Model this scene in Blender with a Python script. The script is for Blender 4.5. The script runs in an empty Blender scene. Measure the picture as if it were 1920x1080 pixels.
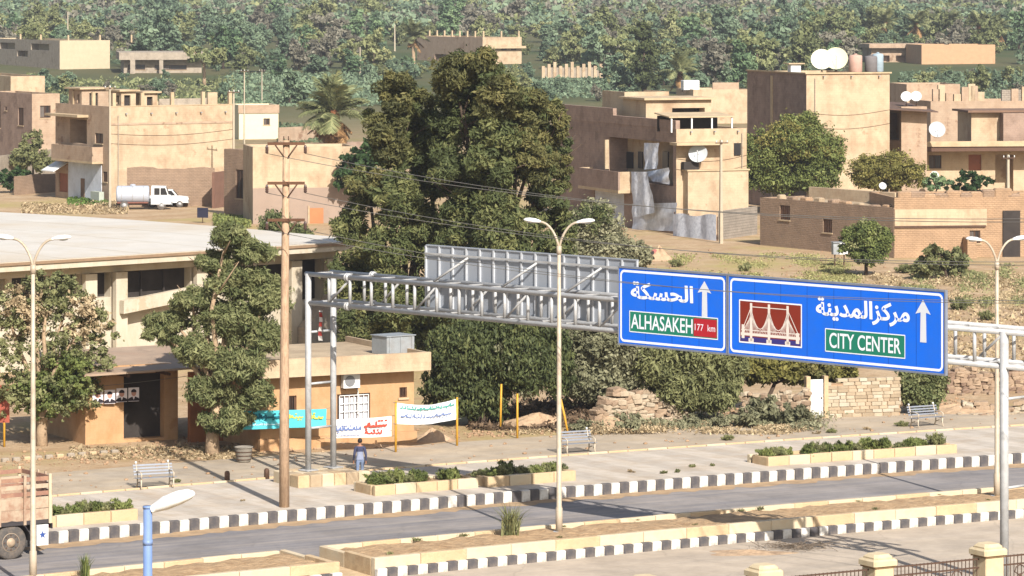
import bpy, math, random
import numpy as np
from mathutils import Vector, Matrix

scene = bpy.context.scene
COL = scene.collection
R = math.radians
# ------------------------------------------------------------------ camera, sky, sun, exposure
F, H, H0 = 7000.0, 20.0, -20.0          # focal length in photo pixels, eye height in metres, horizon row
cam = bpy.data.cameras.new('camera')
cam.sensor_width = 36.0
cam.lens = 36.0 * F / 1920.0
cam.shift_y = -(540.0 - H0) / 1920.0
cam.clip_start = 1.0
cam.clip_end = 20000.0
cam_o = bpy.data.objects.new('camera', cam)
COL.objects.link(cam_o)
cam_o.location = (0, 0, H)
cam_o.rotation_euler = (R(90), 0, 0)
scene.camera = cam_o

SUN_EL = R(36.0)
SUN_H = Vector((0.339, -0.941))           # horizontal direction towards the sun
world = bpy.data.worlds.new('World')
scene.world = world
world.use_nodes = True
wn = world.node_tree
sky = wn.nodes.new('ShaderNodeTexSky')
sky.sky_type = 'NISHITA'
sky.sun_disc = False
sky.sun_elevation = SUN_EL
sky.sun_rotation = math.atan2(SUN_H.x, SUN_H.y)
sky.air_density = 1.0
sky.dust_density = 2.0
wn.links.new(sky.outputs[0], wn.nodes['Background'].inputs[0])
wn.nodes['Background'].inputs[1].default_value = 0.09
sun = bpy.data.lights.new('sun', 'SUN')
sun.energy = 5.0
sun.angle = R(0.5)
sun.color = (1.0, 0.96, 0.915)
sun_o = bpy.data.objects.new('sun', sun)
COL.objects.link(sun_o)
sd = Vector((SUN_H.x * math.cos(SUN_EL), SUN_H.y * math.cos(SUN_EL), math.sin(SUN_EL)))
sun_o.rotation_euler = sd.to_track_quat('Z', 'Y').to_euler()
sun_o.location = (60, -100, 150)
vs = scene.view_settings
vs.view_transform = 'Standard'
vs.look = 'None'
vs.gamma = 1.0
vs.use_curve_mapping = False
vs.exposure = 0.85
scene.cycles.use_denoising = True
scene.cycles.max_bounces = 6
scene.cycles.diffuse_bounces = 3
scene.cycles.transparent_max_bounces = 8
scene.cycles.volume_bounces = 0

# ------------------------------------------------------------------ where things stand
def gz(Y):
    """height of the land: flat near the town, rising gently beyond"""
    if Y < 500: return 0.0
    d = Y - 500.0
    return 15.0 * (d / 900.0) ** 1.25 if d < 900 else 15.0 + (d - 900) * 0.034

def at(x, y, z=None):
    """world point seen at photo row/column, on the land or at height z"""
    zz = 0.0 if z is None else z
    Y = F * (H - zz) / (y - H0)
    if z is None:
        lo, hi = 40.0, 20000.0
        for _ in range(50):
            Y = 0.5 * (lo + hi)
            if H0 + F / Y * (H - gz(Y)) > y: lo = Y
            else: hi = Y
        zz = gz(Y)
    return Vector(((x - 960.0) / F * Y, Y, zz))

def ray(x, y):
    return Vector(((x - 960.0) / F, 1.0, -(y - H0) / F))

EYE = Vector((0, 0, H))
TH = R(30.5)                              # direction of the road
U = Vector((math.cos(TH), math.sin(TH), 0))
V = Vector((-math.sin(TH), math.cos(TH), 0))
ORG = at(1048, 998)
def W(a, b, z=0.0):
    """road frame: a along the road, b across it, away from the eye"""
    p = ORG + U * a + V * b
    return Vector((p.x, p.y, z))
def ab(x, y, z=0.0):
    p = at(x, y, z) - ORG
    return p.dot(U), p.dot(V)

# ------------------------------------------------------------------ materials
def lin(c):
    c /= 255.0
    return c / 12.92 if c <= 0.04045 else ((c + 0.055) / 1.055) ** 2.4
def A(r, g, b, k=0.56):
    return (lin(r) * k, lin(g) * k, lin(b) * k, 1.0)
MATS = {}
def mat(name, col, rough=0.85, metal=0.0, var=0.18, scale=1.2, bump=0.0, bscale=20.0, dirt=None, dirt_amt=0.0, dirt_scale=0.6, spec=0.3, streak=0.0):
    if name in MATS: return MATS[name]
    m = bpy.data.materials.new(name); m.use_nodes = True
    nt = m.node_tree; N = nt.nodes; Lk = nt.links
    b = N['Principled BSDF']
    b.inputs['Roughness'].default_value = rough
    b.inputs['Metallic'].default_value = metal
    b.inputs['Specular IOR Level'].default_value = spec
    tc = N.new('ShaderNodeTexCoord')
    src = tc.outputs['Object']
    nz = N.new('ShaderNodeTexNoise'); nz.inputs['Scale'].default_value = scale; nz.inputs['Detail'].default_value = 8; nz.inputs['Roughness'].default_value = 0.65
    Lk.new(src, nz.inputs['Vector'])
    mr = N.new('ShaderNodeMapRange'); mr.inputs[1].default_value = 0.3; mr.inputs[2].default_value = 0.7
    mr.inputs[3].default_value = 1 - var; mr.inputs[4].default_value = 1 + var
    Lk.new(nz.outputs['Fac'], mr.inputs[0])
    mul = N.new('ShaderNodeVectorMath'); mul.operation = 'SCALE'
    mul.inputs[0].default_value = col[:3]
    Lk.new(mr.outputs[0], mul.inputs['Scale'])
    out = mul.outputs[0]
    if dirt is not None:
        n2 = N.new('ShaderNodeTexNoise'); n2.inputs['Scale'].default_value = dirt_scale; n2.inputs['Detail'].default_value = 10; n2.inputs['Roughness'].default_value = 0.7
        if streak:
            mp = N.new('ShaderNodeMapping'); mp.inputs['Scale'].default_value = (streak, streak, 1.0)
            Lk.new(src, mp.inputs['Vector']); Lk.new(mp.outputs[0], n2.inputs['Vector'])
        else:
            Lk.new(src, n2.inputs['Vector'])
        r2 = N.new('ShaderNodeMapRange'); r2.inputs[1].default_value = 0.45; r2.inputs[2].default_value = 0.68
        r2.inputs[3].default_value = 0.0; r2.inputs[4].default_value = dirt_amt
        Lk.new(n2.outputs['Fac'], r2.inputs[0])
        mx = N.new('ShaderNodeMix'); mx.data_type = 'RGBA'
        Lk.new(r2.outputs[0], mx.inputs['Factor']); Lk.new(out, mx.inputs['A']); mx.inputs['B'].default_value = dirt
        out = mx.outputs['Result']
    Lk.new(out, b.inputs['Base Color'])
    if bump:
        n3 = N.new('ShaderNodeTexNoise'); n3.inputs['Scale'].default_value = bscale; n3.inputs['Detail'].default_value = 6
        Lk.new(src, n3.inputs['Vector'])
        bp = N.new('ShaderNodeBump'); bp.inputs['Strength'].default_value = 1.0; bp.inputs['Distance'].default_value = bump
        Lk.new(n3.outputs['Fac'], bp.inputs['Height']); Lk.new(bp.outputs[0], b.inputs['Normal'])
    MATS[name] = m
    return m

def brick_mat(name, c1, c2, mortar, bw=0.38, bh=0.17, bump=0.03, var=0.25):
    if name in MATS: return MATS[name]
    m = mat(name, c1, 0.95, var=var, scale=0.9)
    nt = m.node_tree; N = nt.nodes; Lk = nt.links; b = N['Principled BSDF']
    tc = N.new('ShaderNodeTexCoord'); sx = N.new('ShaderNodeSeparateXYZ'); Lk.new(tc.outputs['Object'], sx.inputs[0])
    ad = N.new('ShaderNodeMath'); Lk.new(sx.outputs[0], ad.inputs[0]); Lk.new(sx.outputs[1], ad.inputs[1])
    cb = N.new('ShaderNodeCombineXYZ'); Lk.new(ad.outputs[0], cb.inputs[0]); Lk.new(sx.outputs[2], cb.inputs[1])
    br = N.new('ShaderNodeTexBrick'); Lk.new(cb.outputs[0], br.inputs['Vector'])
    br.inputs['Color1'].default_value = c1; br.inputs['Color2'].default_value = c2; br.inputs['Mortar'].default_value = mortar
    br.inputs['Scale'].default_value = 1.0; br.inputs['Brick Width'].default_value = bw; br.inputs['Row Height'].default_value = bh
    br.inputs['Mortar Size'].default_value = 0.02; br.inputs['Mortar Smooth'].default_value = 0.4
    old = b.inputs['Base Color'].links[0].from_socket
    mx = N.new('ShaderNodeMix'); mx.data_type = 'RGBA'; mx.inputs['Factor'].default_value = 0.7
    Lk.new(br.outputs['Color'], mx.inputs['A']); Lk.new(old, mx.inputs['B'])
    Lk.new(mx.outputs['Result'], b.inputs['Base Color'])
    nz = N.new('ShaderNodeTexNoise'); nz.inputs['Scale'].default_value = 5.0; nz.inputs['Detail'].default_value = 8
    Lk.new(tc.outputs['Object'], nz.inputs['Vector'])
    sm = N.new('ShaderNodeMath'); sm.operation = 'SUBTRACT'; Lk.new(nz.outputs['Fac'], sm.inputs[0]); Lk.new(br.outputs['Fac'], sm.inputs[1])
    bp = N.new('ShaderNodeBump'); bp.inputs['Distance'].default_value = bump; bp.inputs['Strength'].default_value = 1.0
    Lk.new(sm.outputs[0], bp.inputs['Height']); Lk.new(bp.outputs[0], b.inputs['Normal'])
    return m

def leaf_mat(name, dark, mid, light, trans=0.25):
    if name in MATS: return MATS[name]
    m = bpy.data.materials.new(name); m.use_nodes = True
    nt = m.node_tree; N = nt.nodes; Lk = nt.links
    b = N['Principled BSDF']; b.inputs['Roughness'].default_value = 0.7; b.inputs['Specular IOR Level'].default_value = 0.2
    at_ = N.new('ShaderNodeAttribute'); at_.attribute_name = 'tint'
    oi = N.new('ShaderNodeObjectInfo')
    rr = N.new('ShaderNodeMapRange'); rr.inputs[3].default_value = -0.2; rr.inputs[4].default_value = 0.2
    Lk.new(oi.outputs['Random'], rr.inputs[0])
    ad = N.new('ShaderNodeMath'); Lk.new(at_.outputs['Fac'], ad.inputs[0]); Lk.new(rr.outputs[0], ad.inputs[1])
    cr = N.new('ShaderNodeValToRGB'); e = cr.color_ramp.elements
    e[0].position = 0.0; e[0].color = dark; e[1].position = 1.0; e[1].color = light
    k = e.new(0.5); k.color = mid
    Lk.new(ad.outputs[0], cr.inputs[0]); Lk.new(cr.outputs[0], b.inputs['Base Color'])
    tr = N.new('ShaderNodeBsdfTranslucent'); Lk.new(cr.outputs[0], tr.inputs[0])
    mx = N.new('ShaderNodeMixShader'); mx.inputs[0].default_value = trans
    Lk.new(b.outputs[0], mx.inputs[1]); Lk.new(tr.outputs[0], mx.inputs[2])
    Lk.new(mx.outputs[0], N['Material Output'].inputs[0])
    MATS[name] = m
    return m

# ------------------------------------------------------------------ mesh helpers
class MB:
    def __init__(s): s.v = []; s.f = []; s.mi = []; s.cur = 0
    def add(s, vs_, fs):
        o = len(s.v); s.v += [tuple(p) for p in vs_]
        for f in fs: s.f.append([i + o for i in f]); s.mi.append(s.cur)
        return s
    def box(s, x0, x1, y0, y1, z0, z1):
        return s.hexa([(x0,y0,z0),(x1,y0,z0),(x1,y1,z0),(x0,y1,z0),(x0,y0,z1),(x1,y0,z1),(x1,y1,z1),(x0,y1,z1)])
    def hexa(s, p):
        return s.add(p, [(0,3,2,1),(4,5,6,7),(0,1,5,4),(1,2,6,5),(2,3,7,6),(3,0,4,7)])
    def obox(s, c, ax, ay, az):
        c, ax, ay, az = map(Vector, (c, ax, ay, az))
        return s.hexa([c-ax-ay-az, c+ax-ay-az, c+ax+ay-az, c-ax+ay-az, c-ax-ay+az, c+ax-ay+az, c+ax+ay+az, c-ax+ay+az])
    def bbox(s, x0, x1, y0, y1, z0, z1, c=0.03):
        """box with chamfered upright and top edges"""
        lo = [(x0+c,y0),(x1-c,y0),(x1,y0+c),(x1,y1-c),(x1-c,y1),(x0+c,y1),(x0,y1-c),(x0,y0+c)]
        cx, cy = (x0+x1)/2, (y0+y1)/2
        def ins(p): return (p[0] + (c if p[0] < cx else -c), p[1] + (c if p[1] < cy else -c))
        vs_ = [(x,y,z0) for x,y in lo] + [(x,y,z1-c) for x,y in lo] + [(*ins(p), z1) for p in lo]
        fs = [tuple(range(7,-1,-1)), tuple(range(16,24))]
        for k in (0, 8):
            for i in range(8): fs.append((k+i, k+(i+1)%8, k+8+(i+1)%8, k+8+i))
        return s.add(vs_, fs)
    def tube(s, p0, p1, r0, r1=None, n=8, cap=True):
        return s.path([p0, p1], [r0, r0 if r1 is None else r1], n, cap)
    def path(s, pts, rad, n=8, cap=True):
        pts = [Vector(p) for p in pts]
        if not hasattr(rad, '__len__'): rad = [rad] * len(pts)
        o = len(s.v); prev = None
        for i, p in enumerate(pts):
            d = (pts[min(i+1, len(pts)-1)] - pts[max(i-1, 0)])
            if d.length < 1e-9: d = Vector((0,0,1))
            d.normalize()
            if prev is None:
                a = Vector((1,0,0)) if abs(d.x) < 0.8 else Vector((0,1,0))
                a = (a - d * a.dot(d)).normalized()
            else:
                a = (prev - d * prev.dot(d))
                a = a.normalized() if a.length > 1e-6 else prev
            prev = a; b_ = d.cross(a)
            for k in range(n):
                t = 2 * math.pi * k / n
                s.v.append(tuple(p + (a * math.cos(t) + b_ * math.sin(t)) * rad[i]))
        for i in range(len(pts)-1):
            for k in range(n):
                s.f.append([o+i*n+k, o+i*n+(k+1)%n, o+(i+1)*n+(k+1)%n, o+(i+1)*n+k]); s.mi.append(s.cur)
        if cap:
            s.f.append([o+k for k in range(n-1,-1,-1)]); s.mi.append(s.cur)
            e = o+(len(pts)-1)*n
            s.f.append([e+k for k in range(n)]); s.mi.append(s.cur)
        return s
    def lathe(s, c, prof, n=16, axis='z'):
        """prof: (radius, along) pairs"""
        o = len(s.v)
        for r, h in prof:
            for k in range(n):
                t = 2*math.pi*k/n; x, y = r*math.cos(t), r*math.sin(t)
                q = {'z': (x, y, h), 'y': (x, h, y), 'x': (h, x, y)}[axis]
                s.v.append((c[0]+q[0], c[1]+q[1], c[2]+q[2]))
        for i in range(len(prof)-1):
            for k in range(n):
                s.f.append([o+i*n+k, o+i*n+(k+1)%n, o+(i+1)*n+(k+1)%n, o+(i+1)*n+k]); s.mi.append(s.cur)
        s.f.append([o+k for k in range(n-1,-1,-1)]); s.mi.append(s.cur)
        e = o+(len(prof)-1)*n
        s.f.append([e+k for k in range(n)]); s.mi.append(s.cur)
        return s
    def prism(s, poly, y0, y1):
        """outline in x,z pulled along y"""
        n = len(poly)
        vs_ = [(x, y0, z) for x, z in poly] + [(x, y1, z) for x, z in poly]
        fs = [tuple(range(n)), tuple(range(2*n-1, n-1, -1))]
        for i in range(n): fs.append((i, n+i, n+(i+1)%n, (i+1)%n))
        return s.add(vs_, fs)
    def zprism(s, poly, z0, z1):
        n = len(poly)
        vs_ = [(x, y, z0) for x, y in poly] + [(x, y, z1) for x, y in poly]
        fs = [tuple(range(n-1,-1,-1)), tuple(range(n, 2*n))]
        for i in range(n): fs.append((i, (i+1)%n, n+(i+1)%n, n+i))
        return s.add(vs_, fs)
    def sphere(s, c, rx, ry, rz, n=12, m=8, jit=0, rng=None):
        o = len(s.v)
        for i in range(m+1):
            p = math.pi*i/m
            for k in range(n):
                t = 2*math.pi*k/n
                j = 1 + (rng.uniform(-jit, jit) if rng else 0)
                s.v.append((c[0]+rx*math.sin(p)*math.cos(t)*j, c[1]+ry*math.sin(p)*math.sin(t)*j, c[2]+rz*math.cos(p)*j))
        for i in range(m):
            for k in range(n):
                s.f.append([o+i*n+k, o+(i+1)*n+k, o+(i+1)*n+(k+1)%n, o+i*n+(k+1)%n]); s.mi.append(s.cur)
        return s
    def mesh(s, name, mats, smooth=False):
        me = bpy.data.meshes.new(name)
        me.from_pydata(s.v, [], s.f)
        if not isinstance(mats, (list, tuple)): mats = [mats]
        for m in mats: me.materials.append(m)
        if len(mats) > 1: me.polygons.foreach_set('material_index', s.mi)
        if smooth: me.polygons.foreach_set('use_smooth', [True]*len(me.polygons))
        me.update()
        return me
    def build(s, name, mats, parent=None, smooth=False, loc=None, rz=0):
        o = bpy.data.objects.new(name, s.mesh(name, mats, smooth))
        COL.objects.link(o)
        if parent: o.parent = parent
        if loc is not None: o.location = loc
        if rz: o.rotation_euler.z = rz
        return o

def tag(o, label=None, cat=None, group=None, kind=None):
    if label: o['label'] = label
    if cat: o['category'] = cat
    if group: o['group'] = group
    if kind: o['kind'] = kind
    return o
def thing(name, label, cat, loc=(0,0,0), rz=0.0, group=None):
    o = bpy.data.objects.new(name, None); COL.objects.link(o)
    o.empty_display_size = 0.3
    o.location = loc; o.rotation_euler = (0, 0, rz)
    return tag(o, label, cat, group)
def copy_tree(o, parent=None):
    c = o.copy(); COL.objects.link(c); c.parent = parent
    for ch in list(o.children): copy_tree(ch, c)
    return c
def np_mesh(name, verts, quads, m, tint=None):
    me = bpy.data.meshes.new(name)
    nv, nq = len(verts), len(quads)
    me.vertices.add(nv); me.vertices.foreach_set('co', np.ascontiguousarray(verts, np.float32).ravel())
    me.loops.add(nq*4); me.loops.foreach_set('vertex_index', np.ascontiguousarray(quads, np.int32).ravel())
    me.polygons.add(nq); me.polygons.foreach_set('loop_start', np.arange(0, nq*4, 4, dtype=np.int32))
    me.polygons.foreach_set('loop_total', np.full(nq, 4, np.int32))
    if tint is not None:
        at_ = me.attributes.new('tint', 'FLOAT', 'FACE'); at_.data.foreach_set('value', np.ascontiguousarray(tint, np.float32))
    me.materials.append(m)
    me.update(calc_edges=True)
    return me
def leaf_quads(rng, pos, size, aspect=1.8, up=0.35, droop=None, out=None):
    """one pointed leaf face for each position"""
    n = len(pos)
    nrm = rng.normal(size=(n, 3)); nrm[:, 2] += up
    if out is not None: nrm += out * 0.9
    nrm /= np.linalg.norm(nrm, axis=1, keepdims=True) + 1e-9
    a = rng.normal(size=(n, 3))
    if droop is not None: a = a * 0.5 + np.array([0, 0, -droop])
    a -= nrm * (a * nrm).sum(1, keepdims=True)
    a /= np.linalg.norm(a, axis=1, keepdims=True) + 1e-9
    b = np.cross(nrm, a)
    sz = (size * np.exp(rng.normal(0, .33, size=(n, 1))))
    a = a * sz * 0.5 * math.sqrt(aspect); b = b * sz * 0.5 / math.sqrt(aspect)
    v = np.empty((n, 4, 3))
    v[:, 0] = pos - a; v[:, 1] = pos + b + a * 0.1; v[:, 2] = pos + a; v[:, 3] = pos - b + a * 0.1
    return v.reshape(-1, 3), np.arange(n * 4).reshape(-1, 4)

def crown_mesh(name, blobs, n, leaf, m, seed=0, clump=0.3, per=70, aspect=1.8, up=0.35, droop=None, hollow=0.35):
    """foliage: leaf faces gathered in clumps spread through the crown's volume"""
    rng = np.random.default_rng(seed)
    vol = np.array([(b[3]*b[4]*b[5]) ** 0.67 for b in blobs]); vol /= vol.sum()
    P, T, O = [], [], []
    for b, w in zip(blobs, vol):
        c = np.array(b[:3]); r = np.array(b[3:6])
        nl = int(n * w); nc = max(4, int(nl / per))
        d = rng.normal(size=(nc, 3)); d /= np.linalg.norm(d, axis=1, keepdims=True)
        rad = rng.uniform(hollow, 1.0, size=(nc, 1)) ** 0.6
        cc = c + d * r * rad * rng.uniform(0.8, 1.1, size=(nc, 1))
        ct = rng.uniform(0.15, 0.85, size=nc)
        idx = rng.integers(0, nc, size=nl)
        rr = min(r) * clump * rng.uniform(0.6, 1.3, size=nc)
        off = rng.normal(size=(nl, 3)); off *= (rng.uniform(0, 1, size=(nl, 1)) ** 0.4) / (np.linalg.norm(off, axis=1, keepdims=True) + 1e-9)
        off[:, 2] *= 0.75
        p = cc[idx] + off * rr[idx][:, None]
        far_ = rng.uniform(0, 1, size=(nl, 1)) < .05
        p = np.where(far_, c + (p - c) * rng.uniform(1.05, 1.22, size=(nl, 1)), p)
        P.append(p); T.append(ct[idx] * 0.7 + rng.uniform(0, 0.3, size=nl))
        o_ = off + 0.5 * (p - c) / r
        O.append(o_ / (np.linalg.norm(o_, axis=1, keepdims=True) + 1e-9))
    P = np.concatenate(P); T = np.concatenate(T); O = np.concatenate(O)
    v, q = leaf_quads(rng, P, leaf, aspect, up, droop, O)
    return np_mesh(name, v, q, m, T)
def mesh_obj(name, me, parent=None):
    o = bpy.data.objects.new(name, me); COL.objects.link(o)
    if parent: o.parent = parent
    return o

# ------------------------------------------------------------------ palette
WHITE_K = mat('kerb_white_paint', A(245,240,228,.6), .75, var=.10, scale=3, dirt=A(165,145,122), dirt_amt=.95, dirt_scale=2.2)
BLACK_K = mat('kerb_black_paint', A(98,94,95,.55), .7, var=.2, scale=3, dirt=A(150,135,118), dirt_amt=.7, dirt_scale=2.0)
STONE = mat('cream_stone', A(238,208,164,.50), .9, var=.16, scale=2.5, bump=.012, bscale=14, dirt=A(190,140,90,.5), dirt_amt=.55, dirt_scale=1.3)
STONE2 = mat('cream_stone_pale', A(244,224,188,.52), .9, var=.13, scale=2.2, bump=.01, bscale=14, dirt=A(205,160,105,.5), dirt_amt=.5, dirt_scale=1.1)
SOIL = mat('median_soil', A(216,180,136,.5), .97, var=.3, scale=2.2, bump=.09, bscale=5, dirt=A(176,136,92,.5), dirt_amt=.65, dirt_scale=1.7)
GALV = mat('galvanised_steel', A(208,207,204,.56), .5, .08, var=.10, scale=4, dirt=A(160,150,135), dirt_amt=.35, dirt_scale=3)
LAMPP = mat('lamp_post_paint', A(222,205,180,.55), .55, .1, var=.08, dirt=A(170,140,105), dirt_amt=.5, dirt_scale=2.5)
LAMPH = mat('lamp_head_white', A(252,250,244,.68), .4, var=.05, dirt=A(200,190,170), dirt_amt=.3, dirt_scale=4)
GLASS_D = mat('dark_opening', (0.012,0.011,0.011,1), .35, var=.2, spec=.5)
DARKW = mat('dark_interior', (0.03,0.024,0.02,1), .9, var=.3)  # near-black for painted-in interior shade; also colours junk and a chassis
WOOD = mat('pole_wood', A(212,178,144,.56), .9, var=.2, scale=2, bump=.01, bscale=18, dirt=A(150,112,80,.5), dirt_amt=.6, dirt_scale=3, streak=6)
IRON = mat('rusty_iron', A(112,84,66,.5), .7, .3, var=.25, scale=6)
PEACH = mat('plaster_peach', A(237,210,172,.48), .93, var=.10, scale=.8, bump=.01, bscale=9, dirt=A(200,158,120,.40), dirt_amt=.7, dirt_scale=.45, streak=1.3)
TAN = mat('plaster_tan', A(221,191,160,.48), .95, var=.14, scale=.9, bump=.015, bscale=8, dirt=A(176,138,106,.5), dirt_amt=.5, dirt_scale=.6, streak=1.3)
BROWN_SHADE = mat('plaster_brown_and_shade', A(190,162,142,.52), .95, var=.15, scale=.9, bump=.015, bscale=8, dirt=A(130,100,80,.5), dirt_amt=.5, dirt_scale=.7)  # brown yard walls; on house sides the shade is painted into it
CONC = mat('raw_concrete', A(205,188,165,.5), .95, var=.14, scale=1.2, bump=.012, bscale=8, dirt=A(150,135,118,.5), dirt_amt=.5, dirt_scale=.8, streak=2)
CREAMH = mat('hall_cream', A(240,226,200,.48), .9, var=.08, scale=.5, dirt=A(200,172,125,.5), dirt_amt=.4, dirt_scale=.5, streak=2.5)
ROOFW = mat('hall_roof_white', A(238,230,216,.54), .85, var=.07, scale=.35, bump=.01, bscale=3, dirt=A(226,204,170,.52), dirt_amt=.6, dirt_scale=.12)
ORANGE = mat('shop_orange', A(234,186,136,.48), .92, var=.10, scale=1.0, bump=.008, bscale=10, dirt=A(200,142,86,.5), dirt_amt=.5, dirt_scale=.9, streak=1.6)
ROOFT = mat('roof_dust', A(215,190,155,.5), .96, var=.2, scale=.8, bump=.02, bscale=5, dirt=A(165,140,112,.5), dirt_amt=.6, dirt_scale=.5)
MUD = brick_mat('mud_brick', A(190,160,132,.5), A(172,142,114,.5), A(150,122,98,.5), .34, .14)
MUDL = brick_mat('mud_brick_pale', A(216,178,140,.48), A(200,162,124,.48), A(178,142,108,.48), .34, .14)
GREYBR = brick_mat('grey_block', A(190,176,158,.5), A(172,158,140,.5), A(140,126,110,.5), .45, .22)
WHITEP = mat('white_paint', A(245,245,240,.62), .6, var=.05, dirt=A(205,195,178), dirt_amt=.35, dirt_scale=1.5)
BLUEGREY = mat('bluegrey_paint', A(224,228,234,.68), .7, var=.08, dirt=A(170,165,160), dirt_amt=.4, dirt_scale=.8)
TARP = mat('tarp_cloth', A(228,231,236,.72), .8, var=.12, scale=1.2, dirt=A(150,150,155), dirt_amt=.5, dirt_scale=1.0)
REDW = mat('rust_door', A(176,110,78,.5), .8, var=.15)
YELLOW = mat('yellow_post_paint', A(238,180,60,.55), .6, var=.1, dirt=A(190,130,60), dirt_amt=.4, dirt_scale=4)
BARK_P = mat('bark_pale', A(205,175,140,.5), .95, var=.25, scale=3, bump=.03, bscale=10)
BARK = mat('bark_brown', A(108,90,74,.40), .95, var=.3, scale=3, bump=.03, bscale=10)
CABLE = mat('wire_grey', A(150,145,135,.5), .6, .2, var=.05)
RUBBER = mat('tyre_rubber', A(118,112,106,.4), .9, var=.2, scale=8, dirt=A(150,130,110), dirt_amt=.5, dirt_scale=4)
TIN = mat('metal_sheet', A(190,195,196,.55), .5, .3, var=.15, dirt=A(150,130,110), dirt_amt=.4, dirt_scale=1.5)

def weather(m, patch, amt=.6, cover=.60, joint=.10, bw=.42, bh=.21):
    """fallen render and faint block courses on plastered walls"""
    nt = m.node_tree; N = nt.nodes; Lk = nt.links; b = N['Principled BSDF']
    old = b.inputs['Base Color'].links[0].from_socket
    tc = N.new('ShaderNodeTexCoord')
    nz = N.new('ShaderNodeTexNoise'); nz.inputs['Scale'].default_value = .38; nz.inputs['Detail'].default_value = 12; nz.inputs['Roughness'].default_value = .72
    Lk.new(tc.outputs['Object'], nz.inputs['Vector'])
    r = N.new('ShaderNodeMapRange'); r.inputs[1].default_value = cover; r.inputs[2].default_value = cover+.035; r.inputs[4].default_value = amt
    Lk.new(nz.outputs['Fac'], r.inputs[0])
    mx = N.new('ShaderNodeMix'); mx.data_type = 'RGBA'; Lk.new(r.outputs[0], mx.inputs['Factor']); Lk.new(old, mx.inputs['A']); mx.inputs['B'].default_value = patch
    sx = N.new('ShaderNodeSeparateXYZ'); Lk.new(tc.outputs['Object'], sx.inputs[0])
    sm = N.new('ShaderNodeMath'); Lk.new(sx.outputs[0], sm.inputs[0]); Lk.new(sx.outputs[1], sm.inputs[1])
    cb = N.new('ShaderNodeCombineXYZ'); Lk.new(sm.outputs[0], cb.inputs[0]); Lk.new(sx.outputs[2], cb.inputs[1])
    br = N.new('ShaderNodeTexBrick'); Lk.new(cb.outputs[0], br.inputs['Vector']); br.inputs['Scale'].default_value = 1.0
    br.inputs['Brick Width'].default_value = bw; br.inputs['Row Height'].default_value = bh; br.inputs['Mortar Size'].default_value = .014; br.inputs['Mortar Smooth'].default_value = .3
    br.inputs['Color1'].default_value = (1,1,1,1); br.inputs['Color2'].default_value = (1-joint*.5,)*3 + (1,); br.inputs['Mortar'].default_value = (1-joint,)*3 + (1,)
    mu = N.new('ShaderNodeVectorMath'); mu.operation = 'MULTIPLY'; Lk.new(mx.outputs['Result'], mu.inputs[0]); Lk.new(br.outputs['Color'], mu.inputs[1])
    Lk.new(mu.outputs[0], b.inputs['Base Color'])
weather(PEACH, A(196,156,118,.44)); weather(TAN, A(170,132,102,.46), .7, .58, .14); weather(BROWN_SHADE, A(152,126,108,.46), .6, .58, .14)
weather(ORANGE, A(206,150,104,.45), .5, .62, .05); weather(CREAMH, A(205,176,132,.45), .5, .62, .04); weather(CONC, A(165,145,122,.45), .6, .58, .16, .42, .21)

L_PINE = leaf_mat('leaf_pine', (0.031,0.041,0.016,1), (0.094,0.109,0.041,1), (0.212,0.212,0.091,1), .2)
L_EUC = leaf_mat('leaf_eucalyptus', (0.028,0.037,0.014,1), (0.080,0.095,0.033,1), (0.193,0.185,0.067,1), .2)
L_EUC2 = leaf_mat('leaf_rusty', (0.040,0.043,0.016,1), (0.118,0.112,0.038,1), (0.230,0.185,0.069,1), .2)
L_GREY = leaf_mat('leaf_grey_olive', (.075,.075,.040,1), (.165,.162,.090,1), (.29,.275,.165,1))
L_OLIVE = leaf_mat('leaf_olive', (0.068,0.075,0.031,1), (0.162,0.167,0.068,1), (0.290,0.282,0.128,1))
L_GREEN = leaf_mat('leaf_green', (0.046,0.063,0.020,1), (0.140,0.165,0.046,1), (0.275,0.287,0.098,1))
L_YEL = leaf_mat('leaf_yellowing', (0.087,0.083,0.021,1), (0.208,0.187,0.052,1), (0.347,0.278,0.095,1))
L_DRY = leaf_mat('leaf_dry', (0.139,0.101,0.054,1), (0.310,0.232,0.132,1), (0.496,0.388,0.232,1), .15)
L_FAR1 = leaf_mat('leaf_far_bluegreen', (0.054,0.082,0.051,1), (0.121,0.169,0.099,1), (0.224,0.284,0.169,1))
L_FAR2 = leaf_mat('leaf_far_olive', (0.078,0.090,0.038,1), (0.185,0.202,0.084,1), (0.325,0.319,0.146,1))
L_FAR3 = leaf_mat('leaf_far_brown', (0.087,0.080,0.056,1), (0.173,0.158,0.114,1), (0.265,0.245,0.178,1))
L_FAR4 = leaf_mat('leaf_far_dark', (0.046,0.076,0.040,1), (0.105,0.163,0.078,1), (0.213,0.286,0.137,1))
L_PALM = leaf_mat('leaf_palm', (0.070,0.078,0.031,1), (0.163,0.178,0.074,1), (0.295,0.287,0.132,1), .15)
L_PALMD = leaf_mat('leaf_palm_dead', (.10,.055,.022,1), (.21,.115,.045,1), (.34,.20,.085,1), .1)
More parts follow.
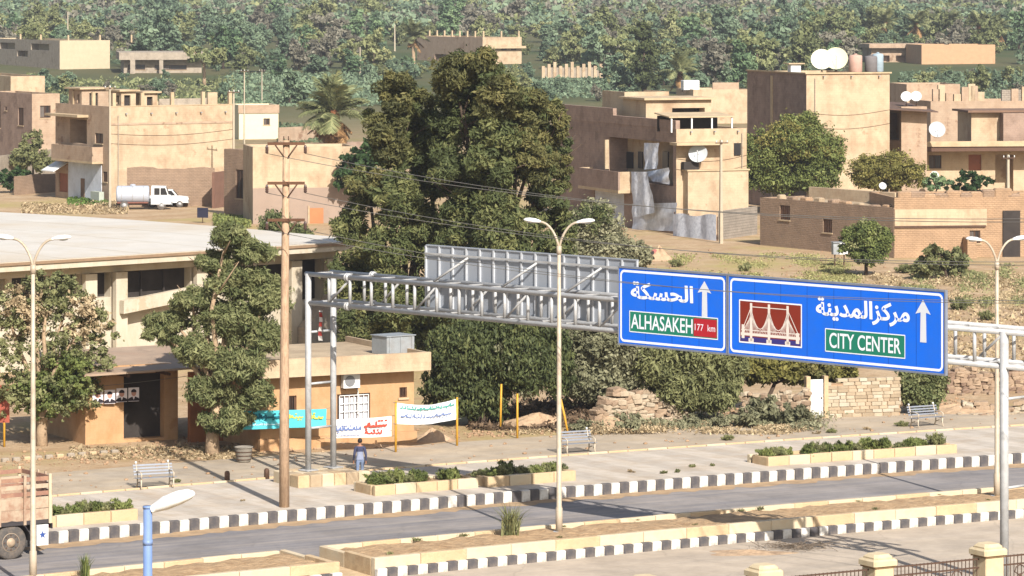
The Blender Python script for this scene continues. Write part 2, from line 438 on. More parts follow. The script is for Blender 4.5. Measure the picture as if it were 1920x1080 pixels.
# ================================================================== THE GROUND, ROADS AND KERBS
def boff(a):
    a = max(-45.0, min(55.0, a))
    return -0.0016 * (a - 9.0) ** 2
def Wc(a, b, z=0.0):
    return W(a, b + boff(a), z)
ROADLOC = (ORG.x, ORG.y, 0.0)
ROADZ = -0.42
def strip(name, rows, m, a0=-45.0, a1=62.0, da=2.0, kind='structure', loc=ROADLOC, jit=0.0, seed=1):
    """rows: (b, z) lines running along the road"""
    rnd = random.Random(seed)
    n = int(round((a1 - a0) / da)); mb = MB()
    for i in range(n + 1):
        a = a0 + (a1 - a0) * i / n
        for b, z in rows: mb.v.append((a, b + boff(a) + rnd.uniform(-jit, jit), z))
    k = len(rows)
    for i in range(n):
        for j in range(k - 1):
            mb.f.append([i*k+j, (i+1)*k+j, (i+1)*k+j+1, i*k+j+1]); mb.mi.append(0)
    o = mb.build(name, m, None, loc=loc, rz=TH)
    return tag(o, kind=kind)

def ground_material():
    m = bpy.data.materials.new('dusty_ground'); m.use_nodes = True
    nt = m.node_tree; N = nt.nodes; Lk = nt.links; b = N['Principled BSDF']; b.inputs['Roughness'].default_value = .97
    b.inputs['Specular IOR Level'].default_value = .1
    tc = N.new('ShaderNodeTexCoord')
    def noise(sc, det=8, ro=.65):
        n = N.new('ShaderNodeTexNoise'); n.inputs['Scale'].default_value = sc; n.inputs['Detail'].default_value = det; n.inputs['Roughness'].default_value = ro
        Lk.new(tc.outputs['Object'], n.inputs['Vector']); return n.outputs['Fac']
    def ramp(src, lo, hi):
        r = N.new('ShaderNodeMapRange'); r.inputs[1].default_value = lo; r.inputs[2].default_value = hi; r.clamp = True
        Lk.new(src, r.inputs[0]); return r.outputs[0]
    def mix(f, a_, b_):
        x = N.new('ShaderNodeMix'); x.data_type = 'RGBA'; Lk.new(f, x.inputs['Factor'])
        for s_, v in (('A', a_), ('B', b_)):
            if isinstance(v, tuple): x.inputs[s_].default_value = v
            else: Lk.new(v, x.inputs[s_])
        return x.outputs['Result']
    c = mix(ramp(noise(.35), .38, .62), A(214,186,150,.60), A(190,158,120,.60))
    c = mix(ramp(noise(2.6), .48, .75), c, A(170,140,105,.60))
    c = mix(ramp(noise(.09, 5), .5, .66), c, A(196,178,118,.55))
    # open fields beyond the town: brown earth with green growth
    sx = N.new('ShaderNodeSeparateXYZ'); Lk.new(tc.outputs['Object'], sx.inputs[0])
    far = ramp(sx.outputs[1], 240, 420)
    fld = mix(ramp(noise(.02, 6), .4, .62), A(126,122,84,.42), A(98,112,70,.40))
    c = mix(far, c, fld)
    hill = ramp(sx.outputs[1], 1250, 1500)
    c = mix(hill, c, mix(ramp(noise(.008, 6), .4, .6), A(150,118,98,.60), A(128,112,88,.60)))
    Lk.new(c, b.inputs['Base Color'])
    bp = N.new('ShaderNodeBump'); bp.inputs['Distance'].default_value = .08; Lk.new(noise(3.5), bp.inputs['Height'])
    Lk.new(bp.outputs[0], b.inputs['Normal'])
    return m
def band_material():
    """far pavement: slabs laid in light and slightly darker bands across its width"""
    m = mat('pavement_bands', A(209,196,179,.66), .92, var=.10, scale=1.4, bump=.01, bscale=12, dirt=A(196,170,138,.62), dirt_amt=.6, dirt_scale=.5)
    nt = m.node_tree; N = nt.nodes; Lk = nt.links; b = N['Principled BSDF']
    old = b.inputs['Base Color'].links[0].from_socket
    tc = N.new('ShaderNodeTexCoord'); sx = N.new('ShaderNodeSeparateXYZ'); Lk.new(tc.outputs['Object'], sx.inputs[0])
    pp = N.new('ShaderNodeMath'); pp.operation = 'PINGPONG'; pp.inputs[1].default_value = 1.15
    Lk.new(sx.outputs[0], pp.inputs[0])
    r = N.new('ShaderNodeMapRange'); r.inputs[1].default_value = .45; r.inputs[2].default_value = .7; r.inputs[3].default_value = .92; r.inputs[4].default_value = 1.05
    Lk.new(pp.outputs[0], r.inputs[0])
    # slab joints
    br = N.new('ShaderNodeTexBrick'); br.offset = 0.0
    Lk.new(tc.outputs['Object'], br.inputs['Vector']); br.inputs['Scale'].default_value = 1.0
    br.inputs['Brick Width'].default_value = .5; br.inputs['Row Height'].default_value = .5; br.inputs['Mortar Size'].default_value = .012
    br.inputs['Color1'].default_value = (1,1,1,1); br.inputs['Color2'].default_value = (.93,.93,.92,1); br.inputs['Mortar'].default_value = (.78,.76,.72,1)
    sc = N.new('ShaderNodeVectorMath'); sc.operation = 'SCALE'; Lk.new(old, sc.inputs[0]); Lk.new(r.outputs[0], sc.inputs['Scale'])
    mu = N.new('ShaderNodeVectorMath'); mu.operation = 'MULTIPLY'; Lk.new(sc.outputs[0], mu.inputs[0]); Lk.new(br.outputs['Color'], mu.inputs[1])
    Lk.new(mu.outputs[0], b.inputs['Base Color'])
    return m
def asphalt_material(name, base, dust, amt, streak=(0.06, 1.2, 1)):
    m = mat(name, base, .9, var=.12, scale=1.0, bump=.006, bscale=30, spec=.2)
    nt = m.node_tree; N = nt.nodes; Lk = nt.links; b = N['Principled BSDF']
    old = b.inputs['Base Color'].links[0].from_socket
    tc = N.new('ShaderNodeTexCoord'); mp = N.new('ShaderNodeMapping'); mp.inputs['Scale'].default_value = streak
    Lk.new(tc.outputs['Object'], mp.inputs[0])
    nz = N.new('ShaderNodeTexNoise'); nz.inputs['Scale'].default_value = 1.0; nz.inputs['Detail'].default_value = 9; nz.inputs['Roughness'].default_value = .7
    Lk.new(mp.outputs[0], nz.inputs['Vector'])
    r = N.new('ShaderNodeMapRange'); r.inputs[1].default_value = .4; r.inputs[2].default_value = .7; r.inputs[4].default_value = amt
    Lk.new(nz.outputs['Fac'], r.inputs[0])
    mx = N.new('ShaderNodeMix'); mx.data_type = 'RGBA'; Lk.new(r.outputs[0], mx.inputs['Factor']); Lk.new(old, mx.inputs['A']); mx.inputs['B'].default_value = dust
    # broad worn and oily patches
    nb_ = N.new('ShaderNodeTexNoise'); nb_.inputs['Scale'].default_value = .32; nb_.inputs['Detail'].default_value = 9; nb_.inputs['Roughness'].default_value = .75
    Lk.new(tc.outputs['Object'], nb_.inputs['Vector'])
    rb = N.new('ShaderNodeMapRange'); rb.inputs[1].default_value = .36; rb.inputs[2].default_value = .62; rb.inputs[3].default_value = .78; rb.inputs[4].default_value = 1.08
    Lk.new(nb_.outputs['Fac'], rb.inputs[0])
    sb = N.new('ShaderNodeVectorMath'); sb.operation = 'SCALE'; Lk.new(mx.outputs['Result'], sb.inputs[0]); Lk.new(rb.outputs[0], sb.inputs['Scale'])
    # tar-filled cracks
    vo = N.new('ShaderNodeTexVoronoi'); vo.feature = 'DISTANCE_TO_EDGE'; vo.inputs['Scale'].default_value = .22
    n2 = N.new('ShaderNodeTexNoise'); n2.inputs['Scale'].default_value = .8; n2.inputs['Detail'].default_value = 6
    Lk.new(tc.outputs['Object'], n2.inputs['Vector'])
    vm = N.new('ShaderNodeVectorMath'); vm.operation = 'ADD'; Lk.new(tc.outputs['Object'], vm.inputs[0]); Lk.new(n2.outputs['Color'], vm.inputs[1])
    Lk.new(vm.outputs[0], vo.inputs['Vector'])
    r3 = N.new('ShaderNodeMapRange'); r3.inputs[1].default_value = .002; r3.inputs[2].default_value = .012; r3.inputs[3].default_value = .15; r3.inputs[4].default_value = 0
    Lk.new(vo.outputs['Distance'], r3.inputs[0])
    m2 = N.new('ShaderNodeMix'); m2.data_type = 'RGBA'; Lk.new(r3.outputs[0], m2.inputs['Factor']); Lk.new(sb.outputs[0], m2.inputs['A']); m2.inputs['B'].default_value = (.06,.055,.05,1)
    Lk.new(m2.outputs['Result'], b.inputs['Base Color'])
    return m

def build_ground():
    rnd = random.Random(5)
    def edges(vals): return vals
    A_ = [-3500,-1800,-900,-500,-250,-120,-70] + [-45 + 2.5*i for i in range(44)] + [75,100,140,200,300,450,700,1100,1800,3500]
    B_ = [-170,-60,-25,-10,10.5,10.51,19,26,30,35,40,46,53,60,70,80,90,105,120,140,160,185,215,250,290,340,400,460,530,600,680,760,850,950,1050,1200,1400,1700,2200,3000,4200]
    mb = MB()
    for a in A_:
        for b in B_:
            p = Wc(a, b)
            z = gz(p.y)
            if b <= 10.5: z = -.5
            elif b > 35: z += rnd.uniform(-.05, .05) * (1 if b < 400 else 6)
            mb.v.append((a, b + boff(a), z))
    k = len(B_)
    for i in range(len(A_)-1):
        for j in range(k-1):
            mb.f.append([i*k+j, (i+1)*k+j, (i+1)*k+j+1, i*k+j+1]); mb.mi.append(0)
    o = mb.build('ground', ground_material(), None, smooth=False, loc=ROADLOC, rz=TH)
    tag(o, kind='structure')
build_ground()
ASPH = asphalt_material('road_asphalt', A(150,145,144,.56), A(196,182,166,.58), .75)
ASPH2 = asphalt_material('near_road_dusty', A(200,184,164,.62), A(214,194,168,.62), .8)
ASPH3 = asphalt_material('street_dusty', A(196,180,158,.62), A(208,184,150,.6), .8, (.12,.5,1))
strip('road', [(1.2, ROADZ), (10.46, ROADZ)], ASPH)
strip('near_road', [(-19.6, ROADZ-.01), (-2.8, ROADZ-.01)], ASPH2)
strip('near_pavement', [(-34, -.30), (-19.6, -.30), (-19.6, -.5)], mat('near_pavement_slabs', A(210,192,165,.5), .9, var=.1))
strip('pavement', [(10.5, .006), (19.0, .006)], band_material())
strip('service_street', [(19.3, .010), (22.5, .012), (25.6, .010)], ASPH3, jit=.05)
strip('dust_verge', [(9.45, ROADZ+.004), (10.44, ROADZ+.012)], mat('road_dust', A(205,172,132,.5), .97, var=.25, scale=2), jit=.28, da=.45)

def slab_row(parent, name, a0, a1, b0, b1, z0, z1, step, m, seed=0, gap=.012, chamfer=.02, jz=.008):
    """stones laid end to end along the road, each a piece of its own"""
    rnd = random.Random(seed)
    n = max(1, int(round((a1 - a0) / step))); cache = {}
    for i in range(n):
        L = (a1 - a0) / n; ac = a0 + L * (i + .5)
        key = i % 3
        if key not in cache:
            cache[key] = MB().bbox(-L/2 + gap/2, L/2 - gap/2, b0 - (b0+b1)/2 + rnd.uniform(0,.006), (b1-b0)/2, 0, z1 - z0, chamfer).mesh(name, m[key % len(m)] if isinstance(m, list) else m)
        o = bpy.data.objects.new(name, cache[key]); COL.objects.link(o); o.parent = parent
        bb = (b0+b1)/2
        o.location = (ac, bb + boff(ac) + rnd.uniform(-.006,.006), z0 + rnd.uniform(-jz, jz))
        o.rotation_euler.z = math.atan2(boff(ac+.5) - boff(ac-.5), 1.0) + rnd.uniform(-.004,.004)
def cross_row(parent, name, a0, a1, b0, b1, z0, z1, m, gap=.01):
    o = MB().bbox(a0, a1, b0, b1, z0, z1, .02).build(name, m, parent)
    o.location.y = boff((a0+a1)/2)
    return o
def road_root(name, kind='structure'):
    o = bpy.data.objects.new(name, None); COL.objects.link(o); o.location = ROADLOC; o.rotation_euler.z = TH
    if kind: o['kind'] = kind
    return o

def kerb(name, a0, a1, step, b0, b1, z0, z1, seed):
    root = road_root(name)
    rnd = random.Random(seed)
    n = int(round((a1 - a0) / step))
    ms = []
    for mt in (WHITE_K, BLACK_K):
        for k in range(3):
            ms.append(MB().bbox(-step/2+.008, step/2-.008, -(b1-b0)/2 + rnd.uniform(0,.01), (b1-b0)/2, 0, z1-z0 + rnd.uniform(-.012,.006), .022).mesh('kerb_stone', mt))
    for i in range(n):
        a = a0 + step * (i + .5)
        o = bpy.data.objects.new('kerb_stone', ms[(i % 2) * 3 + rnd.randrange(3)]); COL.objects.link(o); o.parent = root
        o.location = (a, (b0+b1)/2 + boff(a) + rnd.uniform(-.008,.008), z0 + rnd.uniform(-.008,.006))
        o.rotation_euler = (rnd.uniform(-.012,.012), 0, math.atan2(boff(a+.5) - boff(a-.5), 1.0) + rnd.uniform(-.012,.012))
kerb('far_kerb', -25.2, 35.4, .425, 10.40, 10.62, ROADZ-.02, .025, 3)
kerb('median_kerb', -9.6, 27.8, .415, -3.16, -2.94, ROADZ-.02, -.10, 4)
kerb('left_median_kerb', -27.2, -11.1, .415, -3.16, -2.94, ROADZ-.02, -.10, 8)

def median_bed(name, a0, a1, seed):
    root = road_root(name)
    slab_row(root, 'coping_stone', a0+.22, a1-.22, 1.22, 1.46, -.44, .10, 1.6, [STONE2, STONE], seed)
    slab_row(root, 'wall_stone', a0, a1, -2.94, -2.66, -.44, .25, 1.9, [STONE2, STONE, STONE2], seed+1)
    # end walls
    for aa, s_ in ((a0, 1), (a1, -1)):
        x0, x1 = (aa, aa+.22) if s_ > 0 else (aa-.22, aa)
        cross_row(root, 'end_wall_stone', x0, x1, -2.65, -.70, -.44, .21, STONE)
        cross_row(root, 'end_wall_stone', x0, x1, -.68, 1.22, -.44, .14, STONE2)
    # soil, heaped unevenly
    rnd = random.Random(seed); mb = MB(); n = int((a1-a0)/.45); k = 9
    for i in range(n+1):
        a = a0+.2 + (a1-a0-.4)*i/n
        for j in range(k):
            b = -2.68 + 3.92*j/(k-1)
            mb.v.append((a, b+boff(a), .02 + .06*rnd.uniform(-1,1) + (.05 if 0 < j < k-1 else -.03) - .05*j/(k-1)))
    for i in range(n):
        for j in range(k-1):
            mb.f.append([i*k+j, (i+1)*k+j, (i+1)*k+j+1, i*k+j+1]); mb.mi.append(0)
    mb.build('soil', SOIL, root, smooth=True)
median_bed('median', -9.6, 34.0, 21)
median_bed('left_median', -27.0, -11.0, 31)
strip('median_gap_paving', [(-3.0, -.40), (1.4, -.36)], STONE, -11.05, -9.55, .5)

# service street: low edge stones between pavement and street
er = road_root('street_edging')
slab_row(er, 'edge_stone', -30, 44, 19.02, 19.22, -.02, .07, 1.0, [STONE, STONE2], 44, gap=.03)

# ------------------------------------------------------------------ foliage helpers for low planting
def tuft_mesh(name, m, n, h, spread, seed, w=.02, lean=.5):
    """upright blades fanning from the root"""
    rng = np.random.default_rng(seed)
    base = np.c_[rng.normal(0, spread*.25, (n, 2)), np.zeros(n)]
    ang = rng.uniform(0, 2*np.pi, n); ln = rng.uniform(.1, lean, n); hh = h * rng.uniform(.55, 1.1, n)
    d = np.c_[np.cos(ang), np.sin(ang), np.zeros(n)]
    side = np.c_[-np.sin(ang), np.cos(ang), np.zeros(n)] * w * rng.uniform(.6, 1.4, (n, 1))
    mid = base + d * (ln*hh*.4)[:, None] + np.c_[np.zeros((n, 2)), hh*.6]
    tip = base + d * (ln*hh)[:, None] + np.c_[np.zeros((n, 2)), hh*(1-.25*ln)]
    v = np.stack([base-side, base+side, mid+side*.8, mid-side*.8, mid-side*.8, mid+side*.8, tip+side*.15, tip-side*.15], 1).reshape(-1, 3)
    q = (np.arange(n)[:, None]*8 + np.array([[0,1,2,3,4,5,6,7]])).reshape(-1, 4)
    return np_mesh(name, v, q, m, np.repeat(rng.uniform(.1, .9, n), 2))
def shrub_mesh(name, m, r, h, n, leaf, seed, **k):
    rng = random.Random(seed)
    bl = [(rng.uniform(-.35,.35)*r, rng.uniform(-.35,.35)*r, h*rng.uniform(.35,.6), r*rng.uniform(.5,.75), r*rng.uniform(.5,.75), h*rng.uniform(.35,.5)) for _ in range(4)]
    return crown_mesh(name, bl, n, leaf, m, seed, clump=.42, per=30, hollow=.1, **k)
SHR_G = [shrub_mesh('planter_shrub', L_GREEN, .55, .50, 2000, .065, 60+i, aspect=4, up=0, droop=-.9) for i in range(4)]
SHR_O = [shrub_mesh('olive_shrub', L_OLIVE, .6, .48, 1800, .065, 70+i, aspect=4.5, up=0, droop=-.9) for i in range(4)]
SHR_D = [shrub_mesh('dry_shrub', L_DRY, .6, .42, 420, .10, 80+i, aspect=4) for i in range(4)]
SHR_GR = [shrub_mesh('grey_shrub', L_GREY, .8, .8, 900, .12, 90+i, aspect=2.5) for i in range(4)]
WEED = [tuft_mesh('weed', L_OLIVE, 60, .35, .5, 100+i, .02, .9) for i in range(3)]
def plant(name, meshes, p, sc, label, cat, group, seed, zs=1.0):
    rnd = random.Random(seed)
    o = bpy.data.objects.new(name, meshes[rnd.randrange(len(meshes))]); COL.objects.link(o)
    o.location = p; o.scale = (sc*rnd.uniform(.85,1.15), sc*rnd.uniform(.85,1.15), sc*zs*rnd.uniform(.85,1.2)); o.rotation_euler.z = rnd.uniform(0, 6.28)
    return tag(o, label, cat, group)

ORD = ['first', 'second', 'third', 'fourth', 'fifth', 'sixth', 'seventh', 'eighth', 'ninth', 'tenth', 'eleventh', 'twelfth', 'thirteenth', 'fourteenth', 'fifteenth', 'sixteenth']
# ------------------------------------------------------------------ raised planters on the far pavement
def planter(label, a0, a1, b0, b1, h, shrubs, lab2, grp, seed, gapped=False):
    root = thing('planter', label, 'planter', ROADLOC, TH)
    am = (a0+a1)/2
    slab_row(root, 'stone_block', a0, a1, b0, b0+.24, 0, h, 1.05, [STONE, STONE2, STONE], seed, gap=.02, jz=.012)
    slab_row(root, 'stone_block', a0, a1, b1-.24, b1, 0, h*.92, 1.3, [STONE2, STONE], seed+2, gap=.02)
    for x0, x1 in ((a0, a0+.22), (a1-.22, a1)):
        o = MB().bbox(x0, x1, b0+.25, b1-.25, 0, h*.97, .02).build('end_stone', STONE, root); o.location.y = boff(am)
    rnd = random.Random(seed); mb = MB(); n = int((a1-a0)/.4)
    for i in range(n+1):
        a = a0+.1+(a1-a0-.2)*i/n
        for j in range(5): mb.v.append((a, b0+.1+(b1-b0-.2)*j/4+boff(a), h-.12+rnd.uniform(-.05,.05)))
    for i in range(n):
        for j in range(4): mb.f.append([i*5+j, (i+1)*5+j, (i+1)*5+j+1, i*5+j+1]); mb.mi.append(0)
    mb.build('soil', SOIL, root, smooth=True)
    for i, (fr, sc, kind) in enumerate(shrubs):
        a = a0 + (a1-a0)*fr; b = (b0+b1)/2 + rnd.uniform(-.25,.3)
        ms = {'g': SHR_G, 'o': SHR_O, 'd': SHR_D}[kind]
        plant('planter_shrub', ms, Wc(a, b, h-.16), sc*1.3, lab2 + ', ' + ORD[i] + ' from the left', 'shrub', grp, seed*17+i)
planter('cream stone planter behind the stake truck on the pavement', -16.6, -12.0, 11.5, 13.1, .42,
        [(.08+.105*i, .62+.2*((i*7)%3)/3, 'go'[i % 2]) for i in range(9)], 'green shrub in planter behind stake truck', 'shrubs in the planter by the truck', 51)
planter('cream stone planter left of the central lamp, partly in the gantry shadow', -1.2, 3.6, 12.2, 14.0, .40,
        [(.12, .95, 'g'), (.22, 1.0, 'o'), (.33, 1.0, 'g'), (.42, .7, 'o'), (.52, .85, 'g'), (.62, .55, 'd'), (.78, .8, 'g'), (.9, .6, 'g')], 'bushy green shrub in planter beside the person', 'shrubs in the planter by the person', 52)
planter('sunlit cream stone planter behind the central lamp post', 3.9, 8.1, 12.0, 13.8, .42,
        [(.05+.115*i, .62+.22*((i*5)%4)/4, 'og'[i % 2]) for i in range(9)], 'olive shrub in planter behind central lamp post', 'shrubs in the planter behind the lamp', 53)
planter('long cream stone planter under the right half of the blue sign', 17.4, 27.0, 11.9, 13.5, .38,
        [(.03+.07*i, .6+.3*((i*3)%5)/5, 'gog'[i % 3]) for i in range(14)], 'green shrub in long planter at right', 'shrubs in the long right planter', 54)
# ================================================================== THE SIGN GANTRY
def text_mesh(body, bold=.02):
    c = bpy.data.curves.new('text', 'FONT'); c.body = body; c.size = 1.0; c.offset = bold; c.resolution_u = 4
    o = bpy.data.objects.new('text', c); COL.objects.link(o)
    dg = bpy.context.evaluated_depsgraph_get(); dg.update()
    me = bpy.data.meshes.new_from_object(o.evaluated_get(dg))
    co = np.array([v.co[:2] for v in me.vertices]); fs = [list(p.vertices) for p in me.polygons]
    bpy.data.objects.remove(o); bpy.data.curves.remove(c); bpy.data.meshes.remove(me)
    return co, fs
def put_text(parent, name, body, x0, x1, z0, z1, y, m, bold=.02):
    """flat lettering fitted to a box on the parent's x-z plane"""
    co, fs = text_mesh(body, bold)
    lo, hi = co.min(0), co.max(0)
    mb = MB(); mb.v = [(x0+(p[0]-lo[0])/(hi[0]-lo[0])*(x1-x0), y, z0+(p[1]-lo[1])/(hi[1]-lo[1])*(z1-z0)) for p in co]
    mb.f = fs; mb.mi = [0]*len(fs)
    return mb.build(name, m, parent)
def stroke(mb, pts, w, y, closed=False):
    """flat line of width w on the x-z plane"""
    pts = [Vector((p[0], p[1])) for p in pts]
    for i in range(len(pts)-1):
        d = pts[i+1]-pts[i]
        if d.length < 1e-6: continue
        d.normalize(); n = Vector((-d.y, d.x))*w/2; e = d*w*.25
        q = [pts[i]-n-e, pts[i+1]-n+e, pts[i+1]+n+e, pts[i]+n-e]
        yy = y - .0004*(i % 3)
        mb.add([(p.x, yy, p.y) for p in q], [(0,1,2,3)])

GP0 = at(578, 905); GP1 = at(1883, 1094)
GD = (GP1 - GP0); GL = GD.length; GA = math.atan2(GD.y, GD.x)
GROT = Matrix.Rotation(-GA, 3, 'Z')
def gpt(x, y, yl=0.0):
    """photo position on the gantry's upright plane at local y = yl -> (local x, z)"""
    o = GROT @ (EYE - GP0); d = GROT @ ray(x, y)
    t = (yl - o.y) / d.y
    q = o + d * t
    return q.x, q.z
def build_gantry():
    g = thing('sign_gantry', 'long white steel truss gantry spanning the road', 'gantry', GP0, GA)
    DY = 1.35; ZB, ZT = 7.30, 8.46
    for y in (0, DY):
        MB().tube((-.15, y, ZT), (GL+1.2, y, ZT), .096, n=12).build('top_chord', GALV, g, True)
        MB().tube((-.15, y, ZB), (GL+1.2, y, ZB), .096, n=12).build('bottom_chord', GALV, g, True)
    nb = 28; st = GL/nb
    vm = MB().tube((0,0,ZB+.1),(0,0,ZT-.1),.065,n=8).mesh('upright', GALV, True)
    for i in range(nb+1):
        for y in (0, DY):
            if i in (0, nb): continue
            o = mesh_obj('upright', vm, g); o.location = (i*st + (.0 if y == 0 else .62), y, 0)
    for i in range(0, nb+1):
        for z in (ZB, ZT):
            MB().tube((i*st, .1, z), (i*st, DY-.1, z), .05, n=6).build('cross_tie', GALV, g, True)
    for i in range(1, nb, 4):
        MB().tube((i*st+.08, 0, ZB+.12), ((i+1)*st-.08, 0, ZT-.12), .05, n=6).build('diagonal_brace', GALV, g, True)
        MB().tube(((i+1)*st+.43, DY, ZB+.12), ((i+2)*st+.27, DY, ZT-.12), .05, n=6).build('diagonal_brace', GALV, g, True)
    for i in range(0, nb, 2):
        MB().tube((i*st, .1, ZB-.02), ((i+1)*st, DY-.1, ZB-.02), .04, n=6).build('floor_brace', GALV, g, True)
    for x in (gpt(652, 535)[0], gpt(1470, 560)[0]+6):
        for y in (0, DY):
            for z in (ZB, ZT):
                m_ = MB()
                m_.tube((x-.09,y,z),(x-.02,y,z),.17,n=12).tube((x+.02,y,z),(x+.09,y,z),.17,n=12)
                m_.build('flange', GALV, g, True)
    for x in (0, GL):
        for y in (0, DY):
            z0 = .50 if x == 0 else ROADZ
            l = MB().tube((x, y, z0), (x, y, ZT+.02), .125 if x == 0 else .15, n=14).build('leg', GALV, g, True)
            MB().box(x-.3, x+.3, y-.3, y+.3, z0, z0+.035).build('base_plate', GALV, l)
        for z in ((2.2, 4.0, 6.1) if x == 0 else (3.2, 6.2)):
            MB().tube((x, .14, z), (x, DY-.14, z), .05, n=8).build('leg_rung', GALV, g, True)
    return g
gantry = build_gantry()
pd = thing('gantry_plinth', 'rough stone plinth carrying the two left gantry legs', 'plinth', GP0, TH)
rnd = random.Random(9)
for i in range(6):
    for j in range(3):
        x0 = -1.15 + i*.55; y0 = -1.35 + j*.75
        MB().bbox(x0+.01, x0+.54, y0+.01, y0+.74, 0, .50+rnd.uniform(-.02,.0), .03).build('plinth_block', [STONE, ROOFT, STONE2][(i+j) % 3], pd)

SIGNB = mat('sign_blue', A(0,112,240,.72), .4, var=.05, scale=.7, dirt=A(60,120,220,.6), dirt_amt=.3, dirt_scale=1.2)
SIGNW = mat('sign_white', A(240,243,250,.8), .45, var=.03)
SIGNG = mat('sign_green', A(24,140,112,.62), .45, var=.05)
SIGNR = mat('sign_red', A(200,36,50,.62), .45, var=.05)
SIGNBR = mat('sign_brown', A(150,48,26,.6), .5, var=.06)
SIGNK = mat('sign_back_grey', A(196,202,210,.55), .5, .25, var=.06, dirt=A(160,160,160), dirt_amt=.3)
SIGNBASE = mat('sign_pictogram_blue', A(64,58,140,.6), .5, var=.05)
def sign_board(name, label, xl, xr, parts):
    YF = -.24
    x0, zt0 = gpt(xl, 505 + (xl-1160)*.083, YF); x1, _ = gpt(xr, 560, YF)
    z0, z1 = 6.90, 9.68
    loc = GP0 + Matrix.Rotation(GA, 3, 'Z') @ Vector((0, YF, 0))
    r = thing(name, label, 'road sign', loc, GA)
    MB().bbox(x0, x1, 0, .07, z0, z1, .0).build('panel', SIGNB, r)
    fr = MB()
    for a_, b_, c_, d_ in ((x0-.05,x1+.05,z0-.07,z0-.002),(x0-.05,x1+.05,z1+.002,z1+.07),(x0-.052,x0-.002,z0,z1),(x1+.002,x1+.052,z0,z1)):
        fr.box(a_, b_, -.02, .11, c_, d_)
    fr.build('frame', mat('sign_frame', A(170,176,190,.5), .5, .3), r)
    bd = MB(); m_, w = .10, .085
    bx0, bx1, bz0, bz1 = x0+m_, x1-m_, z0+m_, z1-m_
    rr = .16; pts = []
    for cx, cz, t0 in ((bx1-rr, bz1-rr, 0), (bx0+rr, bz1-rr, 90), (bx0+rr, bz0+rr, 180), (bx1-rr, bz0+rr, 270)):
        for k in range(5):
            t = R(t0 + 22.5*k); pts.append((cx+rr*math.cos(t), cz+rr*math.sin(t)))
    stroke(bd, pts + [pts[0]], w, -.006)
    bd.build('border', SIGNW, r)
    for k in range(2):
        bx = x0 + (x1-x0)*(.25+.5*k)
        MB().box(bx-.04, bx+.04, .072, .20, z0+.1, z1-.1).build('mounting_bracket', GALV, r)
    ns = max(2, int((x1-x0)/1.24))
    for k in range(1, ns):
        xs_ = x0+(x1-x0)*k/ns; MB().box(xs_-.006, xs_+.006, -.0025, -.0005, z0+.02, z1-.02).build('sheet_seam', mat('seam_dark', A(10,60,150,.5), .6), r)
    def px(x, y): return gpt(x, y, YF)
    parts(r, px, x0, x1, z0, z1)
    return r
def arrow(r, px, xc, yt, yb):
    u, zt = px(xc, yt); _, zb = px(xc, yb)
    h = zt-zb; hw = .34
    MB().add([(u, -.008, zt), (u-hw, -.008, zt-h*.34), (u-.11, -.008, zt-h*.30), (u-.13, -.008, zb), (u+.15, -.008, zb), (u+.13, -.008, zt-h*.30), (u+hw, -.008, zt-h*.34)],
             [(0,1,2,5,6),(2,3,4,5)]).build('arrow', mat('sign_arrow_grey', A(222,226,232,.75), .45, var=.03), r)
def plate(r, px, pl, pr, m, name='plate', y=-.008):
    """plate between the left and right edge mid-points (x, ytop, ybottom)"""
    ul, zt = px(pl[0], pl[1]); _, zb = px(pl[0], pl[2]); ur, zt2 = px(pr[0], pr[1]); _, zb2 = px(pr[0], pr[2])
    zt, zb = (zt+zt2)/2, (zb+zb2)/2
    p = MB().box(ul, ur, y, y+.004, zb, zt).build(name, m, r)
    return p, ul, ur, zb, zt
def small_parts(r, px, x0, x1, z0, z1):
    arrow(r, px, 1321, 527, 594)
    u0, zt = px(1183, 527); u1, _ = px(1300, 545); _, zb = px(1240, 564)
    put_text(r, 'lettering', '\ufe94\ufedc\ufeb4\ufea4\ufedf\ufe8d', u0, u1, zb, zt, -.008, SIGNW, .03)
    p, ul, ur, zb, zt = plate(r, px, (1181, 583, 622), (1346, 597, 636), SIGNG, 'name_plate')
    e = MB()
    stroke(e, [(ul, zb), (ur, zb), (ur, zt), (ul, zt), (ul, zb)], .035, -.010); e.build('plate_edge', SIGNW, p)
    us = px(1301, 610)[0]
    put_text(p, 'lettering', 'ALHASAKEH', ul+.07, us-.05, zb+.12, zt-.10, -.011, SIGNW, .012)
    MB().box(us, ur-.05, -.012, -.009, zb+.05, zt-.06).build('distance_plate', SIGNR, p)
    put_text(p, 'lettering', '177  km', us+.06, ur-.12, zb+.26, zt-.26, -.0135, SIGNW, .0)
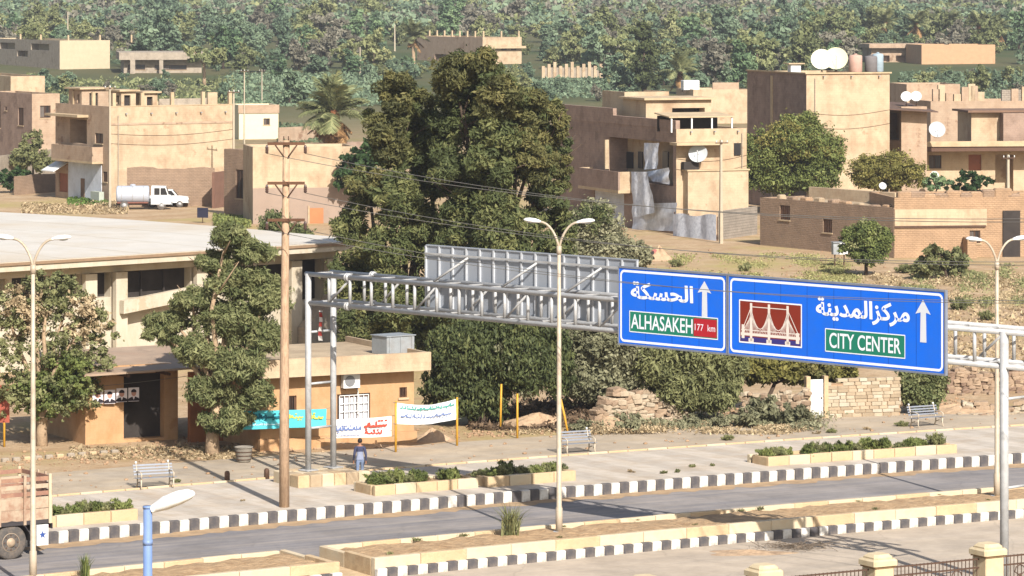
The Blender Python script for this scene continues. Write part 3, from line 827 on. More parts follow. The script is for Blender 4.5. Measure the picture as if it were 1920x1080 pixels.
def large_parts(r, px, x0, x1, z0, z1):
    arrow(r, px, 1731, 562, 642)
    u0, zt = px(1530, 556); u1, _ = px(1706, 580); _, zb = px(1620, 608)
    put_text(r, 'lettering', '\ufe94\ufee8\ufef3\ufeaa\ufee4\ufedf\ufe8d\ufeb0\ufedb\ufeae\ufee3', u0, u1, zb, zt, -.008, SIGNW, .03)
    p, ul, ur, zb, zt = plate(r, px, (1548, 617, 659), (1697, 628, 671), SIGNG, 'name_plate')
    e = MB(); stroke(e, [(ul, zb), (ur, zb), (ur, zt), (ul, zt), (ul, zb)], .035, -.010); e.build('plate_edge', SIGNW, p)
    put_text(p, 'lettering', 'CITY CENTER', ul+.18, ur-.18, zb+.13, zt-.12, -.011, SIGNW, .012)
    # bridge pictogram
    p, ul, ur, zb, zt = plate(r, px, (1387, 563, 641), (1503, 571, 651), SIGNBR, 'bridge_pictogram')
    Wd, Hh = ur-ul, zt-zb
    def q(fx, fz): return (ul+fx*Wd, zb+fz*Hh)
    e = MB(); stroke(e, [q(0,0), q(1,0), q(1,1), q(0,1), q(0,0)], .05, -.010); e.build('plate_edge', SIGNW, p)
    w = MB(); w.box(ul+.04, ur-.04, -.0105, -.0085, zb+.04, zb+.14*Hh); w.build('water', SIGNBASE, p)
    pale = mat('pictogram_cream', A(240,228,215,.75), .5, var=.04)
    c = MB()
    for tx in (.19, .48, .78):
        stroke(c, [q(tx,.06), q(tx,.93)], .11, -.012)
        stroke(c, [q(tx-.03,.06), q(tx+.03,.06)], .14, -.012)
        for s_ in (-1, 1):
            for k in range(1, 6):
                stroke(c, [q(tx, .86-.04*k), q(min(.97, max(.03, tx+s_*.028*k)), .24)], .022, -.0125)
    for a_, b_ in ((.19,.48), (.48,.78)):
        for k in range(8):
            f0, f1 = k/8, (k+1)/8
            zf = lambda f: .80-.46*4*f*(1-f)
            stroke(c, [q(a_+(b_-a_)*f0, zf(f0)), q(a_+(b_-a_)*f1, zf(f1))], .03, -.013)
    stroke(c, [q(.19,.86), q(.78,.86)], .03, -.013)
    for a_, b_ in ((.05,.19), (.95,.78)): stroke(c, [q(a_,.30), q(b_,.85)], .03, -.013)
    stroke(c, [q(.03,.20), q(.97,.20)], .10, -.0135); stroke(c, [q(.03,.30), q(.97,.30)], .03, -.0135)
    stroke(c, [q(.06,.12), q(.06,.40)], .14, -.014); stroke(c, [q(.94,.10), q(.94,.30)], .16, -.014)
    c.build('bridge_drawing', pale, p)
sign_board('road_sign', 'smaller blue road sign with ALHASAKEH plate and red distance plate', 1161, 1362, small_parts)
sign_board('road_sign', 'larger blue road sign with bridge pictogram and CITY CENTER plate', 1367, 1771, large_parts)

def back_billboard():
    YB = 1.35 + .22
    x0 = gpt(800, 530, YB)[0]; x1 = gpt(1196, 560, YB)[0]
    loc = GP0 + Matrix.Rotation(GA, 3, 'Z') @ Vector((0, YB, 0))
    r = thing('billboard', 'grey ribbed back of a sign facing away, on the gantry', 'road sign', loc, GA)
    z0, z1 = 7.02, 9.80; n = 15; w = (x1-x0)/n
    for i in range(n):
        MB().box(x0+i*w+.004, x0+(i+1)*w-.004, 0, .03, z0, z1).build('sheet_panel', SIGNK, r)
    for i in range(n+1):
        MB().box(x0+i*w-.035, x0+i*w+.035, -.07, -.002, z0, z1).build('rib', mat('rib_white', A(226,228,230,.58), .5, .2), r)
    for z in (z0+.3, z1-.3):
        MB().box(x0, x1, -.12, -.073, z-.04, z+.04).build('rail', GALV, r)
    for k in (.22, .55, .85):
        xx = x0+(x1-x0)*k
        MB().tube((xx, -.16, z1-.35), (xx-1.2, -.9, 8.5), .05, n=6).build('stay', GALV, r, True)
    MB().box(x0, x1, -.05, .05, z1+.002, z1+.05).build('top_edge', SIGNK, r)
back_billboard()

# a strip of red and white cloth tied inside the left gantry legs
hx = MB()
q = at(601, 905)
for i in range(6):
    hx.cur = i % 2
    hx.add([(-.10+.04*math.sin(i), .02*math.cos(i*2), 6.9-.19*i), (.10+.03*math.sin(i*1.3), -.02, 6.9-.19*i), (.09+.03*math.sin(i*1.3+1), .02, 6.9-.19*(i+1)), (-.09+.04*math.sin(i+1), -.02, 6.9-.19*(i+1))], [(0,1,2,3)])
hx.add([(-.11,.0,6.93),(.11,.0,6.93),(.11,.03,6.97),(-.11,.03,6.97)], [(0,1,2,3)])
tag(hx.build('cloth_strip', [mat('cloth_red', A(176,60,50,.55)), mat('cloth_white', A(235,225,215,.6))], None, loc=(q.x, q.y, 0), rz=GA), 'red and white cloth strip hanging inside the left gantry legs', 'cloth')

# ================================================================== STREET LAMPS
def lamp_head(mb, p, d, L=.95, w=.2, h=.10):
    """flat cobra head: p at the arm's tip, d outward direction"""
    d = Vector(d).normalized(); s = Vector((-d.y, d.x, 0)).normalized(); up = d.cross(s) * -1
    if up.z < 0: up = -up
    prof = [(0, .35, .5), (.12, .55, .7), (.35, .9, 1.0), (.65, 1.0, 1.0), (.88, .75, .75), (1.0, .25, .3)]
    o = len(mb.v); n = 10
    for t, fw, fh in prof:
        for k in range(n):
            a = 2*math.pi*k/n
            c = math.cos(a); s_ = math.sin(a)
            hh = h*fh*(1.0 if s_ > 0 else .55)
            q = Vector(p) + d*(t*L) + s*(c*w*fw) + up*(s_*hh)
            mb.v.append(tuple(q))
    for i in range(len(prof)-1):
        for k in range(n): mb.f.append([o+i*n+k, o+i*n+(k+1)%n, o+(i+1)*n+(k+1)%n, o+(i+1)*n+k]); mb.mi.append(mb.cur)
    mb.f.append([o+k for k in range(n)]); mb.mi.append(mb.cur); e = o+(len(prof)-1)*n; mb.f.append([e+k for k in range(n)]); mb.mi.append(mb.cur)
def twin_lamp(label, base, zb, ztop, ang, group='street lamps along the median'):
    r = thing('street_lamp', label, 'street lamp', (base.x, base.y, zb), ang, group)
    hz = ztop - zb
    MB().path([(0,0,0),(0,0,.9),(0,0,.95),(0,0,hz*.55),(0,0,hz-1.0)], [.13,.13,.10,.085,.065], 12).build('pole', LAMPP, r, True)
    MB().tube((0,0,hz-1.15),(0,0,hz-.85),.095,n=12).build('collar', LAMPP, r, True)
    b = MB().box(-.2,.2,-.2,.2,0,.04).build('base_plate', GALV, r)
    for s_ in (-1, 1):
        pts = [(0,0,hz-1.0)]
        for k in range(1, 9):
            t = k/8; pts.append((s_*(.74*t**1.5), 0, hz-1.0+1.05*math.sin(t*math.pi/2)*.98))
        MB().path(pts, .045, 8).build('arm', LAMPP, r, True)
        h = MB(); lamp_head(h, (s_*.68, 0, hz+.02), (s_, 0, .12), .66, .15, .11)
        hd = h.build('lamp_head', LAMPH, r, True)
        MB().sphere((s_*1.04, 0, hz+.04), .20, .10, .07, 10, 6).build('lens', mat('lamp_lens', A(215,215,210,.5), .2, var=.03, spec=.6), hd, True)
    return r
GY = GA + R(90)
LB = Wc(0, .12)
# arms reach across both carriageways but the poles stand turned, so both heads show side by side
twin_lamp('twin-armed street lamp in front of the grey sign back', LB, .0, 11.4, R(-12))
LA = at(62, 1084); twin_lamp('twin-armed street lamp at the far left, beside the stake truck', LA, -.0, 11.5, R(-10))
LCc = Wc(19.9, -.3); twin_lamp('twin-armed street lamp beyond the right gantry leg', LCc, .0, 10.1, R(18))

def blue_lamp():
    s = 112.0; p = Vector(((277-960)/s, F/s, 0)); ztop = 20-(952-H0)/s
    r = thing('street_lamp', 'near street lamp with blue pole and single white head', 'street lamp', (p.x, p.y, -.3), 0)
    hz = ztop + .3
    BL = mat('lamp_blue_paint', A(136,164,214,.55), .5, .1, var=.08, dirt=A(170,180,200), dirt_amt=.4)
    MB().path([(0,0,0),(0,0,1.2),(0,0,1.25),(0,0,hz)], [.12,.12,.095,.075], 14).build('pole', BL, r, True)
    MB().tube((0,0,hz-.62),(0,0,hz-.54),.085,n=14).build('joint_band', BL, r, True)
    MB().tube((0,0,hz-.01),(0,0,hz+.03),.085,n=14).build('pole_cap', BL, r, True)
    MB().tube((.0,0,hz-.06),(.16,-.02,hz-.02),.04,n=8).build('arm', GALV, r, True)
    h = MB(); lamp_head(h, (.08,-.02,hz-.04), (1, -.25, .42), .80, .19, .16); h.build('lamp_head', LAMPH, r, True)
blue_lamp()

# ================================================================== POLES AND WIRES
def wooden_pole():
    p = at(533, 951)
    r = thing('utility_pole', 'tall wooden utility pole with three crossarms beside the kerb', 'utility pole', p, R(2))
    s = (951-H0)/20.0
    Z = lambda y: 20-(y-H0)/s
    zt = Z(263)
    MB().path([(0,0,-.2),(0,0,4),(.03,0,9),(.08,0,zt)], [.20,.185,.155,.13], 12).build('pole', WOOD, r, True)
    tips = []
    for y in (269, 343, 412):
        z = Z(y); x0 = .075
        a = MB().box(x0-.72, x0+.72, -.22, -.12, z-.055, z+.055).build('crossarm', mat('crossarm_wood', A(120,84,60,.5), .9, var=.2), r)
        for s_ in (-1, 1):
            MB().tube((x0+s_*.42, -.19, z-.05), (x0+s_*.08, -.19, z-.52), .03, n=6).build('brace', IRON, r, True)
            ins = MB().lathe((x0+s_*.74, -.17, 0), [(.02,z-.05),(.05,z-.09),(.05,z-.12),(.07,z-.17),(.05,z-.2),(.07,z-.25),(.05,z-.28),(.07,z-.33),(.03,z-.38)], 10)
            ins.build('insulator', mat('insulator_brown', A(100,74,66,.45), .3, var=.1, spec=.6), r, True)
            tips.append(p + Vector((x0+s_*.74, -.17, z-.38)))
    for s_ in (-.09, .09):
        MB().tube((.07+s_, 0, zt), (.07+s_, 0, zt+.16), .02, n=6).build('top_pin', IRON, r, True)
    return tips
TIPS = wooden_pole()
def wire(p0, p1, sag, label, group, r=.012, n=24, m=None):
    pts = []
    p0, p1 = Vector(p0), Vector(p1)
    for i in range(n+1):
        t = i/n; q = p0.lerp(p1, t); q.z -= sag*4*t*(1-t); pts.append(q - p0)
    o = MB().path(pts, r, 5).build('overhead_wire', m or CABLE, None, True, loc=p0)
    tag(o, label, 'wire', group)
for i, (t, ye) in enumerate(zip(TIPS, (405, 412, 487, 494, 560, 566))):
    ze = t.z - .6
    s_ = (ye - H0)/(20-ze)
    e = Vector(((2150-960)/s_, F/s_, ze))
    wire(t, e, .9, ['overhead wire strung from the top crossarm to the right', 'overhead wire strung from the middle crossarm to the right', 'overhead wire strung from the lowest crossarm to the right'][i//2].replace('strung', ['at the left insulators, strung', 'at the right insulators, strung'][i%2]), ['wires from the top crossarm', 'wires from the middle crossarm', 'wires from the lowest crossarm'][i//2])

def concrete_pole(label, x, yb, yt, arms=0, w=.11, group='concrete poles among the houses', m=None):
    p = at(x, yb); s = F/p.y
    h = (yb-yt)/s
    r = thing('concrete_pole', label, 'utility pole', p, R(20), group)
    MB().hexa([(-w,-w,-.2),(w,-w,-.2),(w,w,-.2),(-w,w,-.2),(-w*.6,-w*.6,h),(w*.6,-w*.6,h),(w*.6,w*.6,h),(-w*.6,w*.6,h)]).build('shaft', m or mat('pole_concrete', A(214,198,170,.5), .9, var=.12), r)
    for k in range(arms):
        z = h - .25 - .6*k
        MB().box(-.55,.55,-w-.06,-w-.005,z-.04,z+.04).build('crossarm', IRON, r)
        for s_ in (-.45, 0, .45):
            MB().lathe((s_, -w-.03, 0), [(.02,z+.04),(.045,z+.08),(.03,z+.12),(.045,z+.16),(.02,z+.2)], 8).build('insulator', WHITEP, r, True)
concrete_pole('concrete pole in front of the large peach house, left corner', 206, 391, 160, 1)
concrete_pole('concrete pole at the right end of the large peach house', 438, 384, 168, 1)
concrete_pole('concrete pole before the tarpaulin-hung house', 1352, 457, 262, 1, .13)
concrete_pole('concrete pole at the right edge before the mud houses', 1890, 473, 290, 1, .14)
concrete_pole('slim pole against the brown wall beside the big tree', 1067, 402, 298, 0, .09)
concrete_pole('slim pale pole behind the small cream house', 458, 270, 130, 1, .09)
concrete_pole('thin far pole right of the concrete house', 491, 192, 130, 1, .10)
concrete_pole('thin far pole above the far concrete house', 127, 110, 22, 0, .16, 'far thin poles')
concrete_pole('thin far pole above the far low shed', 292, 62, 18, 0, .18, 'far thin poles')
concrete_pole('thin far pole in the woodland left of the far palm', 740, 96, 46, 0, .18, 'far thin poles')
concrete_pole('thin far pole behind the house with rooftop columns', 902, 66, 24, 0, .18, 'far thin poles')
concrete_pole('thin far pole in the woodland right of the tall tree top', 1038, 60, 24, 0, .2, 'far thin poles')
concrete_pole('thin far pole beside the green field', 675, 140, 88, 0, .14, 'far thin poles')

# yellow posts
def yellow_post(label, x, yb, yt, lean=0.0, group='yellow posts along the street'):
    p = at(x, yb); s = F/p.y; h = (yb-yt)/s
    o = MB().path([(0,0,-.1),(lean*.5,0,h*.5),(lean,0,h)], [.05,.05,.045], 8).build('yellow_post', YELLOW, None, True, loc=p)
    tag(o, label, 'post', group)
yellow_post('yellow post at the left end of the white and green banner', 742, 848, 752)
yellow_post('yellow post at the right end of the white and green banner', 857, 836, 745)
yellow_post('left one of the two bare yellow posts below the big tree', 938, 806, 720, .05)
yellow_post('right one of the two bare yellow posts below the big tree', 970, 822, 738)
yellow_post('leaning yellow post behind the central lamp post', 1066, 815, 748, -.35)
yellow_post('yellow post at the left edge carrying the red sign', 8, 838, 742)
p = at(6, 838); s = F/p.y
tag(MB().bbox(-.35, .28, -.05, -.02, (838-792)/s, (838-722)/s, .0).build('street_sign', mat('faded_red_sign', A(186,96,74,.55), .7, var=.15), None, loc=p), 'faded red sign on the yellow post at the left edge', 'sign')

# ================================================================== BANNERS AND POSTERS
def scribble(mb, rnd, x0, x1, zc, h, w, y, n, wave=None):
    """a line of flowing handwriting-like strokes, too far away to read"""
    step = (x1-x0)/n
    for i in range(n):
        cx = x0 + step*(i+.5); f = (wave(cx) if wave else 0); pts = []
        k = rnd.randrange(4)
        if k == 0: pts = [(-.5,-.2),(-.2,-.4),(.1,-.3),(.3,.1),(.5,-.2)]
        elif k == 1: pts = [(-.5,-.3),(-.1,-.35),(.15,-.3),(.2,.9),(.22,.2)]
        elif k == 2: pts = [(-.5,-.2),(-.35,.3),(0,.45),(.2,.1),(-.1,-.1),(.5,-.3)]
        else: pts = [(-.5,-.3),(-.25,-.1),(-.15,-.35),(.1,-.1),(.2,-.35),(.45,.0)]
        stroke(mb, [(cx+p[0]*step*.95, zc+f+p[1]*h*rnd.uniform(.7,1.1)) for p in pts], w, y)
        if rnd.random() < .6:
            dx = rnd.uniform(-.3,.3)*step; dz = rnd.choice((-.8,.8))*h
            stroke(mb, [(cx+dx-w*.5, zc+f+dz), (cx+dx+w*.5, zc+f+dz)], w, y)
def banner(label, name, L, Rr, m, lines, sag, seed, loops=True):
    """L, Rr: (x, ytop, ybottom, yground) at both ends"""
    p0 = at(L[0], L[3]); p1 = at(Rr[0], Rr[3]); d = p1-p0; Wd = Vector((d.x, d.y)).length; ang = math.atan2(d.y, d.x)
    s0, s1 = F/p0.y, F/p1.y
    zt0, zb0 = 20-(L[1]-H0)/s0, 20-(L[2]-H0)/s0; zt1, zb1 = 20-(Rr[1]-H0)/s1, 20-(Rr[2]-H0)/s1
    r = thing('banner', label, 'banner', p0, ang)
    def top(x): t = x/Wd; return zt0+(zt1-zt0)*t-sag*4*t*(1-t)
    def bot(x): t = x/Wd; return zb0+(zb1-zb0)*t-sag*2.4*t*(1-t)
    def yy(x): return .05*math.sin(x*2.1+seed)+.02*math.sin(x*6)
    n = 36; mb = MB()
    for i in range(n+1):
        x = Wd*i/n
        for j in range(5):
            f = j/4; mb.v.append((x, yy(x)+.03*math.sin(j*1.3+x*3), bot(x)+(top(x)-bot(x))*f))
    for i in range(n):
        for j in range(4): mb.f.append([i*5+j, (i+1)*5+j, (i+1)*5+j+1, i*5+j+1]); mb.mi.append(0)
    cl = mb.build('cloth', m, r, True)
    rnd = random.Random(seed)
    for (f0, f1, zf, hf, wf, col, nn) in lines:
        tx = MB()
        x0, x1 = Wd*f0, Wd*f1
        wave = lambda x: 0
        hh = (top(Wd/2)-bot(Wd/2))
        # letters follow the cloth
        tmp = MB(); scribble(tmp, rnd, x0, x1, 0, hf*hh, wf*hh, 0, nn)
        tx.v = [(v[0], yy(v[0])-.05+v[1], bot(v[0])+(top(v[0])-bot(v[0]))*zf+v[2]) for v in tmp.v]; tx.f = tmp.f; tx.mi = tmp.mi
        tx.build('lettering', col, cl)
    for x, z, e in ((0, zt0, -.25), (0, zb0, -.25), (Wd, zt1, .2), (Wd, zb1, .2)): MB().tube((x, 0, z), (x+e, 0, z+.03), .012, n=5).build('tie_cord', CABLE, r)
    return r
INKB = mat('ink_teal', A(10,104,122,.6), .8, var=.1); INKY = mat('ink_yellow', A(205,214,90,.6), .8, var=.1)
INKBL = mat('ink_blue', A(120,140,190,.55), .8, var=.1); INKR = mat('ink_red', A(214,84,62,.6), .8, var=.1)
INKG = mat('ink_green', A(90,176,160,.6), .8, var=.1); INKW = mat('ink_white', A(200,236,240,.7), .8, var=.05)
banner('turquoise banner with dark and yellow writing before the orange shop', 'banner', (438,770,806,852), (612,766,799,845),
       mat('banner_turquoise', A(98,216,226,.6), .85, var=.1, scale=2), [(.05,.56,.66,.20,.085,INKB,20),(.06,.5,.25,.08,.035,INKW,22),(.58,.74,.62,.2,.07,INKY,5),(.80,.96,.56,.26,.08,INKY,4)], .03, 4)
banner('white banner with red and blue writing below the shop window', 'banner', (621,787,822,848), (734,780,818,846),
       mat('banner_white', A(248,242,238,.64), .85, var=.06, scale=2), [(.04,.50,.48,.2,.06,INKBL,14),(.55,.92,.62,.26,.085,INKR,7),(.56,.85,.25,.16,.07,INKR,5),(.05,.5,.15,.05,.02,INKBL,16)], .02, 6)
banner('white banner with green and grey writing strung between yellow posts', 'banner', (745,755,795,848), (858,748,786,836),
       mat('banner_white2', A(246,248,246,.64), .85, var=.05, scale=2), [(.05,.95,.80,.12,.06,INKG,18),(.06,.9,.40,.16,.05,INKBL,15)], .17, 8)
def poster_row():
    p0 = at(172, 834); p1 = at(262, 830); d = p1-p0; ang = math.atan2(d.y, d.x); s = F/p0.y
    Wd = Vector((d.x, d.y)).length; n = 4; w = Wd/n
    skin = mat('poster_skin', A(214,160,140,.58), .8); hair = mat('poster_dark', A(60,50,56,.4), .8); pap = mat('poster_paper', A(246,236,236,.64), .8, var=.04)
    zt = 20-(731-H0)/s; zb = 20-(757-H0)/s
    for i in range(n):
        o = p0 + Vector((math.cos(ang), math.sin(ang), 0))*(w*i)
        r = thing('poster', ['leftmost', 'second from the left', 'third from the left', 'rightmost'][i] + ' of four portrait posters hung before the orange wall', 'poster', o, ang, 'portrait posters in a row')
        h = zt-zb; dz = [0, -.03, .02, .03][i]
        MB().box(.03, w-.03, 0, .012, zb+dz, zt+dz).build('sheet', pap, r)
        c = w/2
        MB().add([(c+.115*math.cos(t)*1.0, -.004, zb+dz+h*.62+.15*math.sin(t)) for t in [k*math.pi/7 for k in range(14)]], [tuple(range(14))]).build('portrait_face', skin, r)
        MB().add([(c+.125*math.cos(t), -.007, zb+dz+h*.70+.12*max(-.2, math.sin(t))) for t in [k*math.pi/7 for k in range(14)]], [tuple(range(14))]).build('portrait_hair', hair, r)
        MB().add([(c-.30,-.005,zb+dz+.02),(c+.30,-.005,zb+dz+.02),(c+.22,-.005,zb+dz+h*.24),(c+.06,-.005,zb+dz+h*.36),(c,-.005,zb+dz+h*.12),(c-.06,-.005,zb+dz+h*.36),(c-.22,-.005,zb+dz+h*.24)], [tuple(range(7))]).build('portrait_coat', hair, r)
    wire(p0 + Vector((-1.0,0,zt+.05)), p1 + Vector((2.6,.5,zt+.55)), .05, 'thin line holding the four portrait posters', None, .012, 10)
poster_row()
# ================================================================== BUILDINGS
FRAMEB = mat('window_frame_brown', A(120,86,64,.5), .8, var=.2)
SLABC = mat('slab_edge', A(226,200,160,.52), .93, var=.12, dirt=A(170,135,100,.5), dirt_amt=.4, dirt_scale=.8)
DISH = mat('dish_cream', A(240,234,208,.62), .55, var=.05, dirt=A(205,195,165), dirt_amt=.3)
DISHG = mat('dish_grey', A(206,212,212,.58), .55, var=.05, dirt=A(180,175,165), dirt_amt=.3)
def wall_panel(mb, org, du, nin, t0, t1, z0, z1, holes, roofz=None, th=.25):
    """one upright wall with real openings; t runs along du, nin points indoors"""
    org = Vector((org[0], org[1], 0)); du = Vector((du[0], du[1], 0)); nin = Vector((nin[0], nin[1], 0))
    def P(t, d, z): q = org + du*t + nin*d; return (q.x, q.y, z)
    hs = [h for h in holes if h[1] > h[0] and h[3] > h[2]]
    ts = sorted({t0, t1, *[max(t0, min(t1, h[i])) for h in hs for i in (0, 1)]}); zs = sorted({z0, z1, *[max(z0, min(z1, h[i])) for h in hs for i in (2, 3)]})
    for i in range(len(ts)-1):
        for j in range(len(zs)-1):
            tc, zc = (ts[i]+ts[i+1])/2, (zs[j]+zs[j+1])/2
            if any(h[0] < tc < h[1] and h[2] < zc < h[3] for h in hs): continue
            mb.add([P(ts[i],0,zs[j]), P(ts[i+1],0,zs[j]), P(ts[i+1],0,zs[j+1]), P(ts[i],0,zs[j+1])], [(0,1,2,3)])
    for a, b, c, d, dep in [h[:5] for h in hs]:
        mb.add([P(a,0,c),P(b,0,c),P(b,dep,c),P(a,dep,c)], [(0,1,2,3)])
        mb.add([P(a,0,d),P(b,0,d),P(b,dep,d),P(a,dep,d)], [(3,2,1,0)])
        mb.add([P(a,0,c),P(a,0,d),P(a,dep,d),P(a,dep,c)], [(3,2,1,0)])
        mb.add([P(b,0,c),P(b,0,d),P(b,dep,d),P(b,dep,c)], [(0,1,2,3)])
    if roofz is not None:
        mb.add([P(t0,0,z1),P(t1,0,z1),P(t1,th,z1),P(t0,th,z1)], [(0,1,2,3)])
        mb.add([P(t0,th,roofz),P(t1,th,roofz),P(t1,th,z1),P(t0,th,z1)], [(3,2,1,0)])
CURT = mat('faded_curtain', A(150,140,130,.4), .95, var=.2, scale=4)
KIND = {'window': (.16, GLASS_D), 'door': (.12, REDW), 'open': (1.7, DARKW), 'dark': (.5, DARKW), 'shutter': (.10, BLUEGREY), 'white': (.10, WHITEP), 'blind': (.14, FRAMEB)}  # dark kind: shallow near-black panel that paints in the shade indoors
class House:
    def __init__(s, name, label, xc, yb, phi, cat='house', group=None):
        s.o = at(xc, yb); s.phi = R(phi); s.rot = Matrix.Rotation(-s.phi, 3, 'Z')
        s.root = thing(name, label, cat, s.o, s.phi, group)
        s.s = F/s.o.y
    def R(s, x, y, off=0.0):
        o = s.rot @ (EYE - s.o); d = s.rot @ ray(x, y); t = (off-o.y)/d.y; q = o+d*t
        return q.x, q.z
    def L(s, x, y, off=0.0):
        o = s.rot @ (EYE - s.o); d = s.rot @ ray(x, y); t = (off-o.x)/d.x; q = o+d*t
        return q.y, q.z
    def T(s, x, y, z):
        """photo position at height z above the house's ground -> local x, y"""
        zz = z + s.o.z; Y = F*(H-zz)/(y-H0); p = s.rot @ (Vector(((x-960)/F*Y, Y, 0)) - Vector((s.o.x, s.o.y, 0)))
        return p.x, p.y
    def walls(s, xl, xr, ytop, m, holesR=(), holesL=(), parapet=.5, W_=None, D_=None, ht=None, roofm=None, mL=None, z0=-.2, name='wall', roof=True):
        s.W = W_ if W_ else s.R(xr, 300)[0]; s.D = D_ if D_ else s.L(xl, 300)[0]
        s.Ht = ht if ht else 20 - s.o.z - (ytop-H0)/s.s
        s.m = m
        hR = []; hL = []
        for (a, b, c, d, k) in holesR:
            t0, z1 = s.R(a, c); t1, _ = s.R(b, c); _, z0_ = s.R((a+b)/2, d); _, z1 = s.R((a+b)/2, c)
            hR.append((t0, t1, z0_, z1, KIND[k][0], k))
        for (a, b, c, d, k) in holesL:
            t0, _ = s.L(b, c); t1, _ = s.L(a, c); _, z0_ = s.L((a+b)/2, d); _, z1 = s.L((a+b)/2, c)
            hL.append((t0, t1, z0_, z1, KIND[k][0], k))
        s.roofz = s.Ht - parapet
        mb = MB()
        wall_panel(mb, (0,0), (1,0), (0,1), 0, s.W, z0, s.Ht, hR, s.roofz)
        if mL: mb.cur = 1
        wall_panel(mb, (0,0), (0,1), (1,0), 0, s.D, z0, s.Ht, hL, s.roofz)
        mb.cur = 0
        wall_panel(mb, (s.W,0), (0,1), (-1,0), 0, s.D, z0, s.Ht, [], s.roofz)
        wall_panel(mb, (0,s.D), (1,0), (0,-1), 0, s.W, z0, s.Ht, [], s.roofz)
        s.wall = mb.build(name, [m, mL] if mL else m, s.root)
        if roof:
            MB().box(.02, s.W-.02, .02, s.D-.02, s.roofz-.2, s.roofz).build('roof', roofm or ROOFT, s.root)
        for h in hR: s.fill(h, 'R')
        for h in hL: s.fill(h, 'L')
        return s
    def fill(s, h, side):
        a, b, c, d, dep, k = h
        def bx(mb, t0, t1, d0, d1, z0, z1):
            if side == 'R': mb.box(t0, t1, d0, d1, z0, z1)
            else: mb.box(d0, d1, t0, t1, z0, z1)
            return mb
        if k == 'open':
            bx(MB(), a-.02, b+.02, dep, dep+.1, c-.02, d+.02).build('opening_back', s.m, s.root); return
        nm = {'dark': 'opening', 'window': 'window', 'blind': 'window', 'door': 'door', 'shutter': 'roller_shutter', 'white': 'door'}[k]
        w = bx(MB(), a-.01, b+.01, dep, dep+.06, c-.01, d+.01).build(nm, KIND[k][1], s.root)
        if k in ('window', 'blind'):
            f = MB(); t = .07
            bx(f, a, b, dep-.06, dep-.01, c, c+t); bx(f, a, b, dep-.06, dep-.01, d-t, d); bx(f, a, a+t, dep-.055, dep-.012, c+t, d-t); bx(f, b-t, b, dep-.055, dep-.012, c+t, d-t)
            if b-a > .7: bx(f, (a+b)/2-.03, (a+b)/2+.03, dep-.05, dep-.014, c+t, d-t)
            f.build('frame', FRAMEB, w)
            bx(MB(), a-.08, b+.08, -.07, -.002, c-.1, c-.01).build('sill', SLABC, w)
            g_ = MB()
            for q in range(1, 5): bx(g_, a+(b-a)*q/5-.014, a+(b-a)*q/5+.014, .02, .045, c+.01, d-.01)
            g_.build('grille', IRON, w)
            if k == 'window' and int(a*7+c*3) % 2: bx(MB(), a+.08, a+(b-a)*.45, dep-.008, dep-.002, c+.1, d-.08).build('curtain', CURT, w)
        elif k == 'shutter':
            f = MB(); n = max(3, int((d-c)/.25))
            for i in range(n): bx(f, a+.02, b-.02, dep-.03, dep-.005, c+(d-c)*i/n+.02, c+(d-c)*(i+1)/n-.02)
            f.build('shutter_slats', BLUEGREY, w)
        elif k in ('door', 'white'):
            bx(MB(), b-.16, b-.10, dep-.05, dep-.005, c+(d-c)*.45, c+(d-c)*.5).build('handle', IRON, w)
    def box(s, name, x0, x1, y0, y1, z0, z1, m, parent=None):
        return MB().box(x0, x1, y0, y1, z0, z1).build(name, m, parent or s.root)
    def columns(s, pts, h, m=None, w=.16):
        for x, y in pts:
            c = s.box('column_stub', x-w, x+w, y-w, y+w, s.roofz, s.roofz+h, m or SLABC)
            for k in range(3):
                MB().tube((x-.1+.1*k, y, s.roofz+h), (x-.12+.12*k, y+.02, s.roofz+h+.35), .012, n=4).build('rebar', IRON, c)
def dish(label, p, r, az, el, m=DISH, group='satellite dishes', mast=.5):
    """parabolic dish on a short mast; az = facing direction, el = tilt up"""
    t = thing('satellite_dish', label, 'satellite dish', p, az, group)
    mb = MB(); n, k = 20, 5
    c = Vector((0,0,mast+r*.75)); e = R(el)
    ax = Vector((0,-math.cos(e), math.sin(e))); sx = Vector((1,0,0)); sy = ax.cross(sx)
    for i in range(k+1):
        rr = r*i/k
        for j in range(n):
            a = 2*math.pi*j/n
            mb.v.append(tuple(c + sx*rr*math.cos(a) + sy*rr*math.sin(a) + ax*(.22*r*(i/k)**2 - .1*r)))
    for i in range(k):
        for j in range(n): mb.f.append([i*n+j, i*n+(j+1)%n, (i+1)*n+(j+1)%n, (i+1)*n+j]); mb.mi.append(0)
    mb.build('reflector', m, t, True)
    MB().path([(0,.1,0),(0,.1,mast),tuple(c-ax*.1*r)], .035, 8).build('mast', IRON, t, True)
    for s_ in (-1,1): MB().tube((s_*.3*r,.1+.25,0),(0,.1,mast*.8),.02,n=5).build('strut', IRON, t)
    f = c + ax*r*.75
    MB().tube(tuple(c - sy*r*.95 + ax*.1*r), tuple(f), .015, n=5).build('feed_arm', IRON, t)
    MB().lathe(tuple(f), [(.03,-.06),(.05,0),(.03,.06)], 8).build('receiver', WHITEP, t, True)
    return t
def tank(label, p, r, h, m, rz=0, group='rooftop water tanks'):
    t = thing('water_tank', label, 'water tank', p, rz, group)
    for x in (-r*.6, r*.6):
        for y in (-r*.6, r*.6): MB().box(x-.04,x+.04,y-.04,y+.04,0,.35).build('leg', IRON, t)
    MB().lathe((0,0,0), [(r*.92,.36),(r,.42),(r,h-.1),(r*.9,h),(r*.3,h+.06)], 18).build('drum', m, t, True)
    MB().lathe((0,0,0), [(r*.26,h+.062),(r*.26,h+.13),(r*.1,h+.16)], 12).build('lid', m, t, True)
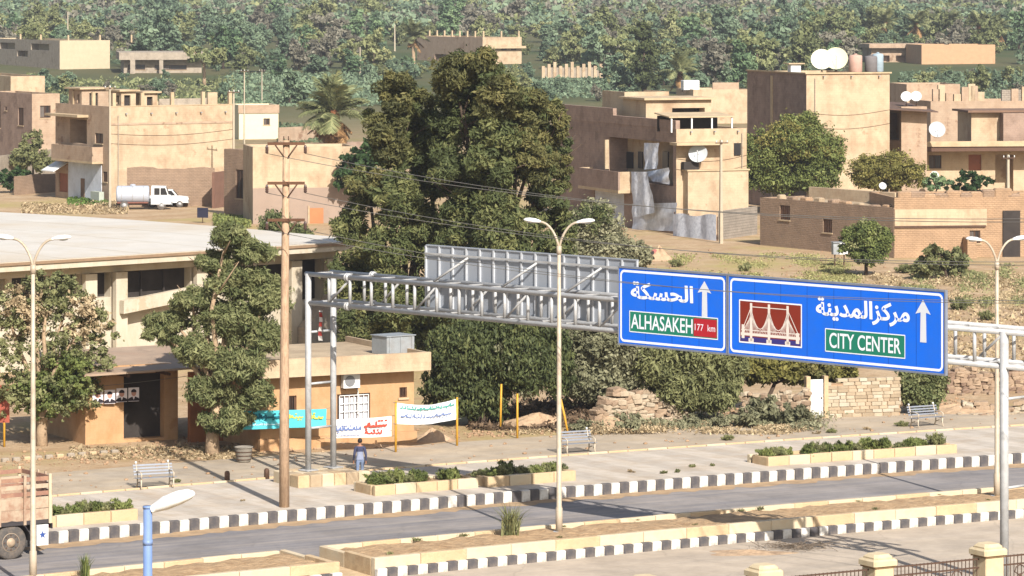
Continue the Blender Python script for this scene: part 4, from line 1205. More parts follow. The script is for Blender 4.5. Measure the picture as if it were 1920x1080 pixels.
def compound_wall(label, x0, y0, x1, y1, h, m, name='wall', th=.25, cat='wall', group=None, ragged=0.0, seed=1, coping=None, z=None):
    """free-standing wall between two ground points; ragged: broken top"""
    p0, p1 = at(x0, y0), at(x1, y1); d = p1-p0; L = Vector((d.x, d.y)).length
    r = thing(name, label, cat, p0, math.atan2(d.y, d.x), group)
    rnd = random.Random(seed); n = max(2, int(L/.45)); mb = MB(); hs = []
    for i in range(n+1): hs.append((h if not callable(h) else h(i/n)) + rnd.uniform(-ragged, ragged*.3))
    for i in range(n+1):
        x = L*i/n
        for y in (0, th): mb.v += [(x, y, -.2), (x, y, hs[i])]
    for i in range(n):
        a = i*4; b = a+4
        for f in ([a,b,b+1,a+1],[a+1,b+1,b+3,a+3],[a+3,b+3,b+2,a+2]): mb.f.append(f); mb.mi.append(0)
    mb.f += [[0,1,3,2],[n*4,n*4+2,n*4+3,n*4+1]]; mb.mi += [0,0]
    mb.build('masonry', m, r)
    if coping and not callable(h): MB().box(-.04, L+.04, -.05, th+.05, h+.002, h+.09).build('coping', coping, r)
    return r, L

# ------------------------------------------------------------------ the orange shop
def shop():
    h = House('shop', 'orange plastered flat-roofed shop with cream roof edge', 488, 846, 27, 'shop')
    zt = 4.0
    h.walls(330, 776, 0, ORANGE, [(536,556,742,775,'window'), (632,694,738,786,'blind'), (749,763,726,745,'window')], [], parapet=.1, ht=zt-.75, D_=7.5, roofm=ROOFT)
    W_ = h.W
    MB().box(-.55, W_+.45, -.75, 8.0, zt-.75+.003, zt-.42).build('roof_slab', CONC, h.root)
    MB().box(-.56, W_+.46, -.80, -.753, zt-.78, zt+.02).build('roof_edge', PEACH, h.root)
    MB().box(-.56, W_+.46, -.752, -.58, zt-.418, zt+.02).build('roof_edge', PEACH, h.root)
    MB().box(-.56, -.40, -.575, 8.0, zt-.418, zt+.0).build('roof_edge', PEACH, h.root)
    MB().box(-.395, W_+.30, -.575, 7.9, zt-.418, zt-.25).build('roof_screed', ROOFT, h.root)
    MB().box(W_+.305, W_+.46, -.575, 8.0, zt-.418, zt+.0).build('roof_edge', PEACH, h.root)
    MB().box(-.1, W_+.05, -.22, -.003, -.1, .5).build('plinth', ORANGE, h.root)
    # window with white blind and grille
    t0, z1 = h.R(636, 742); t1, z0 = h.R(690, 784)
    g = MB()
    for k in range(7): x = t0+(t1-t0)*k/6; g.box(x-.018, x+.018, -.05, -.02, z0, z1)
    for k in range(4): z = z0+(z1-z0)*k/3; g.box(t0, t1, -.075, -.052, z-.018, z+.018)
    g.build('window_grille', WHITEP, h.root)
    MB().box(t0, t1, .05, .07, z0, z1-.1).build('curtain', mat('white_curtain', A(236,236,240,.6), .9, var=.05), h.root)
    # cooling unit on the wall
    t, z = h.R(653, 726)
    u = thing('air_conditioner', 'white air conditioner unit on the orange shop wall', 'air conditioner', h.o + Matrix.Rotation(h.phi, 3, 'Z') @ Vector((t-.40, -.40, z)), h.phi)
    MB().bbox(0, .80, 0, .32, 0, .62, .03).build('casing', WHITEP, u)
    MB().lathe((.30,0,.31), [(.24,-.004),(.24,-.02),(.22,-.025)], 20, 'y').build('fan_grille', mat('grille_grey', A(150,150,150,.5), .6), u)
    for x in (.1, .66): MB().box(x, x+.04, .0, .40, -.06, -.002).build('bracket', IRON, u)
    MB().path([(.75,.3,.1),(.85,.36,-.2),(.85,.39,-1.2)], .025, 6).build('hose', WHITEP, u)
    # left wing: set back porch with open front
    lp = at(160, 832)
    w = House('porch_building', 'open orange porch wing in tree shade with broken tin roof', 160, 834, 27, 'building')
    W2 = w.R(310, 800)[0]
    w.walls(140, 310, 0, ORANGE, [(232,308,700,822,'dark')], [], parapet=.05, ht=3.4, D_=7.0, W_=W2+.6)  # porch opening closed by a near-black panel, its deep shade painted
    MB().hexa([(-.6,-1.5,3.15),(W2+2.4,-1.7,3.3),(W2+2.4,5.8,3.55),(-.6,5.8,3.5),(-.6,-1.5,3.24),(W2+2.4,-1.7,3.39),(W2+2.4,5.8,3.64),(-.6,5.8,3.59)]).build('tin_roof', mat('rusty_tin', A(206,178,150,.5), .8, .05, var=.25, dirt=A(160,126,100), dirt_amt=.6), w.root)
    for k in range(4):
        MB().box(-.5+k*1.9, -.38+k*1.9, -1.5, 4.0, 3.02, 3.13).build('roof_beam', IRON, w.root)
    MB().box(W2+.62, W2+3.6, -1.4, -1.1, -.1, 3.1).build('side_wall', mat('wall_red_brown', A(190,122,76,.5), .92, var=.2), w.root)
    return h
SHOP = shop()
p = SHOP.root
def on_house(h, x, y, z): return h.o + Matrix.Rotation(h.phi, 3, 'Z') @ Vector((x, y, z))
# metal box and clutter on the shop roof
t = thing('metal_bin', 'grey sheet-metal box on the back of the shop roof', 'metal box', on_house(SHOP, *SHOP.T(737, 664, 3.72), 3.76), SHOP.phi+R(10))
MB().bbox(-.75,.75,-.6,.6,0,.8,.02).build('box', TIN, t)
MB().box(-.8,.8,-.65,.65,.802,.84).build('rim', TIN, t)
for k in range(3): MB().box(-.6+.6*k-.03,-.6+.6*k+.03,-.632,-.602,.05,.78).build('stiffener', TIN, t)
tag(MB().bbox(-.7,.7,-.25,.25,0,.32,.05).build('timber_stack', IRON, None, loc=on_house(SHOP, SHOP.W*.30, 5.4, 3.72), rz=R(20)), 'dark stacked timber on the shop roof behind the gantry legs', 'timber')
tag(MB().bbox(-.22,.22,-.18,.18,0,.5,.04).build('plastic_drum', WHITEP, None, loc=on_house(SHOP, .35, 3.2, 3.72), rz=R(20)), 'white plastic can on the shop roof beside the wooden pole', 'can')

# ------------------------------------------------------------------ the long white-roofed hall
def hall():
    c = at(630, 646); phi = R(43)
    r = thing('hall', 'long cream hall with broad white roof behind the trees', 'hall', c, phi)
    rot = Matrix.Rotation(-phi, 3, 'Z')
    def RR(x, y):
        o = rot @ (EYE-c); d = rot @ ray(x, y); t = (0-o.y)/d.y; q = o+d*t; return q.x, q.z
    LL = -46.0; DD = 34.0; Ht = 5.35
    holes = []
    for (a, b, y0, y1) in ((168,207,508,558), (230,357,505,556), (104,150,512,562), (22,95,514,566), (-60,10,516,566), (384,450,502,550), (470,540,496,548), (552,602,486,562)):
        t0, z1 = RR(a, y0); t1, _ = RR(b, y0); z1 = RR((a+b)/2, y0)[1]; z0 = RR((a+b)/2, y1)[1]
        holes.append((t0, t1, z0, min(z1, 4.9), .55))
    mb = MB(); wall_panel(mb, (0,0), (1,0), (0,1), LL, 0, -.2, Ht, holes)
    wall_panel(mb, (0,0), (0,1), (-1,0), 0, DD, -.2, Ht, [])
    wall_panel(mb, (LL,0), (0,1), (1,0), 0, DD, -.2, Ht, [])
    wall_panel(mb, (0,DD), (1,0), (0,-1), LL, 0, -.2, Ht, [])
    mb.build('wall', CREAMH, r)
    for (a, b, z0, z1, d) in holes:
        MB().box(a-.02, b+.02, d, d+.1, z0-.02, z1+.02).build('opening_back', DARKW, r)  # near-black panel close behind the opening, hall's inner shade as colour
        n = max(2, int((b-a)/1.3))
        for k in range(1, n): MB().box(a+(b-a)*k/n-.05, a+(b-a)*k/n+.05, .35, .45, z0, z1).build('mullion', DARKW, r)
    # gently vaulted roof
    mb = MB(); n = 16
    for i in range(n+1):
        t = i/n; y = -1.6 + (DD+3.0)*t; z = Ht+.55 + .15*math.sin(math.pi*t)
        for x in (LL-1, 1.2): mb.v.append((x, y, z))
    for i in range(n): mb.f.append([i*2, i*2+1, i*2+3, i*2+2]); mb.mi.append(0)
    mb.build('roof', ROOFW, r, True)
    MB().box(LL-1, 1.22, -1.62, -1.35, Ht+.05, Ht+.545).build('fascia', CREAMH, r)
    MB().box(LL-1, 1.2, -1.34, DD+1.3, Ht+.003, Ht+.14).build('soffit', CREAMH, r)
    MB().box(.95, 1.22, -1.33, DD+1.3, Ht+.145, Ht+.545).build('fascia', CREAMH, r)
    MB().box(LL-1, 1.3, -1.72, -1.625, Ht+.36, Ht+.50).build('gutter', mat('gutter_brown', A(170,140,110,.5), .8), r)
    MB().box(LL, -.01, -.22, -.003, 4.92, 5.3).build('lintel_band', CREAMH, r)
    # columns in front
    for x in (160, 217, 368, 460, 545, 612):
        t0, _ = RR(x, 540)
        MB().box(t0-.38, t0+.38, -.55, -.225, -.1, 4.9).build('column', CREAMH, r)
    # sloping stair balustrade along the front
    t0, z0 = RR(212, 562); t1, z1 = RR(372, 530)
    MB().hexa([(t0,-.95,z0-.7),(t1,-.95,z1-.7),(t1,-.6,z1-.7),(t0,-.6,z0-.7),(t0,-.95,z0),(t1,-.95,z1),(t1,-.6,z1),(t0,-.6,z0)]).build('stair_balustrade', CREAMH, r)
    t0, _ = RR(545, 600); t1 = -.3
    MB().hexa([(t0,-1.4,-.1),(t1,-1.4,-.1),(t1,-.6,-.1),(t0,-.6,-.1),(t0,-1.4,1.2),(t1,-1.4,3.8),(t1,-.6,3.8),(t0,-.6,1.2)]).build('shaded_wall_wedge', CONC, r)  # grey wedge: shaded wall under a lit diagonal, put into colour and shape
    # roof seams
    for k in range(1, 9):
        x = LL + (1.0-LL)*k/9
        s_ = MB()
        for i in range(n):
            t = (i/n, (i+1)/n)
            q = [(-1.6+(DD+3.0)*u, Ht+.55+.15*math.sin(math.pi*u)) for u in t]
            s_.add([(x-.04,q[0][0],q[0][1]+.004),(x+.04,q[0][0],q[0][1]+.004),(x+.04,q[1][0],q[1][1]+.004),(x-.04,q[1][0],q[1][1]+.004)], [(0,1,2,3)])
        s_.build('roof_seam', mat('roof_seam_tan', A(222,205,175,.52), .9), r)
hall()

def wall_details(h, fr=.7, n=4):
    """roof spouts, a downpipe and slack cables on the sunlit side"""
    for k in range(n):
        x = h.W*(k+.6)/n
        MB().box(x-.06, x+.06, -.32, -.003, h.roofz+.02, h.roofz+.12).build('roof_spout', TIN, h.root)
    x = h.W*fr
    MB().tube((x, -.07, .1), (x, -.07, h.roofz-.1), .05, n=6).build('downpipe', CONC, h.root)
    for q in range(2):
        pts = []
        for k in range(13): t = k/12; pts.append((h.W*t, -.035, h.Ht*(.62+.1*q)-.35*math.sin(math.pi*t)+.2*t))
        MB().path(pts, .014, 4).build('cable', IRON, h.root)
# ------------------------------------------------------------------ left houses
def big_left():
    h = House('house', 'large two-storey peach house with broad blank sunlit side wall', 207, 382, 31)
    h.walls(104, 440, 200, PEACH, [], [(131,163,224,269,'open'), (178,193,250,269,'window'), (193,201,322,341,'window'), (110,127,325,360,'door')], parapet=.75, mL=TAN)
    # ground-floor painted band and balcony on the street front (local x = 0 side, juts towards -x)
    y0, _ = h.L(193, 300); y1, _ = h.L(116, 300)
    _, zb = h.L(150, 299); _, zt = h.L(150, 272)
    b = MB().box(-1.1, -.003, y0, y1, zb-.2, zb).build('balcony_slab', SLABC, h.root)
    MB().box(-1.1, -.95, y0, y1, zb+.002, zt).build('balcony_parapet', TAN, h.root)
    for yy in (y0, y1-.15): MB().box(-.945, -.003, yy, yy+.15, zb+.002, zt).build('balcony_parapet', TAN, h.root)
    _, z2 = h.L(150, 224)
    MB().box(-1.15, -.003, h.L(165,300)[0]-.1, h.D, z2+.25, z2+.48).build('eaves_slab', SLABC, h.root)
    # awning over the entrance
    ya, za = h.L(127, 312); yb_, _ = h.L(104, 312)
    MB().hexa([(-1.5,ya,za-.5),(-.003,ya,za+.3),(-.003,yb_,za+.3),(-1.5,yb_,za-.5),(-1.5,ya,za-.42),(-.003,ya,za+.38),(-.003,yb_,za+.38),(-1.5,yb_,za-.42)]).build('awning', WHITEP, h.root)
    MB().box(-.06, -.003, h.L(191,300)[0], h.L(129,300)[0], .0, h.L(160,303)[1]).build('painted_panel', BLUEGREY, h.root)
    MB().box(-.10, -.062, h.L(160,300)[0], h.L(153,300)[0], .0, 2.1).build('door', mat('door_brown', A(150,118,92,.5), .8, var=.2), h.root)
    MB().box(-1.0, -.5, h.L(204,300)[0], h.L(188,300)[0], .0, 1.1).build('low_wall', mat('pale_green_wall', A(214,220,200,.5), .9, var=.1), h.root)
    for xa_, xb_ in ((0.02, h.W-.02),):
        MB().box(xa_, xb_, -.05, -.003, h.Ht-1.75, h.Ht-1.55).build('floor_band', TAN, h.root)
        MB().box(xa_, xb_, -.04, -.003, h.Ht-.02, h.Ht+.06).build('roof_band', SLABC, h.root)
    # unfinished upper storey
    W_, D_, z = h.W, h.D, h.roofz
    h.columns([(W_*.02+.2,.25), (W_*.26,.25), (W_*.5,.25), (W_*.75,.25), (W_*.97,.25), (.25, D_*.35), (.25, D_*.7), (W_*.5, D_*.6)], 2.0)
    def room(x0, x1, y0, y1, hh, m, hole):
        mb = MB(); wall_panel(mb, (x0,y0), (1,0), (0,1), 0, x1-x0, z, z+hh, [(*hole, 0+z, z+hh-.35, .25)] if hole else [])
        wall_panel(mb, (x0,y0), (0,1), (1,0), 0, y1-y0, z, z+hh, [(.5, 1.1, z+.9, z+1.7, .25)]); wall_panel(mb, (x1,y0), (0,1), (-1,0), 0, y1-y0, z, z+hh, []); wall_panel(mb, (x0,y1), (1,0), (0,-1), 0, x1-x0, z, z+hh, [])
        mb.build('roof_room_wall', m, h.root)
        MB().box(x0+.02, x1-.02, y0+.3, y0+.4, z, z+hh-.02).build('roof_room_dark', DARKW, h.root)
        MB().box(x0-.3, x1+.3, y0-.3, y1+.3, z+hh+.003, z+hh+.16).build('roof_room_slab', SLABC, h.root)
    room(.2, 3.0, D_*.55, D_*.55+3.0, 2.2, TAN, (.8, 1.7))
    room(W_*.14, W_*.14+1.5, 1.5, 4.0, 2.1, PEACH, (.3, .95))
    room(W_*.34, W_*.34+1.4, 2.0, 4.5, 1.9, PEACH, (.3, .9))
    MB().box(W_*.5, W_*.95, 3.0, 3.2, z, z+1.3).build('low_wall', CONC, h.root)
    MB().box(W_*.55, W_*.85, 2.2, 2.9, z+.003, z+.55).build('white_sheeting', WHITEP, h.root)
    for i in range(7):
        rnd = random.Random(i); x = W_*(.5+.06*i)
        MB().bbox(x, x+.4, .8, 1.2, z+.003, z+.25+rnd.random()*.4, .06).build('roof_clutter', [TIN, IRON, WHITEP, CONC][i % 4], h.root)
    MB().box(W_*.82, W_*.82+1.0, 1.0, 1.3, z+.003, z+1.9).build('chimney_wall', PEACH, h.root)
    return h
BL = big_left()
wall_details(BL, .06, 5)
def left_two():
    h = House('house', 'tan flat-roofed house with square dark window at the left', 60, 330, 30)
    h.walls(-20, 112, 176, TAN, [(75,95,198,221,'window')], [(34,44,202,235,'window'), (-2,1,190,240,'window'), (9,13,200,207,'window')], parapet=.35, mL=BROWN_SHADE)
    h2 = House('house', 'low peach roof house behind the tan house', 20, 262, 24)
    h2.walls(-60, 84, 143, PEACH, [], [], parapet=.3)
    h3 = House('roof_shelter', 'cream shelter with open posts above the left rooftops', 8, 205, 24, 'shelter')
    z = 5.0
    for x in (0, 1.6, 3.4, 5.0):
        for y in (0, 2.5): MB().box(x, x+.25, y, y+.25, 0, z).build('post', PEACH, h3.root)
    MB().box(-.3, 5.6, -.3, 3.1, z+.003, z+.22).build('roof', SLABC, h3.root)
    MB().box(-.0, 5.2, 2.3, 2.45, 0, z-1.6).build('back_wall', CONC, h3.root)
left_two()
compound_wall('pale yard wall behind the dark conical tree', -30, 352, 118, 330, 3.0, CONC, 'yard_wall', seed=3)
compound_wall('mud brick yard wall left of the white awning', 30, 366, 106, 360, 1.9, MUD, 'yard_wall', ragged=.1, seed=4)
compound_wall('brown mud brick wall behind the tanker truck', 238, 387, 402, 387, lambda t: 3.55+.1*math.sin(t*9), MUD, 'yard_wall', ragged=.08, seed=5)
compound_wall('dark brown end of the mud wall right of the tanker', 402, 391, 424, 388, 3.3, mat('mud_dark', A(150,112,92,.5), .95, var=.15), 'yard_wall', seed=6)
def tall_mud():
    h = House('mud_building', 'brown mud building with tall slot opening beside the concrete pole', 472, 408, 38, 'building')
    h.walls(420, 484, 282, MUDL, [], [(442,456,318,372,'window')], parapet=.3, mL=MUD)
    g = House('mud_building', 'long mud walled building with peach upper and grey lower wall', 474, 420, 12, 'building')
    g.walls(470, 668, 276, PEACH, [], [], parapet=.5, D_=6, roofm=ROOFT)
    zl = g.R(560, 352)[1]
    MB().box(.0, g.W, -.05, -.003, -.1, zl).build('lower_band', mat('lower_band_grey', A(190,166,146,.5), .95, var=.12, dirt=A(165,140,120), dirt_amt=.4), g.root)  # grey layer over the lower part of the wall
    t0, z1 = g.R(580, 390); t1, z0 = g.R(606, 430)
    MB().box(t0, t1, -.14, -.055, -.05, z1).build('door', mat('door_orange', A(208,140,92,.52), .8, var=.1), g.root)
    MB().box(t0-.14, t0-.003, -.16, -.055, -.05, z1+.2).build('door_post', PEACH, g.root)
    h = House('house', 'small cream house with one window and brown parapet', 448, 262, 14)
    h.walls(440, 522, 197, mat('cream_wall', A(248,236,196,.58), .9, var=.06), [(494,506,222,234,'window')], [], parapet=.4, D_=6)
    zz = h.Ht
    MB().box(-.1, h.W+.1, -.12, -.003, zz-1.1, zz+.02).build('parapet_band', TAN, h.root)
tall_mud()
compound_wall('pale brown yard wall behind the palm', 524, 268, 640, 262, 2.0, TAN, 'yard_wall', seed=11)
compound_wall('brown mud yard wall beyond the palm trunk', 560, 312, 720, 306, 2.6, BROWN_SHADE, 'yard_wall', seed=12, ragged=.1)

# ------------------------------------------------------------------ far houses
def far_houses():
    h = House('house', 'far unfinished concrete house with plain pale side wall', 112, 132, 28, group='far houses')
    h.walls(-30, 206, 76, mat('far_plaster', A(226,206,170,.52), .93, var=.08), [], [(58,92,82,94,'open'), (0,28,80,92,'open'), (32,52,95,106,'open')], parapet=.5, mL=CONC)
    h.columns([(2,.4), (9,.4), (16,.4), (.4,12), (.4,24)], 1.6)
    hh = House('house', 'small block house behind the far concrete house at left edge', 20, 104, 20, group='far houses'); hh.walls(-20, 30, 60, CONC, [], [], parapet=.4)
    h = House('shed', 'far low shed with long flat roof and shaded veranda', 232, 138, 8, 'shed')
    h.walls(228, 378, 112, CONC, [(240,272,121,131,'window'), (290,350,122,131,'window')], [], parapet=.2, D_=16)
    MB().box(-1, h.W+1, -2.2, 17, h.Ht+.003, h.Ht+1.5).build('roof_block', CONC, h.root)
    MB().box(1.2, 2.2, -2.5, -2.21, -.2, h.Ht).build('veranda_post', CONC, h.root)
    MB().box(h.W*.45, h.W*.5, -2.1, -1.7, -.2, h.Ht-.02).build('veranda_post', CONC, h.root)
    h = House('house', 'far house with rooftop column stubs behind the big tree', 905, 122, 30, group='far houses')
    h.walls(782, 978, 70, PEACH, [(914,924,86,94,'window'), (940,950,86,94,'window'), (958,968,86,94,'window')], [(815,860,102,112,'open')], parapet=.6, mL=TAN)
    h.columns([(-0+.4,.4), (h.W*.5,.4), (h.W-.5,.4)] + [(.4, 4+3.4*k) for k in range(7)], 1.9)
    MB().box(0, h.W+.6, -.9, -.003, h.Ht-2.4, h.Ht-1.9).build('eaves_slab', SLABC, h.root)
    w = House('wall_row', 'far row of pale unfinished wall posts above the right fields', 1016, 146, 10, 'wall')
    for k in range(11):
        MB().box(k*1.15, k*1.15+.6, 0, .3, 0, 2.3 + .4*(k % 3)).build('wall_post', PEACH, w.root)
    MB().box(0, 12.8, .32, .5, 0, 2.0).build('low_wall', CONC, w.root)
    h = House('shed', 'far low tan farm shed among the palms at upper right', 1634, 118, 6, 'shed', 'far farm sheds')
    h.walls(1630, 1745, 90, TAN, [(1648,1668,104,116,'open'), (1680,1700,104,116,'open')], [], parapet=.2, D_=10)
    MB().box(-.8, h.W+.5, -1.5, 10.5, h.Ht+.003, h.Ht+.9).build('roof', TAN, h.root)
    h = House('shed', 'far long peach farm building right of the tan shed', 1728, 122, 10, 'shed', 'far farm sheds')
    h.walls(1724, 1866, 84, mat('far_peach', A(224,178,136,.52), .93, var=.1), [], [], parapet=.4, D_=12)
far_houses()
def roof_between():
    h = House('house', 'low peach rooftop between the tarpaulin house and the dish house', 1300, 232, 12)
    h.walls(1236, 1412, 168, PEACH, [], [], parapet=.4, D_=10)
    tk = thing('water_tank', 'white square water tank on the low peach rooftop', 'water tank', h.o + Matrix.Rotation(h.phi, 3, 'Z') @ Vector((-1.5+1.8, 3, h.roofz)), h.phi)
    MB().bbox(-1.2,1.2,-.9,.9,.3,1.7,.06).build('drum', WHITEP, tk)
    for x in (-1,1):
        for y in (-.7,.7): MB().box(x-.06,x+.06,y-.06,y+.06,0,.3).build('leg', IRON, tk)
    MB().box(4.0, 8.0, 4, 4.3, h.roofz, h.Ht+.9).build('roof_wall', TAN, h.root)
    h2 = House('house', 'flat tan roofs behind the tan wing at right', 1700, 250, 10)
    h2.walls(1690, 1800, 158, TAN, [], [], parapet=.3, D_=9)
roof_between()

# ------------------------------------------------------------------ right houses
def tarp_house():
    h = House('house', 'two-storey house with shade-browned front and open loggia hung with tarpaulins', 1268, 440, 21)
    h.walls(1046, 1400, 240, PEACH, [], [(1142,1262,262,342,'open'), (1114,1170,360,430,'shutter')], parapet=.3, mL=BROWN_SHADE, ht=8.6)  # left side takes the brown plaster, its shade painted into the colour
    # the higher brown back part of the left side
    y0 = h.L(1150, 300)[0]
    MB().box(-.03, .3, y0, h.D, h.Ht+.003, h.Ht+1.3).build('parapet_wall', BROWN_SHADE, h.root)
    MB().box(-.05, .32, .0, y0-.01, h.Ht+.003, h.Ht+.7).build('parapet_wall', BROWN_SHADE, h.root)
    # balcony
    ya, zt = h.L(1186, 322); yb_, _ = h.L(1110, 322); _, zb = h.L(1150, 352)
    MB().box(-1.3, -.003, ya, yb_, zb-.25, zb).build('balcony_slab', SLABC, h.root)
    MB().box(-1.3, -1.15, ya, yb_, zb+.002, zt).build('balcony_parapet', BROWN_SHADE, h.root)
    MB().box(-1.145, -.003, ya, ya+.15, zb+.002, zt).build('balcony_parapet', PEACH, h.root)
    MB().box(-1.145, -.003, yb_-.15, yb_, zb+.002, zt).build('balcony_parapet', PEACH, h.root)
    # stair-shaped lit cheek of the loggia
    yc, zc0 = h.L(1142, 262)
    yd, _ = h.L(1112, 262)
    MB().prism([(0,0)], 0, 0) if False else None
    MB().hexa([(-.35,yc,zt),(-.01,yc,zt),(-.01,yc+.3,zt),(-.35,yc+.3,zt),(-.35,yc,zc0),(-.01,yc,zc0),(-.01,yc+.3,zc0),(-.35,yc+.3,zc0)]).build('loggia_cheek', PEACH, h.root)
    # inner wall openings of the loggia
    for xa, xb in ((1172,1186), (1196,1204), (1242,1252)):
        y1, z1 = h.L(xa, 284, 1.6); y2, z2 = h.L(xb, 316, 1.6)
        MB().box(1.60, 1.69, y2, y1, z2, z1).build('window', GLASS_D, h.root)
    # thin roof slab over the right front, shading the wall
    x1, z1 = h.R(1352, 268)
    MB().box(-.6, x1, -1.5, -.003, z1-.1, z1+.12).build('canopy_slab', SLABC, h.root)
    x0_, zl = h.R(1300, 320); x1_ = h.R(1398, 320)[0]
    MB().box(.6, h.W-.3, -1.0, -.003, -.2, zl).build('lower_room', PEACH, h.root)
    MB().box(.5, h.W-.2, -1.1, -.003, zl+.003, zl+.12).build('lower_ledge', SLABC, h.root)
    MB().box(h.R(1276,300)[0], h.R(1304,300)[0], -.7, -.15, zl+.13, zl+.75).build('ledge_junk', DARKW, h.root)
    MB().box(h.R(1382,300)[0]-.3, h.R(1382,300)[0]+.3, -.12, -.003, zl+1.2, zl+2.2).build('window', GLASS_D, h.root)
    # roof hut and shelter
    W_, D_, z = h.W, h.D, h.roofz
    mb = MB(); wall_panel(mb, (1.2,D_*.35), (1,0), (0,1), 0, 6.0, z, z+2.4, [(2.4,5.4,z+.9,z+1.7,1.2)]); wall_panel(mb, (1.2,D_*.35), (0,1), (1,0), 0, 5, z, z+2.4, []); wall_panel(mb, (7.2,D_*.35), (0,1), (-1,0), 0, 5, z, z+2.4, []); wall_panel(mb, (1.2,D_*.35+5), (1,0), (0,-1), 0, 6, z, z+2.4, [])
    mb.build('roof_hut', PEACH, h.root)
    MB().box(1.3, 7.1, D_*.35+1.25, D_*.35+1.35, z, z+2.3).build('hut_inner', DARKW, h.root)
    MB().box(.9, 7.5, D_*.35-.4, D_*.35+5.3, z+2.403, z+2.58).build('hut_roof', SLABC, h.root)
    MB().hexa([(-.4,.5,z+1.2),(5.4,.5,z+1.2),(5.4,3.6,z+1.45),(-.4,3.6,z+1.45),(-.4,.5,z+1.3),(5.4,.5,z+1.3),(5.4,3.6,z+1.55),(-.4,3.6,z+1.55)]).build('shelter_roof', SLABC, h.root)
    for x in (-.2, 1.6, 3.4, 5.2): MB().box(x, x+.12, .6, .72, z, z+1.2).build('shelter_post', WHITEP, h.root)
    MB().box(-.2, 5.2, 3.4, 3.5, z, z+1.3).build('shelter_back', DARKW, h.root)
    # junk heap and crates
    for i in range(9):
        rnd = random.Random(40+i); x = W_*.6 + rnd.uniform(-1.0,1.4); y = D_*.3 + rnd.uniform(-.8,.8)
        MB().obox((x,y,z+.4+.3*rnd.random()), (.5,.1*rnd.random(),.2*rnd.random()), (0,.08,.0), (.1,0,.4)).build('roof_clutter', [IRON, REDW, TIN][i % 3], h.root)
    # back block to the right: higher peach wall
    mb = MB(); wall_panel(mb, (W_*.35, D_*.62), (1,0), (0,1), 0, W_*.66, -.2, h.Ht+2.6, [], h.Ht+2.3); wall_panel(mb, (W_*.35,D_*.62), (0,1), (1,0), 0, 5, 0, h.Ht+2.6, [], h.Ht+2.3)
    wall_panel(mb, (W_*1.01,D_*.62), (0,1), (-1,0), 0, 5, 0, h.Ht+2.6, [], h.Ht+2.3)
    mb.build('back_wall', PEACH, h.root)
    MB().box(W_*.36, W_*1.0, D_*.62+.02, D_*.62+5, h.Ht+2.1, h.Ht+2.3).build('back_roof', ROOFT, h.root)
    return h
TPH = tarp_house()
wall_details(TPH, .93, 3)
def drape(label, name, h, side, pts, m, seed, cat='tarpaulin', depth=.25):
    """cloth hung in front of a wall: pts = outline corners (x,y photo) tl,tr,br,bl on the wall plane"""
    off = -1.35 if depth > .5 else -depth
    q = [(h.L if side == 'L' else h.R)(x, y, off) for x, y in pts]
    rnd = random.Random(seed); n, k = 14, 12; mb = MB(); ph = rnd.uniform(0, 6)
    for i in range(n+1):
        for j in range(k+1):
            u, v = i/n, j/k
            t = (q[0][0]*(1-u)+q[1][0]*u)*(1-v) + (q[3][0]*(1-u)+q[2][0]*u)*v
            z = (q[0][1]*(1-u)+q[1][1]*u)*(1-v) + (q[3][1]*(1-u)+q[2][1]*u)*v
            d = off + .07*math.sin(u*13+ph+2*v)*(.4+v) + .05*math.sin(u*7+v*9+ph) + rnd.uniform(-.02,.02)
            mb.v.append((d, t, z) if side == 'L' else (t, d, z))
    for i in range(n):
        for j in range(k): a = i*(k+1)+j; mb.f.append([a, a+k+1, a+k+2, a+1]); mb.mi.append(0)
    o = mb.build(name, m, None, True, loc=h.o, rz=h.phi)
    return tag(o, label, cat)
TARPB = mat('tarp_mixed', A(230,233,238,.76), .9, var=.1, scale=1.0, dirt=A(165,170,182,.6), dirt_amt=.6, dirt_scale=3.0)
drape('blue-grey tarpaulin hung across the loggia opening', 'tarpaulin', TPH, 'L', [(1206,268),(1234,268),(1232,316),(1208,318)], TARPB, 1)
drape('crumpled grey tarpaulin sagging below the loggia', 'tarpaulin', TPH, 'L', [(1212,322),(1254,314),(1253,346),(1218,338)], TARPB, 2)
drape('long white tarpaulin hanging down beside the balcony', 'tarpaulin', TPH, 'L', [(1182,322),(1212,322),(1230,398),(1188,408)], TARPB, 3, depth=.8)
drape('pale sheet screen spread along the foot of the house', 'tarpaulin', TPH, 'L', [(1184,382),(1268,380),(1268,434),(1186,430)], TARP, 4, depth=.45)
def sheet_fence(label, x0, x1, yb, yt, m, seed):
    p0, p1 = at(x0, yb[0]), at(x1, yb[1]); d = p1-p0; L = Vector((d.x,d.y)).length; s = F/p0.y
    r = thing('sheet_fence', label, 'fence', p0, math.atan2(d.y,d.x)); h0 = (yb[0]-yt[0])/s; h1 = (yb[1]-yt[1])/(F/p1.y)
    mb = MB(); n, k = 18, 6; rnd = random.Random(seed)
    for i in range(n+1):
        for j in range(k+1):
            u, v = i/n, j/k; mb.v.append((L*u, .05*math.sin(u*17+seed)+.03*math.sin(u*31)*v, (h0*(1-u)+h1*u)*v + (.1*math.sin(u*9) if j == k else 0)))
    for i in range(n):
        for j in range(k): a = i*(k+1)+j; mb.f.append([a, a+k+1, a+k+2, a+1]); mb.mi.append(0)
    mb.build('sheet', m, r, True)
    for i in range(4): MB().tube((L*i/3, .15, -.2), (L*i/3, .15, h0+.2), .04, n=6).build('post', IRON, r)
sheet_fence('patched white sheet fence left of the concrete pole', 1262, 1342, (442,452), (402,404), TARPB, 3)
compound_wall('grey block yard wall right of the concrete pole', 1352, 450, 1420, 440, 2.3, GREYBR, 'yard_wall', seed=13)

